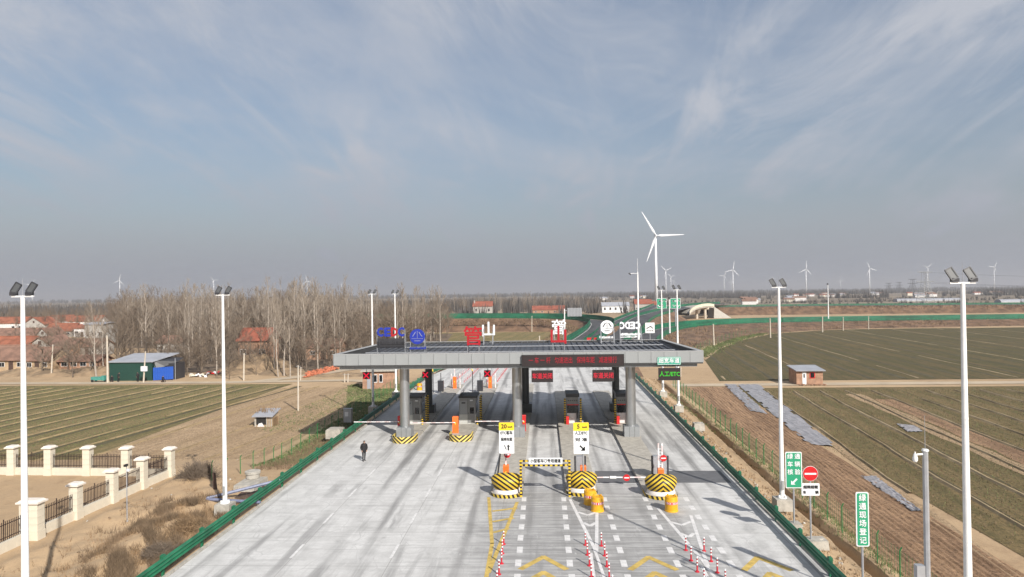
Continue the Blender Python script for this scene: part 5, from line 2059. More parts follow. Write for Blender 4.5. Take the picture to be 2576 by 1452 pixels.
# ================================================================== LEFT: STONE PILLAR WALL
wall = thing('pillar_wall', 'cream stone wall with capped pillars and dark iron railings in the lower left', 'wall', (-30.6, 54.4, 0))
wx, wy = -30.6, 54.4
side_p = [(-30.6, 54.4), (-30.85, 51.0), (-30.95, 47.5), (-31.15, 44.0), (-31.3, 40.3), (-31.4, 36.2), (-31.5, 32.2)]
back_p = [(-30.6, 54.4), (-34.4, 54.7), (-37.8, 54.9), (-41.2, 55.05), (-44.5, 55.2), (-47.8, 55.4), (-51.1, 55.6)]
GZw = -.58


def pillar(x, y, wd, par, h=2.25):
    mb = MB()
    o = MB().box((x - wx, y - wy, GZw + .28), (wd + .06, wd + .06 if wd < .8 else .68, .56)).build('pillar', 'wall_cream', par)
    n = 4
    d_ = wd if wd < .8 else .62
    me_ = MB().b2((-wd / 2, -d_ / 2, .006), (wd / 2, d_ / 2, (h - .56) / n - .006)).mesh('stone_block', 'wall_cream')
    for k in range(n):
        put('stone_block', me_, o, (x - wx, y - wy, GZw + .56 + k * (h - .56) / n), (0, 0, random.uniform(-.006, .006)))
    MB().b2((x - wx - wd / 2 + .02, y - wy - d_ / 2 + .02, GZw + .5), (x - wx + wd / 2 - .02, y - wy + d_ / 2 - .02, GZw + h - .01)).build('mortar_core', 'concrete_block', o)
    MB().box((x - wx, y - wy, GZw + h + .05), (wd + .26, d_ + .26, .1)).build('cap', 'cap_cream', o)
    MB().box((x - wx, y - wy, GZw + h + .15), (wd + .14, d_ + .14, .1), 0, None, .8).build('cap', 'cap_cream', o)


for i, (x, y) in enumerate(side_p):
    pillar(x, y, 1.15 if i == 4 else .58, wall)
for x, y in back_p[1:]:
    pillar(x, y, .58, wall)
bar = MB().box((0, 0, .55), (.03, .03, 1.1)).mesh('bar', 'iron_dark')
barT = MB().box((0, 0, .62), (.045, .045, 1.24)).mesh('bar_thick', 'iron_dark')
for P_ in (side_p, back_p):
    for i in range(len(P_) - 1):
        a, b_ = Vector((*P_[i], 0)), Vector((*P_[i + 1], 0))
        d_ = (b_ - a)
        u_ = d_.normalized()
        a2, b2_ = a + u_ * (.34 if not (P_ is side_p and i == 4) else .62), b_ - u_ * (.34 if not (P_ is side_p and i == 3) else .62)
        L_ = (b2_ - a2).length
        ang = atan2(u_.y, u_.x)
        n = 4
        me_ = MB().b2((.006, -.14, 0), (L_ / n - .006, .14, .62)).mesh('stone_block', 'wall_cream')
        for k in range(n):
            p = a2 + u_ * (L_ * k / n)
            put('stone_block', me_, wall, (p.x - wx, p.y - wy, GZw), (0, 0, ang))
        rail = MB()
        for z in (.82, 1.58):
            rail.b2((0, -.02, GZw + z - .02), (L_, .02, GZw + z + .02))
        ro_ = rail.build('railing', 'iron_dark', wall, loc=(a2.x - wx, a2.y - wy, 0), rot=(0, 0, ang))
        nb = int(L_ / .135)
        for k in range(nb + 1):
            s_ = L_ * k / nb
            thick = abs(k - nb // 2) < 1
            put('bar', barT if thick else bar, ro_, (s_, 0, GZw + .66 + (.0 if thick else .0)))

# thin pole with small camera, tilted frame pit, manhole drum, stump
b_ = P(320, 1324, -.5)
t = thing('camera_pole', 'thin grey pole with a small dark camera in front of the pillar wall', 'camera pole', b_[:])
hh = PY(322, 1172, b_.y).z + .5
MB().tube((0, 0, 0), (0, 0, hh), .035, .03, 8).build('pole', 'galvanised', t)
MB().box((0, -.08, hh + .05), (.14, .28, .14)).build('camera', 'black_plastic', t)
MB().b2((.03, -.06, hh - .35), (.2, .06, hh - .2)).build('box', 'sign_white', t)

p = P(656, 1212, -.3)
t = thing('culvert_frame', 'slanted grey blue steel beams over a dark pit beside the left guardrail', 'steel frame', (-23.4, 46.6, -.35))
def wpt(px, py, z):
    q = P(px, py, z)
    return Vector((q.x + 23.4, q.y - 46.6, z + .35))
MB().tube(wpt(520, 1254, .1), wpt(704, 1208, .55), .11, None, 6).build('beam', 'blue_frame', t)
MB().tube(wpt(520, 1256, .05), wpt(655, 1264, .05), .11, None, 6).build('beam', 'blue_frame', t)
MB().tube(wpt(590, 1262, -.3), wpt(660, 1250, -.25), .07, None, 6).build('beam', 'blue_frame', t)
MB().add([wpt(560, 1252, -.32), wpt(655, 1256, -.32), wpt(690, 1222, -.32), wpt(620, 1222, -.32)], [(0, 1, 2, 3)]).build('pit_cover', 'rust_wood', t)
p = P(672, 1222, -.1)
t = thing('concrete_chamber', 'round concrete drain chamber on a square base next to the slanted beams', 'manhole', (-22.2, 50.6, -.45), 0, 'concrete chambers')
MB().box((0, 0, .3), (1.6, 2.6, .55), 0, None, .95).build('base', 'concrete_block', t)
smooth_by_angle(MB().lathe([(.50, .6), (.50, .95), (.58, .95), (.58, 1.12), (.52, 1.15), (.30, 1.15), (.28, 1.12), (0, 1.12)], 28).build('ring', 'concrete_block', t, loc=(-.2, .8, 0)))
t = thing('concrete_chamber', 'white concrete box behind the left guardrail near the canopy shadow', 'manhole', (-21.6, 69.5, -.6), 0, 'concrete chambers')
MB().box((0, 0, .45), (1.5, 1.6, .9)).build('chamber', 'concrete_block', t)
MB().box((0, 0, .93), (1.3, 1.4, .06)).build('cover', 'concrete_block', t)
b_ = P(573 - 32, 1252, -.5)
t = thing('wooden_stump', 'dark weathered wooden board stuck upright in the soil beside the bush', 'post', b_[:])
MB().box((0, 0, .9), (.28, .1, 1.8), 0, Matrix.Rotation(R(-5), 3, 'Y'), .8).build('board', 'rust_wood', t)
MB().box((.0, .06, .5), (.1, .08, 1.0)).build('brace', 'rust_wood', t)
# grey cabinet by the fence left
p = P(899, 1070, -.9)
t = thing('control_cabinet', 'pale grey roadside cabinet behind the left guardrail near the fence', 'cabinet', (-22.7, 78, -.6), 0, 'control cabinets')
MB().b2((-.45, -.3, 0), (.45, .3, 1.5)).build('cabinet_body', 'galvanised', t)
MB().b2((-.5, -.36, 1.5), (.5, .36, 1.56)).build('cabinet_top', 'panel_grey', t)
MB().b2((-.3, -.315, .7), (.1, -.30, 1.2)).build('notice', 'sign_white', t)

# hut in the bare field
p = P(662, 1074, -1.3)
t = thing('field_hut', 'small ramshackle field hut with white front and thatch on the bare soil', 'hut', (p.x, p.y, -1.3))
MB().b2((-1.0, 0, 0), (1.1, 2.0, 1.35)).build('walls', 'wall_mud', t)
MB().b2((-.8, -.03, .25), (.35, 0, 1.25)).build('opening', 'black_plastic', t)
MB().b2((-1.0, -.06, 0), (-.82, -.01, 1.35)).build('post', 'concrete_block', t)
MB().add([(-.7, -.05, .0), (.2, -.05, .0), (-.1, -.12, .5), (-.5, -.1, .4)], [(0, 1, 2, 3)]).build('white_sack', 'sign_white', t)
for k_ in range(5):
    MB().b2((.4 + k_ * .14, -.06, 0), (.5 + k_ * .14, -.01, 1.2)).build('slat', 'wall_mud' if k_ % 2 else 'concrete_block', t)
MB().add([(-1.2, -.4, 1.2), (1.3, -.4, 1.2), (1.3, 2.2, 1.75), (-1.2, 2.2, 1.75), (-1.2, -.4, 1.3), (1.3, -.4, 1.3), (1.3, 2.2, 1.85), (-1.2, 2.2, 1.85)],
         [(3, 2, 1, 0), (4, 5, 6, 7), (0, 1, 5, 4), (1, 2, 6, 5), (2, 3, 7, 6), (3, 0, 4, 7)]).build('roof', 'roof_pale', t)
mb = MB()
for k in range(60):
    x = random.uniform(-1.2, 1.4)
    y = random.uniform(.3, 2.2)
    mb.tube((x, y, 1.6), (x + random.uniform(-.3, .3), y + random.uniform(-.3, .3), 2.0 + random.uniform(0, .3)), .03, .01, 3)
for k in range(5):
    mb.box((1.25, .1 + k * .3, .5), (.06, .1, 1.1))
stuff(mb.build('thatch', 'dry_grass', t))

# brick hut on the right
a, b_ = P(2004, 968, -1.25), P(2069, 967, -1.25)
cx_, y_ = (a.x + b_.x) / 2, a.y
t = thing('brick_hut', 'brick hut with flat pale roof and white door beside the country road', 'hut', (cx_, y_, -1.25), 0)
wv_ = b_.x - a.x
hh = 2.35
body = MB().b2((-wv_ / 2, 0, 0), (wv_ / 2, 3.4, hh)).build('brick_walls', 'wall_brick', t)
MB().b2((-wv_ / 2 - .004, .02, .02), (-wv_ / 2 - .001, 3.38, hh - .02)).build('dark_side_wall', 'wall_brick', t)
MB().box((0, 1.6, hh + .12), (wv_ + .5, 4.3, .12), 0, Matrix.Rotation(R(6), 3, 'X')).build('roof', 'roof_pale', t)
d_ = MB().b2((-wv_ * .28, -.05, .05), (-wv_ * .13, 0, 2.0)).build('door', 'sign_white', t)
MB().b2((-wv_ * .24, -.06, 1.1), (-wv_ * .19, -.05, 1.7)).build('door_pane', 'dark_glass', d_)
w_ = MB().b2((.0, -.04, 1.0), (wv_ * .2, 0, 1.95)).build('window', 'red_paint', t)
MB().b2((.12, -.05, 1.1), (wv_ * .2 - .12, -.04, 1.85)).build('pane', 'dark_glass', w_)
mb = MB()
for k in range(60):
    mb.box((random.uniform(-wv_ / 2, wv_ / 2 + .3), random.uniform(-1.0, -.1), .08), (.26, .14, .12), 0, Matrix.Rotation(random.uniform(0, 3), 3, 'Z'))
stuff(mb.build('loose_bricks', 'wall_brick', t))

# brick building behind the canopy, left
a, b_ = PY(914, 975, 108), PY(996, 975, 108)
cx_ = (a.x + b_.x) / 2 - .6
wv_ = b_.x - a.x
t = thing('brick_house', 'tan brick farm building seen under the left end of the canopy', 'house', (cx_, 110, -1.3), R(6))
MB().b2((-wv_ / 2, 0, 0), (wv_ / 2, 5, 2.9)).build('wall', 'wall_brick', t)
MB().b2((-wv_ / 2 - .3, -.4, 2.9), (wv_ / 2 + .3, 5.3, 3.1)).build('roof', 'concrete_block', t)
for x0 in (-wv_ * .16, 0.05):
    w_ = MB().b2((x0, -.05, 1.1), (x0 + wv_ * .11, 0, 2.4)).build('window', 'sign_white', t)
    MB().b2((x0 + .06, -.06, 1.2), (x0 + wv_ * .11 - .06, -.05, 2.3)).build('pane', 'dark_glass', w_)
MB().b2((-wv_ * .36, -.05, .1), (-wv_ * .25, 0, 2.2)).build('door', 'roof_pale', t)

# heap of orange tiles by the fork of the country road
mb = MB()
q0, q1 = P(772, 948, -1.25), P(846, 930, -1.25)
for k in range(560):
    s_ = random.random()
    p = q0.lerp(q1, s_)
    e = random.uniform(-1, 1)
    hgt = 1.0 * (1 - abs(e)) * random.uniform(.2, 1)
    mb.box((p.x + random.uniform(-.3, .3), p.y + e * 1.3, -1.2 + hgt), (.5, .3, .12), 0, Matrix.Rotation(random.uniform(0, 3), 3, 'Z') @ Matrix.Rotation(random.uniform(-.4, .4), 3, 'X'))
o = stuff(mb.build('roof_tiles', 'tile_orange'))
o['label'] = 'long heap of orange roof tiles along the dirt road'

# ================================================================== GREEN SHED, CART, DEBRIS
Yg = P(350, 958, -1.3).y
a, b_, c_ = PY(275, 956, Yg), PY(382, 956, Yg), PY(431, 950, Yg)
t = thing('market_shed', 'dark green walled shed with pale roof and bright blue side fence', 'shed', (a.x, Yg, -1.3))
Lg = b_.x - a.x
Hs = PY(300, 912, Yg).z + 1.3
MB().b2((0, 0, 0), (Lg, 5, Hs)).build('green_wall', 'shed_green', t)
MB().add([(-.3, -.3, Hs), (Lg + .3, -.3, Hs), (Lg + 2.2, 6, Hs + 1.1), (1.2, 6, Hs + 1.1), (-.3, -.3, Hs + .12), (Lg + .3, -.3, Hs + .12), (Lg + 2.2, 6, Hs + 1.22), (1.2, 6, Hs + 1.22)],
         [(3, 2, 1, 0), (4, 5, 6, 7), (0, 1, 5, 4), (1, 2, 6, 5), (2, 3, 7, 6), (3, 0, 4, 7)]).build('roof', 'roof_pale', t)
Lb = c_.x - a.x
nb = 9
me_ = MB().b2((.01, -.04, 0), ((Lb - Lg) / nb - .01, .04, 2.35)).mesh('fence_panel', 'shed_blue')
for k in range(nb):
    put('fence_panel', me_, t, (Lg + .2 + k * (Lb - Lg) / nb, .1 + k * .03, .05 + .02 * k))
for x in (Lg + .05, Lb + .2):
    MB().tube((x, 1.0, 0), (x, 1.0, Hs + .6), .06).build('post', 'galvanised', t)
MB().add([(Lg, .6, Hs + .2), (Lb + .1, 2.2, Hs - .1), (Lb, 4.5, Hs + .4), (Lg, 4.5, Hs + .6), ((Lg + Lb) / 2, 1.2, 2.5), (Lg + .6, .5, Hs * .66)], [(0, 4, 1), (1, 2, 3, 0), (0, 5, 4)]).build('torn_cover', 'dark_frame', t)
MB().b2((Lg + .3, 1.5, 0), (Lb, 4.8, Hs - .4)).build('rear_room', 'dark_frame', t)

p = P(246, 961, -1.25)
t = thing('farm_cart', 'small teal three wheeled cart parked by the road left of the shed', 'cart', (p.x, p.y, -1.25))
MB().b2((-1.0, -.5, .35), (.9, .5, .95)).build('cargo_bed', 'teal_cart', t)
MB().b2((.9, -.4, .3), (1.5, .4, 1.15)).build('cab', 'teal_cart', t)
for x, y in ((-.7, -.52), (-.7, .52), (1.35, 0)):
    MB().tube((x, y - .06, .25), (x, y + .06, .25), .25, None, 12).build('wheel', 'black_plastic', t)
for px, py, mat, lab, s_ in ((500, 948, 'wall_cream', 'bundle of pale and dark red sacks at the edge of the grove', 1), (543, 944, 'red_paint', 'heap of red sheets under pale branches at the grove edge', 1)):
    p = P(px, py, -1.28)
    t = thing('debris_heap', lab, 'heap', (p.x, p.y, -1.28), 0, 'debris heaps')
    for k, m_ in enumerate((mat, 'sign_white', 'rust_wood')):
        mb = MB()
        for j in range(6):
            mb.box((random.uniform(-1.6, 1.6), random.uniform(-.6, .6), random.uniform(.15, .7)), (random.uniform(.5, 1.1), .5, random.uniform(.15, .4)), 0,
                   Matrix.Rotation(random.uniform(0, 3), 3, 'Z') @ Matrix.Rotation(random.uniform(-.5, .5), 3, 'Y'), .7)
        mb.build('sack' if k < 2 else 'board', m_, t)


# ================================================================== PEOPLE
def skin_body(name, verts, edges, radii, mat, parent, root=0, sub=2):
    me = bpy.data.meshes.new(name)
    me.from_pydata(verts, edges, [])
    o = bpy.data.objects.new('body_tmp', me)
    col.objects.link(o)
    o.modifiers.new('skin', 'SKIN')
    for i, r_ in enumerate(radii):
        me.skin_vertices[0].data[i].radius = (r_, r_) if not isinstance(r_, tuple) else r_
        me.skin_vertices[0].data[i].use_root = (i == root)
    m_ = o.modifiers.new('sub', 'SUBSURF')
    m_.levels = m_.render_levels = sub
    dg = bpy.context.evaluated_depsgraph_get()
    out = bpy.data.meshes.new_from_object(o.evaluated_get(dg))
    out.name = name
    bpy.data.objects.remove(o)
    out.materials.clear()
    for k in ([mat] if isinstance(mat, str) else mat):
        out.materials.append(MAT[k])
    out.polygons.foreach_set('use_smooth', [True] * len(out.polygons))
    return put(name, out, parent)


def person(x, y, z, rz, lab, pose='walk', group=None):
    t = thing('person', lab, 'person', (x, y, z), rz, group)
    if pose == 'walk':
        V_ = [(0, 0, .98), (0, .01, 1.15), (0, -.01, 1.34), (0, -.05, 1.46), (0, -.085, 1.53),     # pelvis..neck
              (-.10, 0, .90), (-.11, -.08, .52), (-.10, -.02, .10), (-.10, -.16, .045),                # left leg, foot
              (.10, .02, .90), (.10, .10, .50), (.10, .20, .13), (.10, .08, .05),                      # right leg
              (-.20, -.02, 1.40), (-.27, .03, 1.12), (-.20, -.10, .93),                                 # left arm to pocket
              (.20, -.02, 1.40), (.28, .03, 1.12), (.21, -.09, .93)]
        E_ = [(0, 1), (1, 2), (2, 3), (3, 4), (0, 5), (5, 6), (6, 7), (7, 8), (0, 9), (9, 10), (10, 11), (11, 12), (3, 13), (13, 14), (14, 15), (3, 16), (16, 17), (17, 18)]
        rad = [(.17, .13), (.17, .12), (.19, .13), (.13, .10), (.055, .055), .095, .07, .05, .045, .095, .07, .05, .045, .085, .065, .05, .085, .065, .05]
        skin_body('body', V_, E_, rad, 'coat_black', t)
        mb = MB()
        mb.lathe([(.155, .74), (.20, .80), (.215, 1.0), (.205, 1.25), (.215, 1.38), (.15, 1.47), (.08, 1.5)], 18)
        o = smooth_by_angle(mb.build('coat', 'coat_black', t))
        o.scale = (1.08, .78, 1)
        hx, hy, hz = 0, -.13, 1.61
    else:
        V_ = [(0, 0, .42), (0, .0, .6), (0, -.04, .8), (0, -.08, .92), (0, -.1, .98), (-.12, -.1, .42), (-.16, -.45, .5), (-.16, -.42, .08), (-.16, -.56, .05),
              (.12, -.1, .42), (.16, -.45, .5), (.16, -.42, .08), (.16, -.56, .05), (-.2, -.05, .86), (-.25, -.15, .62), (-.15, -.38, .56), (.2, -.05, .86), (.25, -.15, .62), (.15, -.38, .56)]
        E_ = [(0, 1), (1, 2), (2, 3), (3, 4), (0, 5), (5, 6), (6, 7), (7, 8), (0, 9), (9, 10), (10, 11), (11, 12), (3, 13), (13, 14), (14, 15), (3, 16), (16, 17), (17, 18)]
        rad = [(.17, .15), (.18, .14), (.19, .13), (.13, .10), (.055, .055), .1, .075, .05, .045, .1, .075, .05, .045, .085, .065, .045, .085, .065, .045]
        skin_body('body', V_, E_, rad, 'coat_black', t)
        MB().b2((-.2, -.18, 0), (.2, .16, .30)).build('stool', 'rust_wood', t)
        hx, hy, hz = 0, -.13, 1.08
    mb = MB()
    prof = [(.0, -.125), (.045, -.115), (.07, -.06), (.082, 0), (.083, .05), (.065, .10), (.03, .125), (0, .13)]
    mb.lathe(prof, 16)
    hd = mb.build('head', 'skin', t, True, (hx, hy, hz), (R(22), 0, 0))
    hd.scale = (.93, 1.08, 1)
    f = MB()
    f.box((0, -.088, 0), (.024, .03, .04))
    f.build('nose', 'skin', hd)
    f = MB()
    for s_ in (-1, 1):
        f.box((s_ * .028, -.078, .018), (.02, .008, .008))
    f.box((0, -.078, -.05), (.04, .008, .008))
    f.build('eyes_and_mouth', 'hair', hd)
    f = MB()
    for s_ in (-1, 1):
        f.box((s_ * .084, .005, 0), (.015, .03, .05))
    f.build('ears', 'skin', hd)
    h_ = MB().lathe([(.088, -.02), (.091, .03), (.078, .10), (.04, .14), (0, .145)], 16).build('hair', 'hair', hd, True, (0, .014, 0))
    if pose == 'walk':
        for s_ in (-1, 1):
            hb = MB()
            hb.box((s_ * .20, -.12, .885), (.06, .045, .09))
            for k in range(4):
                hb.box((s_ * .20 + (k - 1.5) * .016, -.135, .82 + .008 * abs(k - 1)), (.013, .02, .07), 0, Matrix.Rotation(.25, 3, 'X'))
            hb.box((s_ * .165, -.13, .86), (.015, .02, .06), 0, Matrix.Rotation(s_ * .4, 3, 'Y'))
            hb.build('hand', 'skin', t)
            sh = MB().box((s_ * .10, (-.10 if s_ < 0 else .12), .035), (.10, .27, .07), 0, None, .85)
            sh.build('shoe', 'black_plastic', t)
    return t


p = P(916, 1160, 0)
pw = person(p.x, p.y, 0, R(28), 'person in a long black coat walking on the empty concrete, head bowed')
seats = [(282, 961, 's', 'first'), (298, 961, 'w', 'second'), (315, 957, 's', 'third'), (334, 955, 's', 'fourth'), (347, 960, 'w', 'fifth'), (409, 962, 's', 'sixth')]
grp = 'people gathered in front of the green shed'
s0 = None
w0 = None
labs = ['seated person in black nearest the concrete pole left of the shed', 'standing person in black beside the shed pole', 'seated person in black at the middle of the green wall',
        'seated person in black left of the leaning pole', 'standing person in black just left of the meter box pole', 'seated person in black alone in front of the blue fence']
for (px, py, k, _), lab in zip(seats, labs):
    p = P(px, py, -1.27)
    if k == 's':
        if s0 is None:
            s0 = person(p.x, p.y, -1.27, R(20), lab, 'sit', grp)
        else:
            dup(s0, (p.x, p.y, -1.27), random.uniform(-1.5, 1.5), lab)
    else:
        o = dup(pw, (p.x, p.y, -1.27), random.uniform(-2, 2), lab, group=grp)
        if 'group' not in pw:
            pass

# ================================================================== PLANTS
def grass_mesh(name, spots, h0, h1, mat, lean=.5, wid=.03, per=3, zf=None):
    V_, F_ = [], []
    for x, y in spots:
        z = gh_fast(x, y) if zf is None else zf
        for k in range(per):
            a = random.uniform(0, 2 * pi)
            h = random.uniform(h0, h1)
            bx, by = x + random.uniform(-.15, .15), y + random.uniform(-.15, .15)
            tx, ty = bx + cos(a) * h * lean * random.random(), by + sin(a) * h * lean * random.random()
            b_ = random.uniform(0, pi)
            o = len(V_)
            V_ += [(bx - cos(b_) * wid, by - sin(b_) * wid, z - .03), (bx + cos(b_) * wid, by + sin(b_) * wid, z - .03), (tx, ty, z + h)]
            F_.append((o, o + 1, o + 2))
    me = bpy.data.meshes.new(name)
    me.from_pydata(V_, [], F_)
    me.materials.append(MAT[mat])
    return stuff(put(name, me))


_gi = {}


def gh_fast(x, y):
    i = np.searchsorted(gx, x) - 1
    j = np.searchsorted(gy, y) - 1
    return float(GZ[max(0, j), max(0, i)])


def clumpy(n, x0, x1, y0, y1, f):
    out = []
    while len(out) < n:
        x, y = random.uniform(x0, x1), random.uniform(y0, y1)
        if random.random() < f(x, y):
            out.append((x, y))
    return out


def dens(x, y):
    v = sin(x * 1.3 + 2 * sin(y * .5)) * sin(y * .9 + 1.7 * sin(x * .7)) + .5 * sin(x * 3.1 + y * 2.3)
    return max(0, v) * (1 if x > -28.2 else .25)


grass_mesh('dry_grass', clumpy(2200, -29.0, -20.4, 24, 50, lambda x, y: dens(x, y) * (1 if x > -25.5 else .12)), .12, .42, 'dry_grass', .9, .014, 4)
grass_mesh('dry_grass', clumpy(6500, -27.0, -20.2, 27, 47, lambda x, y: dens(x + 3, y) * (1 if x > -25.0 - (y - 36) * .12 else .06)), .15, .6, 'dry_brush', .9, .013, 4)
grass_mesh('dry_grass', clumpy(2000, -24.5, -20.8, 56, 76, lambda x, y: .6), .1, .4, 'dry_brush', .7, .02, 3)
grass_mesh('green_grass', clumpy(9000, -33, -21.5, 76, 116, lambda x, y: 1 if x > -22.5 - (y - 76) * .28 else .12), .05, .25, 'green_grass', .7, .05, 3)
grass_mesh('green_grass', clumpy(3500, -25.5, -21.0, 58, 84, lambda x, y: .5), .05, .22, 'green_grass', .7, .04, 3)
grass_mesh('green_grass', clumpy(2600, 17.6, 19.2, 26, 100, lambda x, y: .6), .05, .3, 'green_grass', .6, .02, 3)
grass_mesh('dry_grass', clumpy(2400, 14.6, 18.8, 26, 118, lambda x, y: .5 if (x < 16.6 or x > 17.6) else 0), .05, .22, 'dry_grass', .8, .02, 3)
fp = [P(x, y, -1.3) for x, y in ((1735, 897), (1790, 870), (1850, 850), (1910, 838), (1990, 829))]


def along_path(pts, n, spread):
    out = []
    for _ in range(n):
        i = random.randrange(len(pts) - 1)
        p = pts[i].lerp(pts[i + 1], random.random())
        out.append((p.x + random.gauss(0, spread), p.y + random.gauss(0, spread)))
    return out


grass_mesh('green_grass', along_path([q + Vector((1.5, -1.5, 0)) for q in fp], 3500, 1.3), .15, .5, 'green_grass', .7, .10, 3, -1.3)
# stubble and young crop in the beds: short blades
grass_mesh('crop', [(random.uniform(-95, -46), random.uniform(61, 117)) for _ in range(16000)], .04, .16, 'green_grass', .8, .05, 1, -1.28)
grass_mesh('crop', [(random.uniform(27, 80), random.uniform(27, 106)) for _ in range(22000)], .05, .20, 'dry_brush', .8, .035, 1, -1.28)
grass_mesh('crop', [(random.uniform(27, 80), random.uniform(27, 106)) for _ in range(14000)], .05, .18, 'green_grass', .8, .035, 1, -1.28)
grass_mesh('crop', [(random.uniform(-43, -27), random.uniform(60, 112)) for _ in range(3500)], .04, .14, 'dry_brush', .8, .03, 1, -1.28)
# rough brown growth on the banks of the ramps
def bank_scrub(path, off0, off1, ztop, n, mat, h=(.3, .9), wid=.10):
    V_, F_ = [], []
    for _ in range(n):
        i = random.randrange(len(path) - 1)
        s_ = random.random()
        k = random.random()
        p = path[i].lerp(path[i + 1], k)
        t_ = (path[i + 1] - path[i]).normalized()
        q = Vector((t_.y, -t_.x, 0))
        pos = p + q * (off0 + (off1 - off0) * s_)
        z = (p.z) * (1 - s_) + (-1.32) * s_
        hh = random.uniform(*h)
        b_ = random.uniform(0, pi)
        o = len(V_)
        V_ += [(pos.x - cos(b_) * wid, pos.y - sin(b_) * wid, z - .1), (pos.x + cos(b_) * wid, pos.y + sin(b_) * wid, z - .1), (pos.x + random.uniform(-.3, .3), pos.y + random.uniform(-.3, .3), z + hh)]
        F_.append((o, o + 1, o + 2))
    me = bpy.data.meshes.new('scrub')
    me.from_pydata(V_, [], F_)
    me.materials.append(MAT[mat])
    return stuff(put('bank_scrub', me))


rp = smooth_path(right)
def bank_between(A_, B_, n, mat, h, wid):
    V_, F_ = [], []
    for _ in range(n):
        i = random.randrange(len(A_) - 1)
        s_, k = random.random(), random.random()
        p = A_[i].lerp(A_[i + 1], k).lerp(B_[i].lerp(B_[i + 1], k), s_)
        z = p.z + .9 * s_ * (1 - s_)
        hh = random.uniform(*h)
        b_ = random.uniform(0, pi)
        o = len(V_)
        V_ += [(p.x - cos(b_) * wid, p.y - sin(b_) * wid, z - .3), (p.x + cos(b_) * wid, p.y + sin(b_) * wid, z - .3), (p.x + random.uniform(-.4, .4), p.y + random.uniform(-.4, .4), z + hh)]
        F_.append((o, o + 1, o + 2))
    me = bpy.data.meshes.new('scrub')
    me.from_pydata(V_, [], F_)
    me.materials.append(MAT[mat])
    return stuff(put('bank_scrub', me))


bank_between(EDG, TOE, 9000, 'dry_brush', (.1, .7), .16)
bank_between(EDG, TOE, 6000, 'dry_grass', (.1, .6), .14)
lp = smooth_path(loop)
bank_scrub(lp, -13, -4.8, 0, 7000, 'dry_brush', (.2, .8), .16)
bank_scrub(smooth_path(main), 12.5, 19, 0, 8000, 'dry_brush', (.3, 1.0), .22)


# ---- bare trees: real branches
def tree_parts(H_, kind, seed, detail=1.0):
    """returns (trunk MB, crown MB); kind: poplar (steep pale limbs) or bushy"""
    rd = random.Random(seed)
    tr, cr = MB(), MB()
    r0_ = H_ * .0105 if kind == 'poplar' else H_ * .013
    segs = 7
    pts = [Vector((0, 0, -.3))]
    dx, dy = rd.uniform(-.03, .03), rd.uniform(-.03, .03)
    for i in range(1, segs + 1):
        t_ = i / segs
        pts.append(Vector((dx * H_ * t_ + rd.uniform(-.12, .12), dy * H_ * t_ + rd.uniform(-.12, .12), H_ * t_ * (.97 if kind == 'poplar' else .8))))
    for i in range(segs):
        tr.tube(pts[i], pts[i + 1], r0_ * (1 - i / segs) + .015, r0_ * (1 - (i + 1) / segs) + .015, 5, 0, False)

    def at(t_):
        k = min(segs - 1, int(t_ * segs))
        return pts[k].lerp(pts[k + 1], t_ * segs - k)

    def limb(p, d, L_, r_, lvl):
        n = 2 if lvl == 1 else 1
        q = p
        prev = p
        dd = d.copy()
        nodes = [p]
        for i in range(n + 1):
            dd = (dd + Vector((rd.uniform(-.16, .16), rd.uniform(-.16, .16), .13 if kind == 'poplar' else .05))).normalized()
            q = prev + dd * (L_ / (n + 1))
            cr.tube(prev, q, r_ * (1 - i / (n + 2)), r_ * (1 - (i + 1) / (n + 2)), 3, 0, False)
            nodes.append(q)
            prev = q
        if lvl < 3:
            cnt = int({1: 7, 2: 4}[lvl] * detail)
            for j in range(cnt):
                s_ = rd.uniform(.2, 1)
                k = min(len(nodes) - 2, int(s_ * (len(nodes) - 1)))
                b_ = nodes[k].lerp(nodes[k + 1], s_ * (len(nodes) - 1) - k)
                a = rd.uniform(0, 2 * pi)
                sp = .55 if kind == 'poplar' else .85
                nd_ = (dd + Vector((cos(a) * sp, sin(a) * sp, .25))).normalized()
                limb(b_, nd_, L_ * rd.uniform(.32, .5), max(.014, r_ * .5), lvl + 1)

    nl = int((17 if kind == 'poplar' else 20) * (.6 + .4 * detail))
    for i in range(nl):
        t_ = (rd.uniform(.25, .97) if kind == 'poplar' else rd.uniform(.16, .98))
        a = rd.uniform(0, 2 * pi)
        up = 1.7 if kind == 'poplar' else .75
        d = Vector((cos(a), sin(a), up)).normalized()
        L_ = H_ * (.30 if kind == 'poplar' else .40) * (1.12 - t_) * rd.uniform(.8, 1.25) + .5
        limb(at(t_), d, L_, r0_ * .42 * (1.15 - t_) + .012, 1)
    return tr, cr


protos = {'poplar': [], 'bushy': []}
for i in range(6):
    tr, cr = tree_parts(16, 'poplar', 10 + i)
    protos['poplar'].append((tr.mesh('trunk', 'bark_pale'), cr.mesh('crown', 'twig_pale')))
for i in range(5):
    tr, cr = tree_parts(11, 'bushy', 40 + i, 1.25)
    protos['bushy'].append((tr.mesh('trunk', 'bark_brown'), cr.mesh('crown', 'twig_brown')))
H0 = {'poplar': 16, 'bushy': 11}
trees = []


def tree(x, y, kind, h, label, group, z=-1.3):
    tm, cm = random.choice(protos[kind])
    s_ = h / H0[kind]
    t = thing('bare_tree', label, 'tree', (x, y, z), random.uniform(0, 6.28), group)
    t.scale = (s_ * random.uniform(.85, 1.15),) * 2 + (s_,)
    put('trunk', tm, t)
    put('crown', cm, t)
    trees.append(t)
    return t


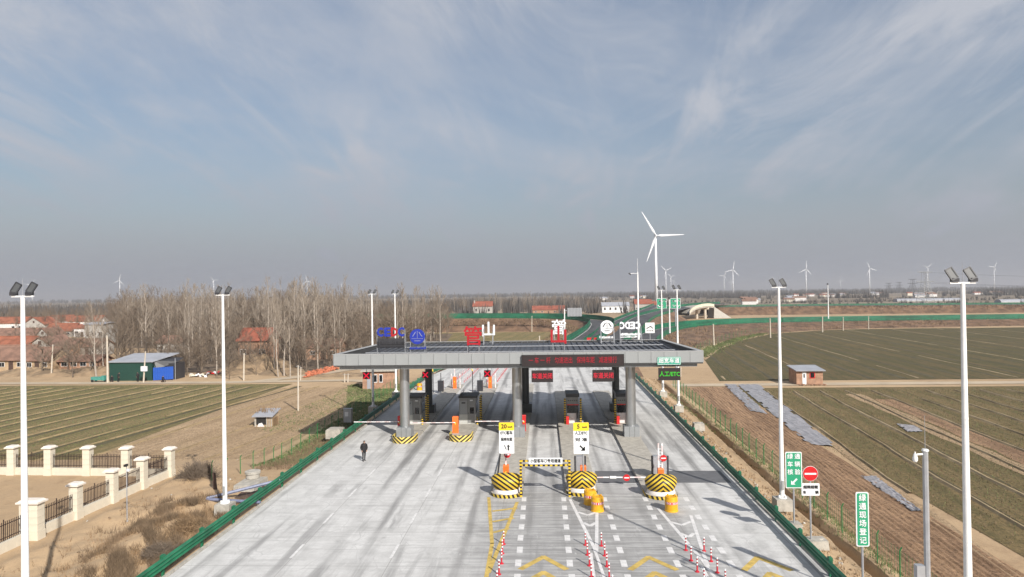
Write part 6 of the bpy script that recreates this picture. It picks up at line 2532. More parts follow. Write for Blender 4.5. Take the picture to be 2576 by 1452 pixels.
def forest_ok(x, y):
    # open to the right of this line the meadow starts
    xr = np.interp(y, [138, 150, 217, 260, 300], [-46, -42, -30, -34, -40])
    if x > xr:
        return False
    if y < 200 and x < -98 + (y - 138) * .0:
        return False
    return True


G1 = 'bare trees of the grove behind the left country road'
spots = []
tries = 0
while len(spots) < 212 and tries < 60000:
    tries += 1
    y = random.uniform(136, 262)
    x = random.uniform(-165, -28)
    if not forest_ok(x, y):
        continue
    if x < -102 and (y < 205 or 1366 + x / y * F < 255):
        continue
    if y < 160 and 560 < 1375 + x / y * F < 690 and y > 140 and random.random() < .55:
        continue
    if all((x - a) ** 2 + (y - b_) ** 2 > (5.2 if y < 190 else 8) for a, b_ in spots):
        spots.append((x, y))
for x, y in spots:
    kind = 'poplar' if random.random() < (.42 if y < 170 else .6) else 'bushy'
    h = random.uniform(13, 18) if kind == 'poplar' else random.uniform(9, 13.5)
    px_ = 1366 + x / y * F
    if 240 < px_ < 860:
        h *= 1.17
    elif px_ >= 860:
        h *= 1.12
    elif px_ < 240:
        h *= .85
    big = (h > 14.5)
    zone = ('behind the green shed' if px_ < 430 else 'left of the second lamp mast' if px_ < 552 else 'around the small red roofed house' if px_ < 700 else 'above the orange tile heap' if px_ < 850
            else 'over the left canopy end' if px_ < 935 else 'behind the blue roof letters')
    rank = 'near' if y < 160 else 'middle' if y < 205 else 'rear'
    lab = ('tall pale bare poplar' if kind == 'poplar' else 'brown bushy bare tree') + ', %s grove %s' % (rank, zone)
    tree(x, y, kind, h, lab, G1)
G2 = 'bare trees standing among and before the village houses'
for px, py, kind, h in ((105, 945, 'bushy', 10), (182, 950, 'bushy', 9), (243, 951, 'poplar', 15), (228, 944, 'bushy', 8), (160, 920, 'bushy', 8), (205, 905, 'bushy', 8), (60, 925, 'bushy', 6),
                        (255, 925, 'bushy', 8), (130, 890, 'bushy', 8), (225, 885, 'poplar', 12), (190, 870, 'bushy', 7), (20, 900, 'bushy', 8), (85, 890, 'bushy', 9), (118, 905, 'bushy', 9), (150, 880, 'bushy', 9), (98, 865, 'bushy', 8), (200, 925, 'bushy', 9),
                        (240, 905, 'bushy', 9), (140, 860, 'poplar', 10), (70, 860, 'bushy', 7), (170, 935, 'bushy', 8), (40, 870, 'bushy', 7), (218, 860, 'bushy', 8), (180, 845, 'bushy', 8), (120, 848, 'bushy', 7)):
    p = P(px, py, -1.3)
    tree(p.x, p.y, kind, h, 'bare %s standing %s' % ('poplar' if kind == 'poplar' else 'brown tree', ('before the mud walled village houses' if py > 915 else 'between the middle rows of village roofs' if py > 872 else 'among the back rows of village roofs') + (', left of the pale pole' if px < 133 else ', near the green shed' if px > 215 else '')), G2)
# front edge of the grove: picked out singly in the photograph
for px, py, kind, h in ((470, 945, 'bushy', 10), (507, 942, 'bushy', 9), (545, 946, 'poplar', 13), (577, 955, 'bushy', 8), (700, 948, 'poplar', 14), (715, 946, 'poplar', 15), (730, 950, 'poplar', 12),
                        (770, 940, 'bushy', 11), (450, 940, 'bushy', 9), (645, 944, 'bushy', 6), (855, 915, 'poplar', 13), (890, 900, 'poplar', 13), (830, 925, 'bushy', 9), (800, 930, 'poplar', 14)):
    p = P(px, py, -1.3)
    tree(p.x, p.y, kind, h, 'bare %s on the front edge of the grove, %s' % ('pale poplar' if kind == 'poplar' else 'brown tree', 'just right of the green shed' if px < 480 else 'left of the second mast' if px < 552 else 'below the red roofed house' if px < 660 else 'behind the orange tiles' if px < 790 else 'touching the left canopy end'), 'bare trees on the front edge of the grove')
# beyond the loop ramp
G4 = 'bare trees beyond the loop ramp'
n = 0
while n < 58:
    y = random.uniform(515, 600)
    x = random.uniform(-75, 50)
    kind = 'poplar' if random.random() < .6 else 'bushy'
    h = random.uniform(12, 17) if kind == 'poplar' else random.uniform(8, 12)
    if x > 30:
        h *= .75
    tree(x, y, kind, h, 'bare %s behind the loop ramp rail, %s' % ('poplar' if kind == 'poplar' else 'brown tree', 'left of the red roof character' if x < -50 else 'between the two roof characters' if x < 5 else 'near the white building'), G4)
    n += 1

# the rest of the wood, read as one mass: joined low detail trees
def wood(name, spots, hs, mat, seed, detail=.55, variants=4, z=-1.3):
    base = []
    for i in range(variants):
        tr, cr = tree_parts(10, 'poplar' if i % 2 == 0 else 'bushy', seed + i, detail)
        v = np.array([tuple(q) for q in tr.v + cr.v])
        f1 = np.array(tr.f)
        f2 = np.array(cr.f) + len(tr.v)
        base.append((v, np.concatenate([f1, f2])))
    VV, FF = [], []
    o = 0
    for (x, y), h in zip(spots, hs):
        v, f = base[random.randrange(variants)]
        a = random.uniform(0, 6.28)
        s_ = h / 10
        c_, s2 = cos(a) * s_, sin(a) * s_
        q = np.stack([v[:, 0] * c_ - v[:, 1] * s2 + x, v[:, 0] * s2 + v[:, 1] * c_ + y, v[:, 2] * s_ + z], 1)
        VV.append(q)
        FF.append(f + o)
        o += len(v)
    me = np_mesh(name, np.concatenate(VV), np.concatenate(FF), mat)
    return stuff(put(name, me))


sp, hh_ = [], []
while len(sp) < 900:
    y = random.uniform(205, 400)
    x = random.uniform(-360, -20) if y > 300 else random.uniform(-260, -34)
    if y < 300 and (not forest_ok(x, y) or 1366 + x / y * F < 262):
        continue
    if 255 < y < 305 and x > -150:
        continue
    if y > 300 and 1366 + x / y * F > 1125:
        continue
    sp.append((x, y))
    hh_.append(random.uniform(9, 16) + (4 if 240 < 1366 + x / y * F < 860 else -1))
wood('woodland', sp, hh_, 'twig_brown', 90, .6)
# low shrub layer under the near grove
sp, hh_ = [], []
while len(sp) < 760:
    y = random.uniform(135, 235)
    x = random.uniform(-145, -40)
    if not forest_ok(x, y) or 1366 + x / y * F < 262:
        continue
    sp.append((x, y))
    hh_.append(random.uniform(1.5, 8.5))
wood('undergrowth', sp, hh_, 'twig_brown', 130, .7)
sp = [(random.uniform(-90, 62), random.uniform(590, 700)) for _ in range(230)]
wood('woodland', sp, [random.uniform(9, 15) * (.8 if x_ > 30 else 1) for x_, y_ in sp], 'twig_brown', 150, .45)


# far tree lines: clusters of upright slivers of twig colour, thousands of them
def far_trees(name, n, xr, yr, h, mat='twig_far', clump=None):
    rd = np.random.default_rng(n)
    X = rd.uniform(*xr, n)
    Y = rd.uniform(*yr, n)
    if clump:
        k = clump
        cxs = rd.uniform(*xr, k)
        cys = rd.uniform(*yr, k)
        j = rd.integers(0, k, n)
        X = cxs[j] + rd.normal(0, 45, n)
        Y = cys[j] + rd.normal(0, 10, n)
    Hh = rd.uniform(*h, n)
    m_ = 14
    V_ = np.zeros((n, m_, 3, 3))
    for i in range(m_):
        a = rd.uniform(0, pi, n)
        ww = Hh * rd.uniform(.02, .07, n)
        sx_ = rd.normal(0, .22, n) * Hh
        sy_ = rd.normal(0, .22, n) * Hh
        zt = -1.3 + Hh * rd.uniform(.45, 1, n)
        bx, by = X + sx_ * .5, Y + sy_ * .5
        V_[:, i, 0] = np.stack([bx - np.cos(a) * ww, by - np.sin(a) * ww, np.full(n, -1.4)], 1)
        V_[:, i, 1] = np.stack([bx + np.cos(a) * ww, by + np.sin(a) * ww, np.full(n, -1.4)], 1)
        V_[:, i, 2] = np.stack([X + sx_, Y + sy_, zt], 1)
    v = V_.reshape(-1, 3)
    f = np.arange(len(v)).reshape(-1, 3)
    return stuff(put(name, np_mesh(name, v, f, mat)))


far_trees('distant_woodland', 2600, (150, 2600), (1000, 2700), (8, 16), clump=60)
far_trees('distant_woodland', 700, (60, 700), (520, 980), (2, 6), clump=22)
far_trees('distant_woodland', 3600, (-2600, 3200), (2700, 4600), (12, 24))
far_trees('distant_woodland', 2400, (-900, 60), (480, 900), (7, 14))

# bush beside the pillar wall
def twig_bush(x, y, z, r, h, n, lab, mat='twig_brown'):
    rd = random.Random(int(x * 10))
    t = thing('bare_bush', lab, 'bush', (x, y, z), 0, 'bare bushes')
    mb = MB()
    for k in range(n):
        a = rd.uniform(0, 2 * pi)
        e = rd.uniform(.15, 1.45)
        d = Vector((cos(a) * cos(e) * r, sin(a) * cos(e) * r, sin(e) * h)) * rd.uniform(.6, 1)
        m_ = d * .5 + Vector((rd.uniform(-.12, .12), rd.uniform(-.12, .12), .08))
        b0 = Vector((rd.uniform(-.3, .3) * r, rd.uniform(-.3, .3) * r, 0))
        mb.tube(b0, b0 + m_, .018, .012, 3, 0, False)
        mb.tube(b0 + m_, b0 + d, .012, .007, 3, 0, False)
        for j in range(3):
            q = b0 + m_.lerp(d, rd.random())
            mb.tube(q, q + Vector((rd.uniform(-.3, .3), rd.uniform(-.3, .3), rd.uniform(0, .3))), .009, .005, 3, 0, False)
    mb.build('twigs', mat, t)
    st = MB()
    for k in range(7):
        a = rd.uniform(0, 6.28)
        st.tube((0, 0, -.1), (cos(a) * r * .4, sin(a) * r * .4, h * .5), .03, .015, 5)
    st.build('stems', 'bark_brown', t)
    return t


p = P(500, 1222, -.6)
twig_bush(p.x, p.y, -.62, 1.75, 2.1, 1100, 'large round bare brown bush right of the corner pillar')
p = P(462, 1222, -.6)
twig_bush(p.x, p.y, -.62, 1.0, 1.1, 450, 'smaller bare brush heap between corner pillar and the large bush')
p = P(400, 1395, -.2)
twig_bush(p.x, p.y, gh(p.x, p.y), 1.1, .8, 420, 'low tangled dry bush on the bank near the bottom left guardrail')
p = P(470, 1330, -.2)
twig_bush(p.x, p.y, gh(p.x, p.y), 1.3, .8, 420, 'low reddish dry bush on the bank left of the second lamp mast', 'dry_grass')

# mounds and earth banks at the village edge
def heap(x, y, rx, ry, h, name='earth_mound'):
    n, m_ = 26, 9
    V_ = [(x, y, -1.3 + h)]
    for j in range(1, m_ + 1):
        for i in range(n):
            a = 2 * pi * i / n
            r_ = j / m_
            zz_ = h * (1 - r_ * r_) ** 1.3 * (1 + .22 * sin(a * 3 + j) + .15 * sin(a * 7 + j * 2))
            V_.append((x + cos(a) * rx * r_ * (1 + .08 * sin(5 * a)), y + sin(a) * ry * r_, -1.3 + zz_ - (.05 if j == m_ else 0)))
    F_ = [(0, 1 + i, 1 + (i + 1) % n) for i in range(n)]
    for j in range(m_ - 1):
        for i in range(n):
            a, b_ = 1 + j * n + i, 1 + j * n + (i + 1) % n
            F_.append((a, a + n, b_ + n, b_))
    me = bpy.data.meshes.new(name)
    me.from_pydata(V_, [], F_)
    me.polygons.foreach_set('use_smooth', [True] * len(F_))
    me.materials.append(MAT['bank_soil'])
    return struct(put(name, me))


for px, py, rx, ry, h in ((620, 938, 9, 6, 2.6), (200, 948, 9, 5, 1.3), (110, 950, 8, 4, 1.0), (40, 948, 9, 4, 1.2), (560, 946, 6, 3, 1.0), (850, 950, 6, 3, .5), (700, 946, 6, 4, 1.0)):
    p = P(px, py, -1.3)
    heap(p.x, p.y + ry, rx, ry, h)


# ================================================================== HOUSES
def house(px0, px1, pybase, h, depth, rise, lab, wall_m, roof_m, rz=0.0, gable='x', nwin=3, door=True, z=-1.3, Y=None, group='village houses', chimney=False, winh=1.0, wins='dark_glass'):
    if Y is None:
        a, b_ = P(px0, pybase, z), P(px1, pybase, z)
        Y = (a.y + b_.y) / 2
    a, b_ = PY(px0, pybase, Y), PY(px1, pybase, Y)
    W_ = b_.x - a.x
    t = thing('house', lab, 'house', ((a.x + b_.x) / 2, Y, z), rz, group)
    MB().b2((-W_ / 2, 0, 0), (W_ / 2, depth, h)).build('wall', wall_m, t)
    ov = .45
    mb = MB()
    if gable == 'x':       # ridge along x, gables left and right
        pr = [(-ov, h - .15), (depth / 2, h + rise), (depth + ov, h - .15)]
        x0, x1 = -W_ / 2 - ov, W_ / 2 + ov
        V_ = []
        for x in (x0, x1):
            for y, zz_ in pr:
                V_ += [(x, y, zz_), (x, y, zz_ + .18)]
        mb.add(V_, [(1, 7, 9, 3), (3, 9, 11, 5), (0, 2, 8, 6), (2, 4, 10, 8), (0, 6, 7, 1), (4, 5, 11, 10), (0, 1, 3, 2), (2, 3, 5, 4), (6, 8, 9, 7), (8, 10, 11, 9)])
        g = MB()
        for x in (-W_ / 2 + .01, W_ / 2 - .01):
            g.add([(x, 0, h - .02), (x, depth, h - .02), (x, depth / 2, h + rise - .05)], [(0, 1, 2)])
        g.build('gable', wall_m, t)
    else:                  # ridge along y: gable faces the camera
        pr = [(-W_ / 2 - ov, h - .15), (0, h + rise), (W_ / 2 + ov, h - .15)]
        V_ = []
        for y in (-ov, depth + ov):
            for x, zz_ in pr:
                V_ += [(x, y, zz_), (x, y, zz_ + .18)]
        mb.add(V_, [(1, 3, 9, 7), (3, 5, 11, 9), (0, 6, 8, 2), (2, 8, 10, 4), (0, 1, 7, 6), (4, 10, 11, 5), (0, 2, 3, 1), (2, 4, 5, 3), (6, 7, 9, 8), (8, 9, 11, 10)])
        g = MB()
        for y in (.01, depth - .01):
            g.add([(-W_ / 2, y, h - .02), (W_ / 2, y, h - .02), (0, y, h + rise - .05)], [(0, 1, 2)])
        g.build('gable', wall_m, t)
        w_ = MB().b2((-.4, -.05, h + rise * .2), (.4, -.005, h + rise * .2 + 1.0)).build('attic_window', 'rust_wood', t)
    r_ = mb.build('roof', roof_m, t)
    if gable == 'x' and rise > 1:
        MB().tube((-W_ / 2 - ov, depth / 2, h + rise + .18), (W_ / 2 + ov, depth / 2, h + rise + .18), .14, None, 6).build('ridge', roof_m, r_)
    if chimney:
        MB().b2((-W_ / 2 + .5, depth * .3, h + .4), (-W_ / 2 + 1.3, depth * .3 + .7, h + rise + 1.0)).build('chimney', 'wall_render_grey', r_)
    slots = nwin + (1 if door else 0)
    for k in range(slots):
        xc = -W_ / 2 + W_ * (k + .5) / slots
        if door and k == slots // 2:
            d_ = MB().b2((xc - .5, -.06, 0.02), (xc + .5, -.002, 2.1)).build('door', 'rust_wood', t)
        else:
            ww = min(.7, W_ / slots * .33)
            f = MB().b2((xc - ww, -.05, h * .38), (xc + ww, -.002, h * .38 + winh)).build('window', 'wall_whitewash' if wins == 'dark_glass' else 'rust_wood', t)
            MB().b2((xc - ww + .08, -.07, h * .38 + .08), (xc - .03, -.05, h * .38 + winh - .08)).build('pane', wins, f)
            MB().b2((xc + .03, -.07, h * .38 + .08), (xc + ww - .08, -.05, h * .38 + winh - .08)).build('pane', wins, f)
    return t


# front rank (nearest) to back rank
house(-30, 62, 934, 2.4, 7, 2.8, 'long mud walled house with brown roof nearest the field at the left edge', 'wall_mud', 'roof_brown', nwin=3)
house(64, 122, 934, 2.3, 7, 2.4, 'mud walled house with sagging brown roof right of the nearest lamp mast', 'wall_mud', 'roof_brown', nwin=2)
house(-40, 68, 905, 3.0, 7.5, 2.6, 'house with a wide bright orange roof behind the mud walled front house', 'wall_render_grey', 'roof_orange', nwin=4)
house(68, 132, 903, 3.1, 9, 2.5, 'grey gabled house with attic hole between the orange and brown roofs', 'wall_render_grey', 'roof_brown', gable='y', nwin=1, door=False)
house(138, 176, 900, 2.6, 7, 1.8, 'low brown roofed house in the middle of the village', 'wall_brick', 'roof_brown', nwin=2)
house(172, 246, 896, 2.6, 7, 1.7, 'low house with reddish brown roof left of the dark shed grove', 'wall_render_grey', 'roof_brown', nwin=3)
house(150, 245, 930, 1.9, 5, 1.0, 'low reddish brick yard buildings behind the leaning trees', 'wall_brick', 'roof_brown', nwin=4, door=False)
house(-40, 92, 866, 3.0, 8, 2.2, 'long dull orange roofed house in the third row at the left edge', 'wall_whitewash', 'roof_brown', nwin=4)
house(90, 124, 868, 3.0, 8, 2.6, 'pale gabled house end in the third row behind the lamp mast', 'wall_render_grey', 'roof_brown', gable='y', nwin=1, door=False)
house(-30, 60, 838, 4.6, 8, 2.6, 'tall white house with orange roof in the back row at the left edge', 'wall_whitewash', 'roof_orange', nwin=4, winh=1.5)
house(58, 112, 840, 4.2, 10, 3.2, 'big grey gable house in the back row right of the nearest mast', 'wall_render_grey', 'roof_orange', gable='y', nwin=2, door=False)
house(112, 180, 848, 2.4, 8, 2.9, 'house with bright orange roof in the middle of the back rows', 'wall_render_grey', 'roof_orange', nwin=3)
house(186, 214, 848, 3.6, 8, 1.2, 'small white walled house beside the grey two storey block', 'wall_whitewash', 'roof_orange', nwin=1)
house(214, 260, 866, 6.8, 8, .4, 'grey two storey concrete block at the right end of the village', 'wall_render_grey', 'roof_pale', nwin=3, winh=1.6, door=False)
house(108, 172, 826, 4.0, 8, 2.8, 'red tiled house at the far back of the village', 'wall_whitewash', 'roof_orange', nwin=3)
house(170, 250, 828, 4.0, 8, 2.6, 'wide orange roofed house at the far back beside the poplars', 'wall_whitewash', 'roof_orange', nwin=3)
house(600, 672, 915, 5.3, 7, 2.5, 'two storey red roofed brick house hidden among the bare trees', 'wall_brick', 'roof_red', nwin=2, winh=1.3)
house(750, 850, 905, 3.0, 7, 1.6, 'low brick house mostly hidden in the grove left of the canopy', 'wall_brick', 'roof_brown', nwin=3)
house(395, 455, 890, 3.0, 7, 1.6, 'dark roofed low house behind the shed among trees', 'wall_render_grey', 'roof_brown', nwin=2)
house(1190, 1238, 790, 6.0, 9, 3.4, 'small two storey house with red roof above the loop ramp', 'wall_render_grey', 'roof_red', Y=500, nwin=2, winh=2.2, chimney=True, group='houses beyond the ramps')
house(1340, 1420, 792, 3.2, 8, 2.6, 'long low red roofed house behind the grey gantry sign', 'wall_brick', 'roof_red', Y=490, nwin=4, group='houses beyond the ramps')
house(1515, 1583, 787, 5.0, 8, 2.4, 'white walled building with pale blue grey roof above the ramps', 'sign_white', 'roof_pale', Y=505, nwin=5, winh=2.0, group='houses beyond the ramps', door=False)
house(1598, 1640, 786, 6.0, 9, 3.2, 'grey house with dark red roof left of the green direction signs', 'wall_render_grey', 'roof_red', Y=515, nwin=4, group='houses beyond the ramps')
house(1642, 1662, 784, 5.0, 8, 2.4, 'narrow house with red roof half behind the left green direction sign', 'wall_render_grey', 'roof_red', Y=525, nwin=2, group='houses beyond the ramps')

# hamlets across the plain
rdh = random.Random(5)
k = 0
hb = []
for cxp, cyp, cnt, spr, Yh in ((2060, 744, 11, 130, 1500), (2190, 742, 5, 60, 1700), (1990, 760, 6, 60, 900), (1880, 762, 7, 60, 800), (2330, 752, 7, 120, 1200), (2500, 745, 5, 80, 1300), (1610, 748, 3, 40, 1500), (1520, 742, 2, 20, 1400)):
    for j in range(cnt):
        px = cxp + rdh.uniform(-spr, spr) / 2
        Yj = Yh * rdh.uniform(.9, 1.15)
        x = PY(px, 745, Yj).x
        W_, hgt = rdh.uniform(9, 18), rdh.uniform(3, 5)
        wm = rdh.choice(['wall_whitewash', 'wall_render_grey', 'wall_whitewash', 'wall_cream'])
        rm = rdh.choice(['roof_red', 'roof_brown', 'roof_pale'])
        t = thing('farmhouse', '', 'house', (x, Yj, -1.3), rdh.uniform(-.3, .3), 'tiny farmhouses across the hazy plain')
        col_w = 'white' if wm != 'wall_render_grey' else 'grey'
        where = {2060: 'below the second right turbine', 2190: 'right of the lone lamp mast', 1990: 'behind the flyover', 1880: 'above the flyover embankment', 2330: 'behind the pylon',
                 2500: 'at the far right edge', 1610: 'by the tallest turbine', 1520: 'above the trees of the loop'}[cxp]
        t['label'] = 'tiny %s farmhouse in the hazy cluster %s' % (col_w, where)
        MB().b2((-W_ / 2, 0, 0), (W_ / 2, 7, hgt)).build('wall', wm, t)
        MB().add([(-W_ / 2 - .4, -.4, hgt), (W_ / 2 + .4, -.4, hgt), (W_ / 2 + .4, 3.5, hgt + 2), (-W_ / 2 - .4, 3.5, hgt + 2), (W_ / 2 + .4, 7.4, hgt), (-W_ / 2 - .4, 7.4, hgt)],
                 [(0, 1, 2, 3), (3, 2, 4, 5), (0, 3, 5), (1, 4, 2)]).build('roof', rm, t)

# greenhouses
for a_, b_, yb, Y, lab in ((2258, 2420, 757, 760, 'long low white greenhouse tunnel behind the pylon'), (2519, 2620, 762, 640, 'long grey white greenhouse tunnel at the right edge')):
    p0, p1 = PY(a_, yb, Y), PY(b_, yb, Y)
    t = thing('greenhouse', lab, 'greenhouse', (p0.x, Y, -1.3), 0, 'long greenhouses')
    Lh = p1.x - p0.x
    V_, F_ = [], []
    nn = 10
    for i in range(nn + 1):
        an = pi * i / nn
        y, zz_ = 5 - 5 * cos(an), 3.6 * sin(an) ** .7
        V_ += [(0, y, zz_), (Lh, y, zz_)]
    F_ = [(2 * i, 2 * i + 1, 2 * i + 3, 2 * i + 2) for i in range(nn)] + [tuple(range(0, 2 * nn + 2, 2))[::-1], tuple(range(1, 2 * nn + 2, 2))]
    MB().add(V_, F_).build('tunnel_cover', 'roof_pale', t)
    MB().b2((0, -.1, 0), (Lh, 0.0, .9)).build('base_wall', 'wall_render_grey', t)


# ================================================================== WIND TURBINES
def turbine(hx, hy, bl, angs, lab, hub_h=88.0, base_h=None, Y=None, yaw=0.0):
    horizon = 738 - .0140 * (hx - 1288)
    if Y is None:
        Y = (hub_h - CAMZ) * F / max(6, (horizon - hy))
    hp = PY(hx, hy, Y)
    s_ = Y / F
    BL = bl * s_
    t = thing('wind_turbine', lab, 'wind turbine', (hp.x, Y, -2), yaw, 'white wind turbines on the horizon')
    Hh = hp.z + 2
    k = BL / 40
    MB().tube((0, 3 * k, 0), (0, 3 * k, Hh - 1.5 * k), 2.5 * max(k, .6), 1.35 * max(k, .6), 14).build('tower', 'turbine_white', t, True)
    MB().box((0, 3.2 * k, Hh), (3.2 * k, 8 * k, 3.2 * k), 0, None, .9).build('nacelle', 'turbine_white', t)
    MB().tube((0, -1 * k, Hh), (0, -2.6 * k, Hh), 1.5 * k, .5 * k, 12).build('hub', 'turbine_white', t)
    mb = MB()
    prof = [(0, .9, .9), (.06, .95, .9), (.2, 1.9, .6), (.45, 1.4, .4), (.75, .85, .25), (.97, .4, .12), (1, .1, .05)]
    V_, F_ = [], []
    for s0_, c_, th_ in prof:
        for u, v_ in ((-.5, 0), (0, -.5), (.5, 0), (0, .5)):
            V_.append((u * c_ * 2 * k * .85, v_ * th_ * 2 * k, s0_ * BL))
    for i in range(len(prof) - 1):
        for j in range(4):
            F_.append((4 * i + j, 4 * i + (j + 1) % 4, 4 * i + 4 + (j + 1) % 4, 4 * i + 4 + j))
    me_ = MB().add(V_, F_).mesh('blade', 'turbine_white')
    for a in angs:
        put('blade', me_, t, (0, -1.7 * k, Hh), (0, R(a), 0))
    return t


def ang(hx, hy, tx, ty):
    return math.degrees(atan2(tx - hx, hy - ty)) + .8


def z6(x, y):
    return ((1750 + x / 4.27) / 1.174, (560 + y / 4.27) / 1.174)


def z7_(x, y):
    return ((2300 + x / 3.558) / 1.174, (700 + y / 3.558) / 1.174)


def z8_(x, y):
    return ((x / 3.68) / 1.174, (680 + y / 3.68) / 1.174)


def z4_(x, y):
    return (468.5 + x / 3.788, 664.4 + y / 3.788)


TB = [
    (z6, (798, 582), [(595, 240), (1100, 572), (680, 915)], 'nearest and tallest wind turbine, right of the canopy centre', {}),
    (z6, (925, 1022), [(860, 962), (995, 985)], 'wind turbine with V shaped blades just right of the tallest one', {}),
    (z6, (988, 1098), [(945, 1060), (1045, 1082)], 'smaller turbine second to the right of the tallest one', {}),
    (z6, (1025, 1155), [(1040, 1120), (1000, 1150)], 'faint turbine third to the right of the tallest one', {}),
    (z6, (1772, 1012), [(1785, 900), (1685, 1035), (1838, 1082)], 'bright three bladed turbine above the flyover, tallest of its cluster', {}),
    (z6, (1660, 1088), [(1690, 1025), (1605, 1085), (1685, 1135)], 'smaller turbine left of the bright one above the flyover', {}),
    (z6, (1746, 1150), [(1735, 1100), (1760, 1165)], 'very faint turbine half hidden between the flyover pair', {}),
    (z6, (2270, 1118), [(2255, 1080), (2295, 1125)], 'faint turbine close to the left of the second right lamp mast', {}),
    (z7_, (288, 338), [(290, 250), (245, 360), (335, 390)], 'turbine just right of the second right lamp mast', {}),
    (z7_, (955, 332), [(925, 258), (1012, 348), (930, 390)], 'turbine midway between the lone lamp mast and the pylon', {}),
    (z7_, (1565, 320), [(1510, 295), (1597, 288)], 'turbine rising behind the lattice pylon', {}),
    (z7_, (2265, 320), [(2290, 262), (2212, 308), (2287, 378)], 'rightmost turbine beyond the nearest right lamp mast', {}),
    (z7_, (650, 450), [(645, 405), (670, 462)], 'very faint turbine right of the lone white lamp mast', {}),
    (z8_, (1297, 548), [(1312, 485), (1240, 572), (1360, 605)], 'leftmost clearly visible turbine above the left grove', {}),
    (z8_, (2320, 545), [(2278, 500), (2378, 540)], 'turbine behind the floodlights of the second left mast', {}),
    (z8_, (345, 600), [(388, 525), (300, 590)], 'faint turbine behind the floodlights of the nearest left mast', {}),
    (z4_, (1150, 162), [(1140, 115), (1212, 178), (1116, 188)], 'turbine above the grove between the two left masts', {}),
    (z4_, (1478, 187), [(1460, 170), (1498, 175)], 'faint turbine above the grove just left of the third mast', {}),
]
for fz, h_, tips, lab, kw in TB:
    hx, hy = fz(*h_)
    angs = [ang(hx, hy, *fz(*q)) for q in tips]
    bl = max(sqrt((fz(*q)[0] - hx) ** 2 + (fz(*q)[1] - hy) ** 2) for q in tips)
    if len(angs) == 2:
        angs.append(angs[0] + 120 if abs(((angs[0] + 120 - angs[1]) + 180) % 360 - 180) > 60 else angs[0] - 120)
    turbine(hx, hy, bl * (.88 if bl > 50 else 1), angs, lab, **kw)


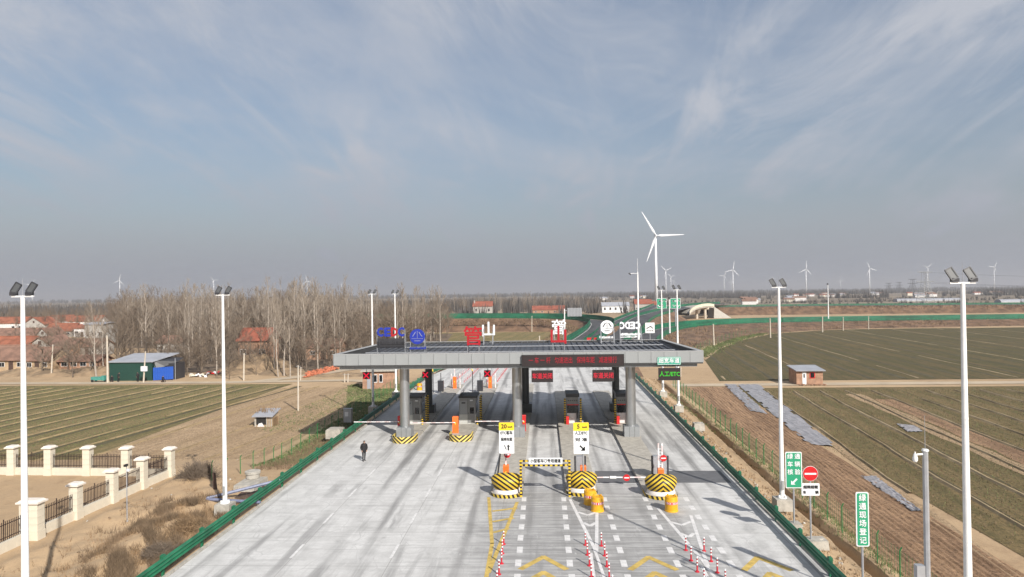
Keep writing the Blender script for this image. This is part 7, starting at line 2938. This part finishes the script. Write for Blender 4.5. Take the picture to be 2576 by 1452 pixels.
# ================================================================== PYLONS
def pylon(px, ytop, ybase, Y, wd, lab, mat='galvanised', wires=True):
    a, b_ = PY(px, ytop, Y), PY(px, ybase, Y)
    H_ = a.z + 1.3
    t = thing('lattice_pylon', lab, 'pylon', (b_.x, Y, -1.3), R(8), 'lattice pylons')
    mb = MB()
    bw, tw = wd * .42, wd * .10
    r_ = .20 * min(2.2, Y / 600)
    lv = 9
    for sx_ in (-1, 1):
        for sy_ in (-1, 1):
            mb.tube((sx_ * bw, sy_ * bw, 0), (sx_ * tw * 1.6, sy_ * tw * 1.6, H_ * .62), r_, r_ * .8, 4)
            mb.tube((sx_ * tw * 1.6, sy_ * tw * 1.6, H_ * .62), (sx_ * tw * 1.4, sy_ * tw, H_), r_ * .8, r_ * .6, 4)
    mb.build('legs', mat, t)
    mb = MB()
    for i in range(lv):
        z0_, z1_ = H_ * .62 * i / lv, H_ * .62 * (i + 1) / lv
        w0_ = bw + (tw * 1.6 - bw) * i / lv
        w1_ = bw + (tw * 1.6 - bw) * (i + 1) / lv
        for s_ in (-1, 1):
            mb.tube((-w0_, s_ * w0_, z0_), (w1_, s_ * w1_, z1_), r_ * .45, None, 3)
            mb.tube((w0_, s_ * w0_, z0_), (-w1_, s_ * w1_, z1_), r_ * .45, None, 3)
            mb.tube((s_ * w0_, -w0_, z0_), (s_ * w1_, w1_, z1_), r_ * .45, None, 3)
    for i in range(5):
        z0_, z1_ = H_ * (.62 + .076 * i), H_ * (.62 + .076 * (i + 1))
        mb.tube((-tw * 1.5, -tw, z0_), (tw * 1.5, -tw, z1_), r_ * .45, None, 3)
        mb.tube((tw * 1.5, -tw, z0_), (-tw * 1.5, -tw, z1_), r_ * .45, None, 3)
    mb.build('bracing', mat, t)
    for zf, ww in ((.70, wd * .62), (.985, wd * .5)):
        m2 = MB()
        m2.tube((-ww, 0, H_ * zf), (ww, 0, H_ * zf), r_ * 1.1, None, 4)
        m2.tube((-ww, 0, H_ * zf), (0, 0, H_ * (zf - .035)), r_ * .6, None, 4)
        m2.tube((ww, 0, H_ * zf), (0, 0, H_ * (zf - .035)), r_ * .6, None, 4)
        m2.build('crossarm', mat, t)
    if wires:
        for zf, x0 in ((.70, wd * .6), (.70, -wd * .6), (.985, wd * .45)):
            m3 = MB()
            prev = Vector((x0, 0, H_ * zf - .6))
            for k in range(1, 13):
                s_ = k / 12
                q = Vector((x0 + 330 * s_, -40 * s_, H_ * zf - .6 - 10 * (4 * s_ * (1 - s_)) * .6))
                m3.tube(prev, q, .07, None, 3, 0, False)
                prev = q
            m3.build('cable', 'dark_frame', t)
    return t


pylon(2328, 683, 769, 600, 13.5, 'large pale lattice pylon left of the nearest right lamp mast', 'panel_grey')
pylon(2296, 702, 742, 1900, 24, 'hazy dark pylon far behind, just left of the large pylon', 'dark_frame', False)
pylon(2236, 712, 742, 2300, 24, 'faint grey pylon furthest to the left of the large one', 'dark_frame', False)
pylon(2262, 710, 742, 2600, 26, 'faint pylon second left of the large one on the horizon', 'dark_frame', False)

# ================================================================== HAZE
mh = bpy.data.materials.new('haze')
mh.use_nodes = True
for n in list(mh.node_tree.nodes):
    mh.node_tree.nodes.remove(n)
pv = mh.node_tree.nodes.new('ShaderNodeVolumePrincipled')
pv.inputs['Color'].default_value = (0.86, 0.88, 0.93, 1)
pv.inputs['Density'].default_value = 0.00021
pv.inputs['Anisotropy'].default_value = 0.55
out = mh.node_tree.nodes.new('ShaderNodeOutputMaterial')
mh.node_tree.links.new(pv.outputs[0], out.inputs['Volume'])
MAT['haze'] = mh
HZ = MB().b2((-16000, -600, -3.0), (16000, 17000, 135.0)).build('haze', 'haze')
stuff(HZ)
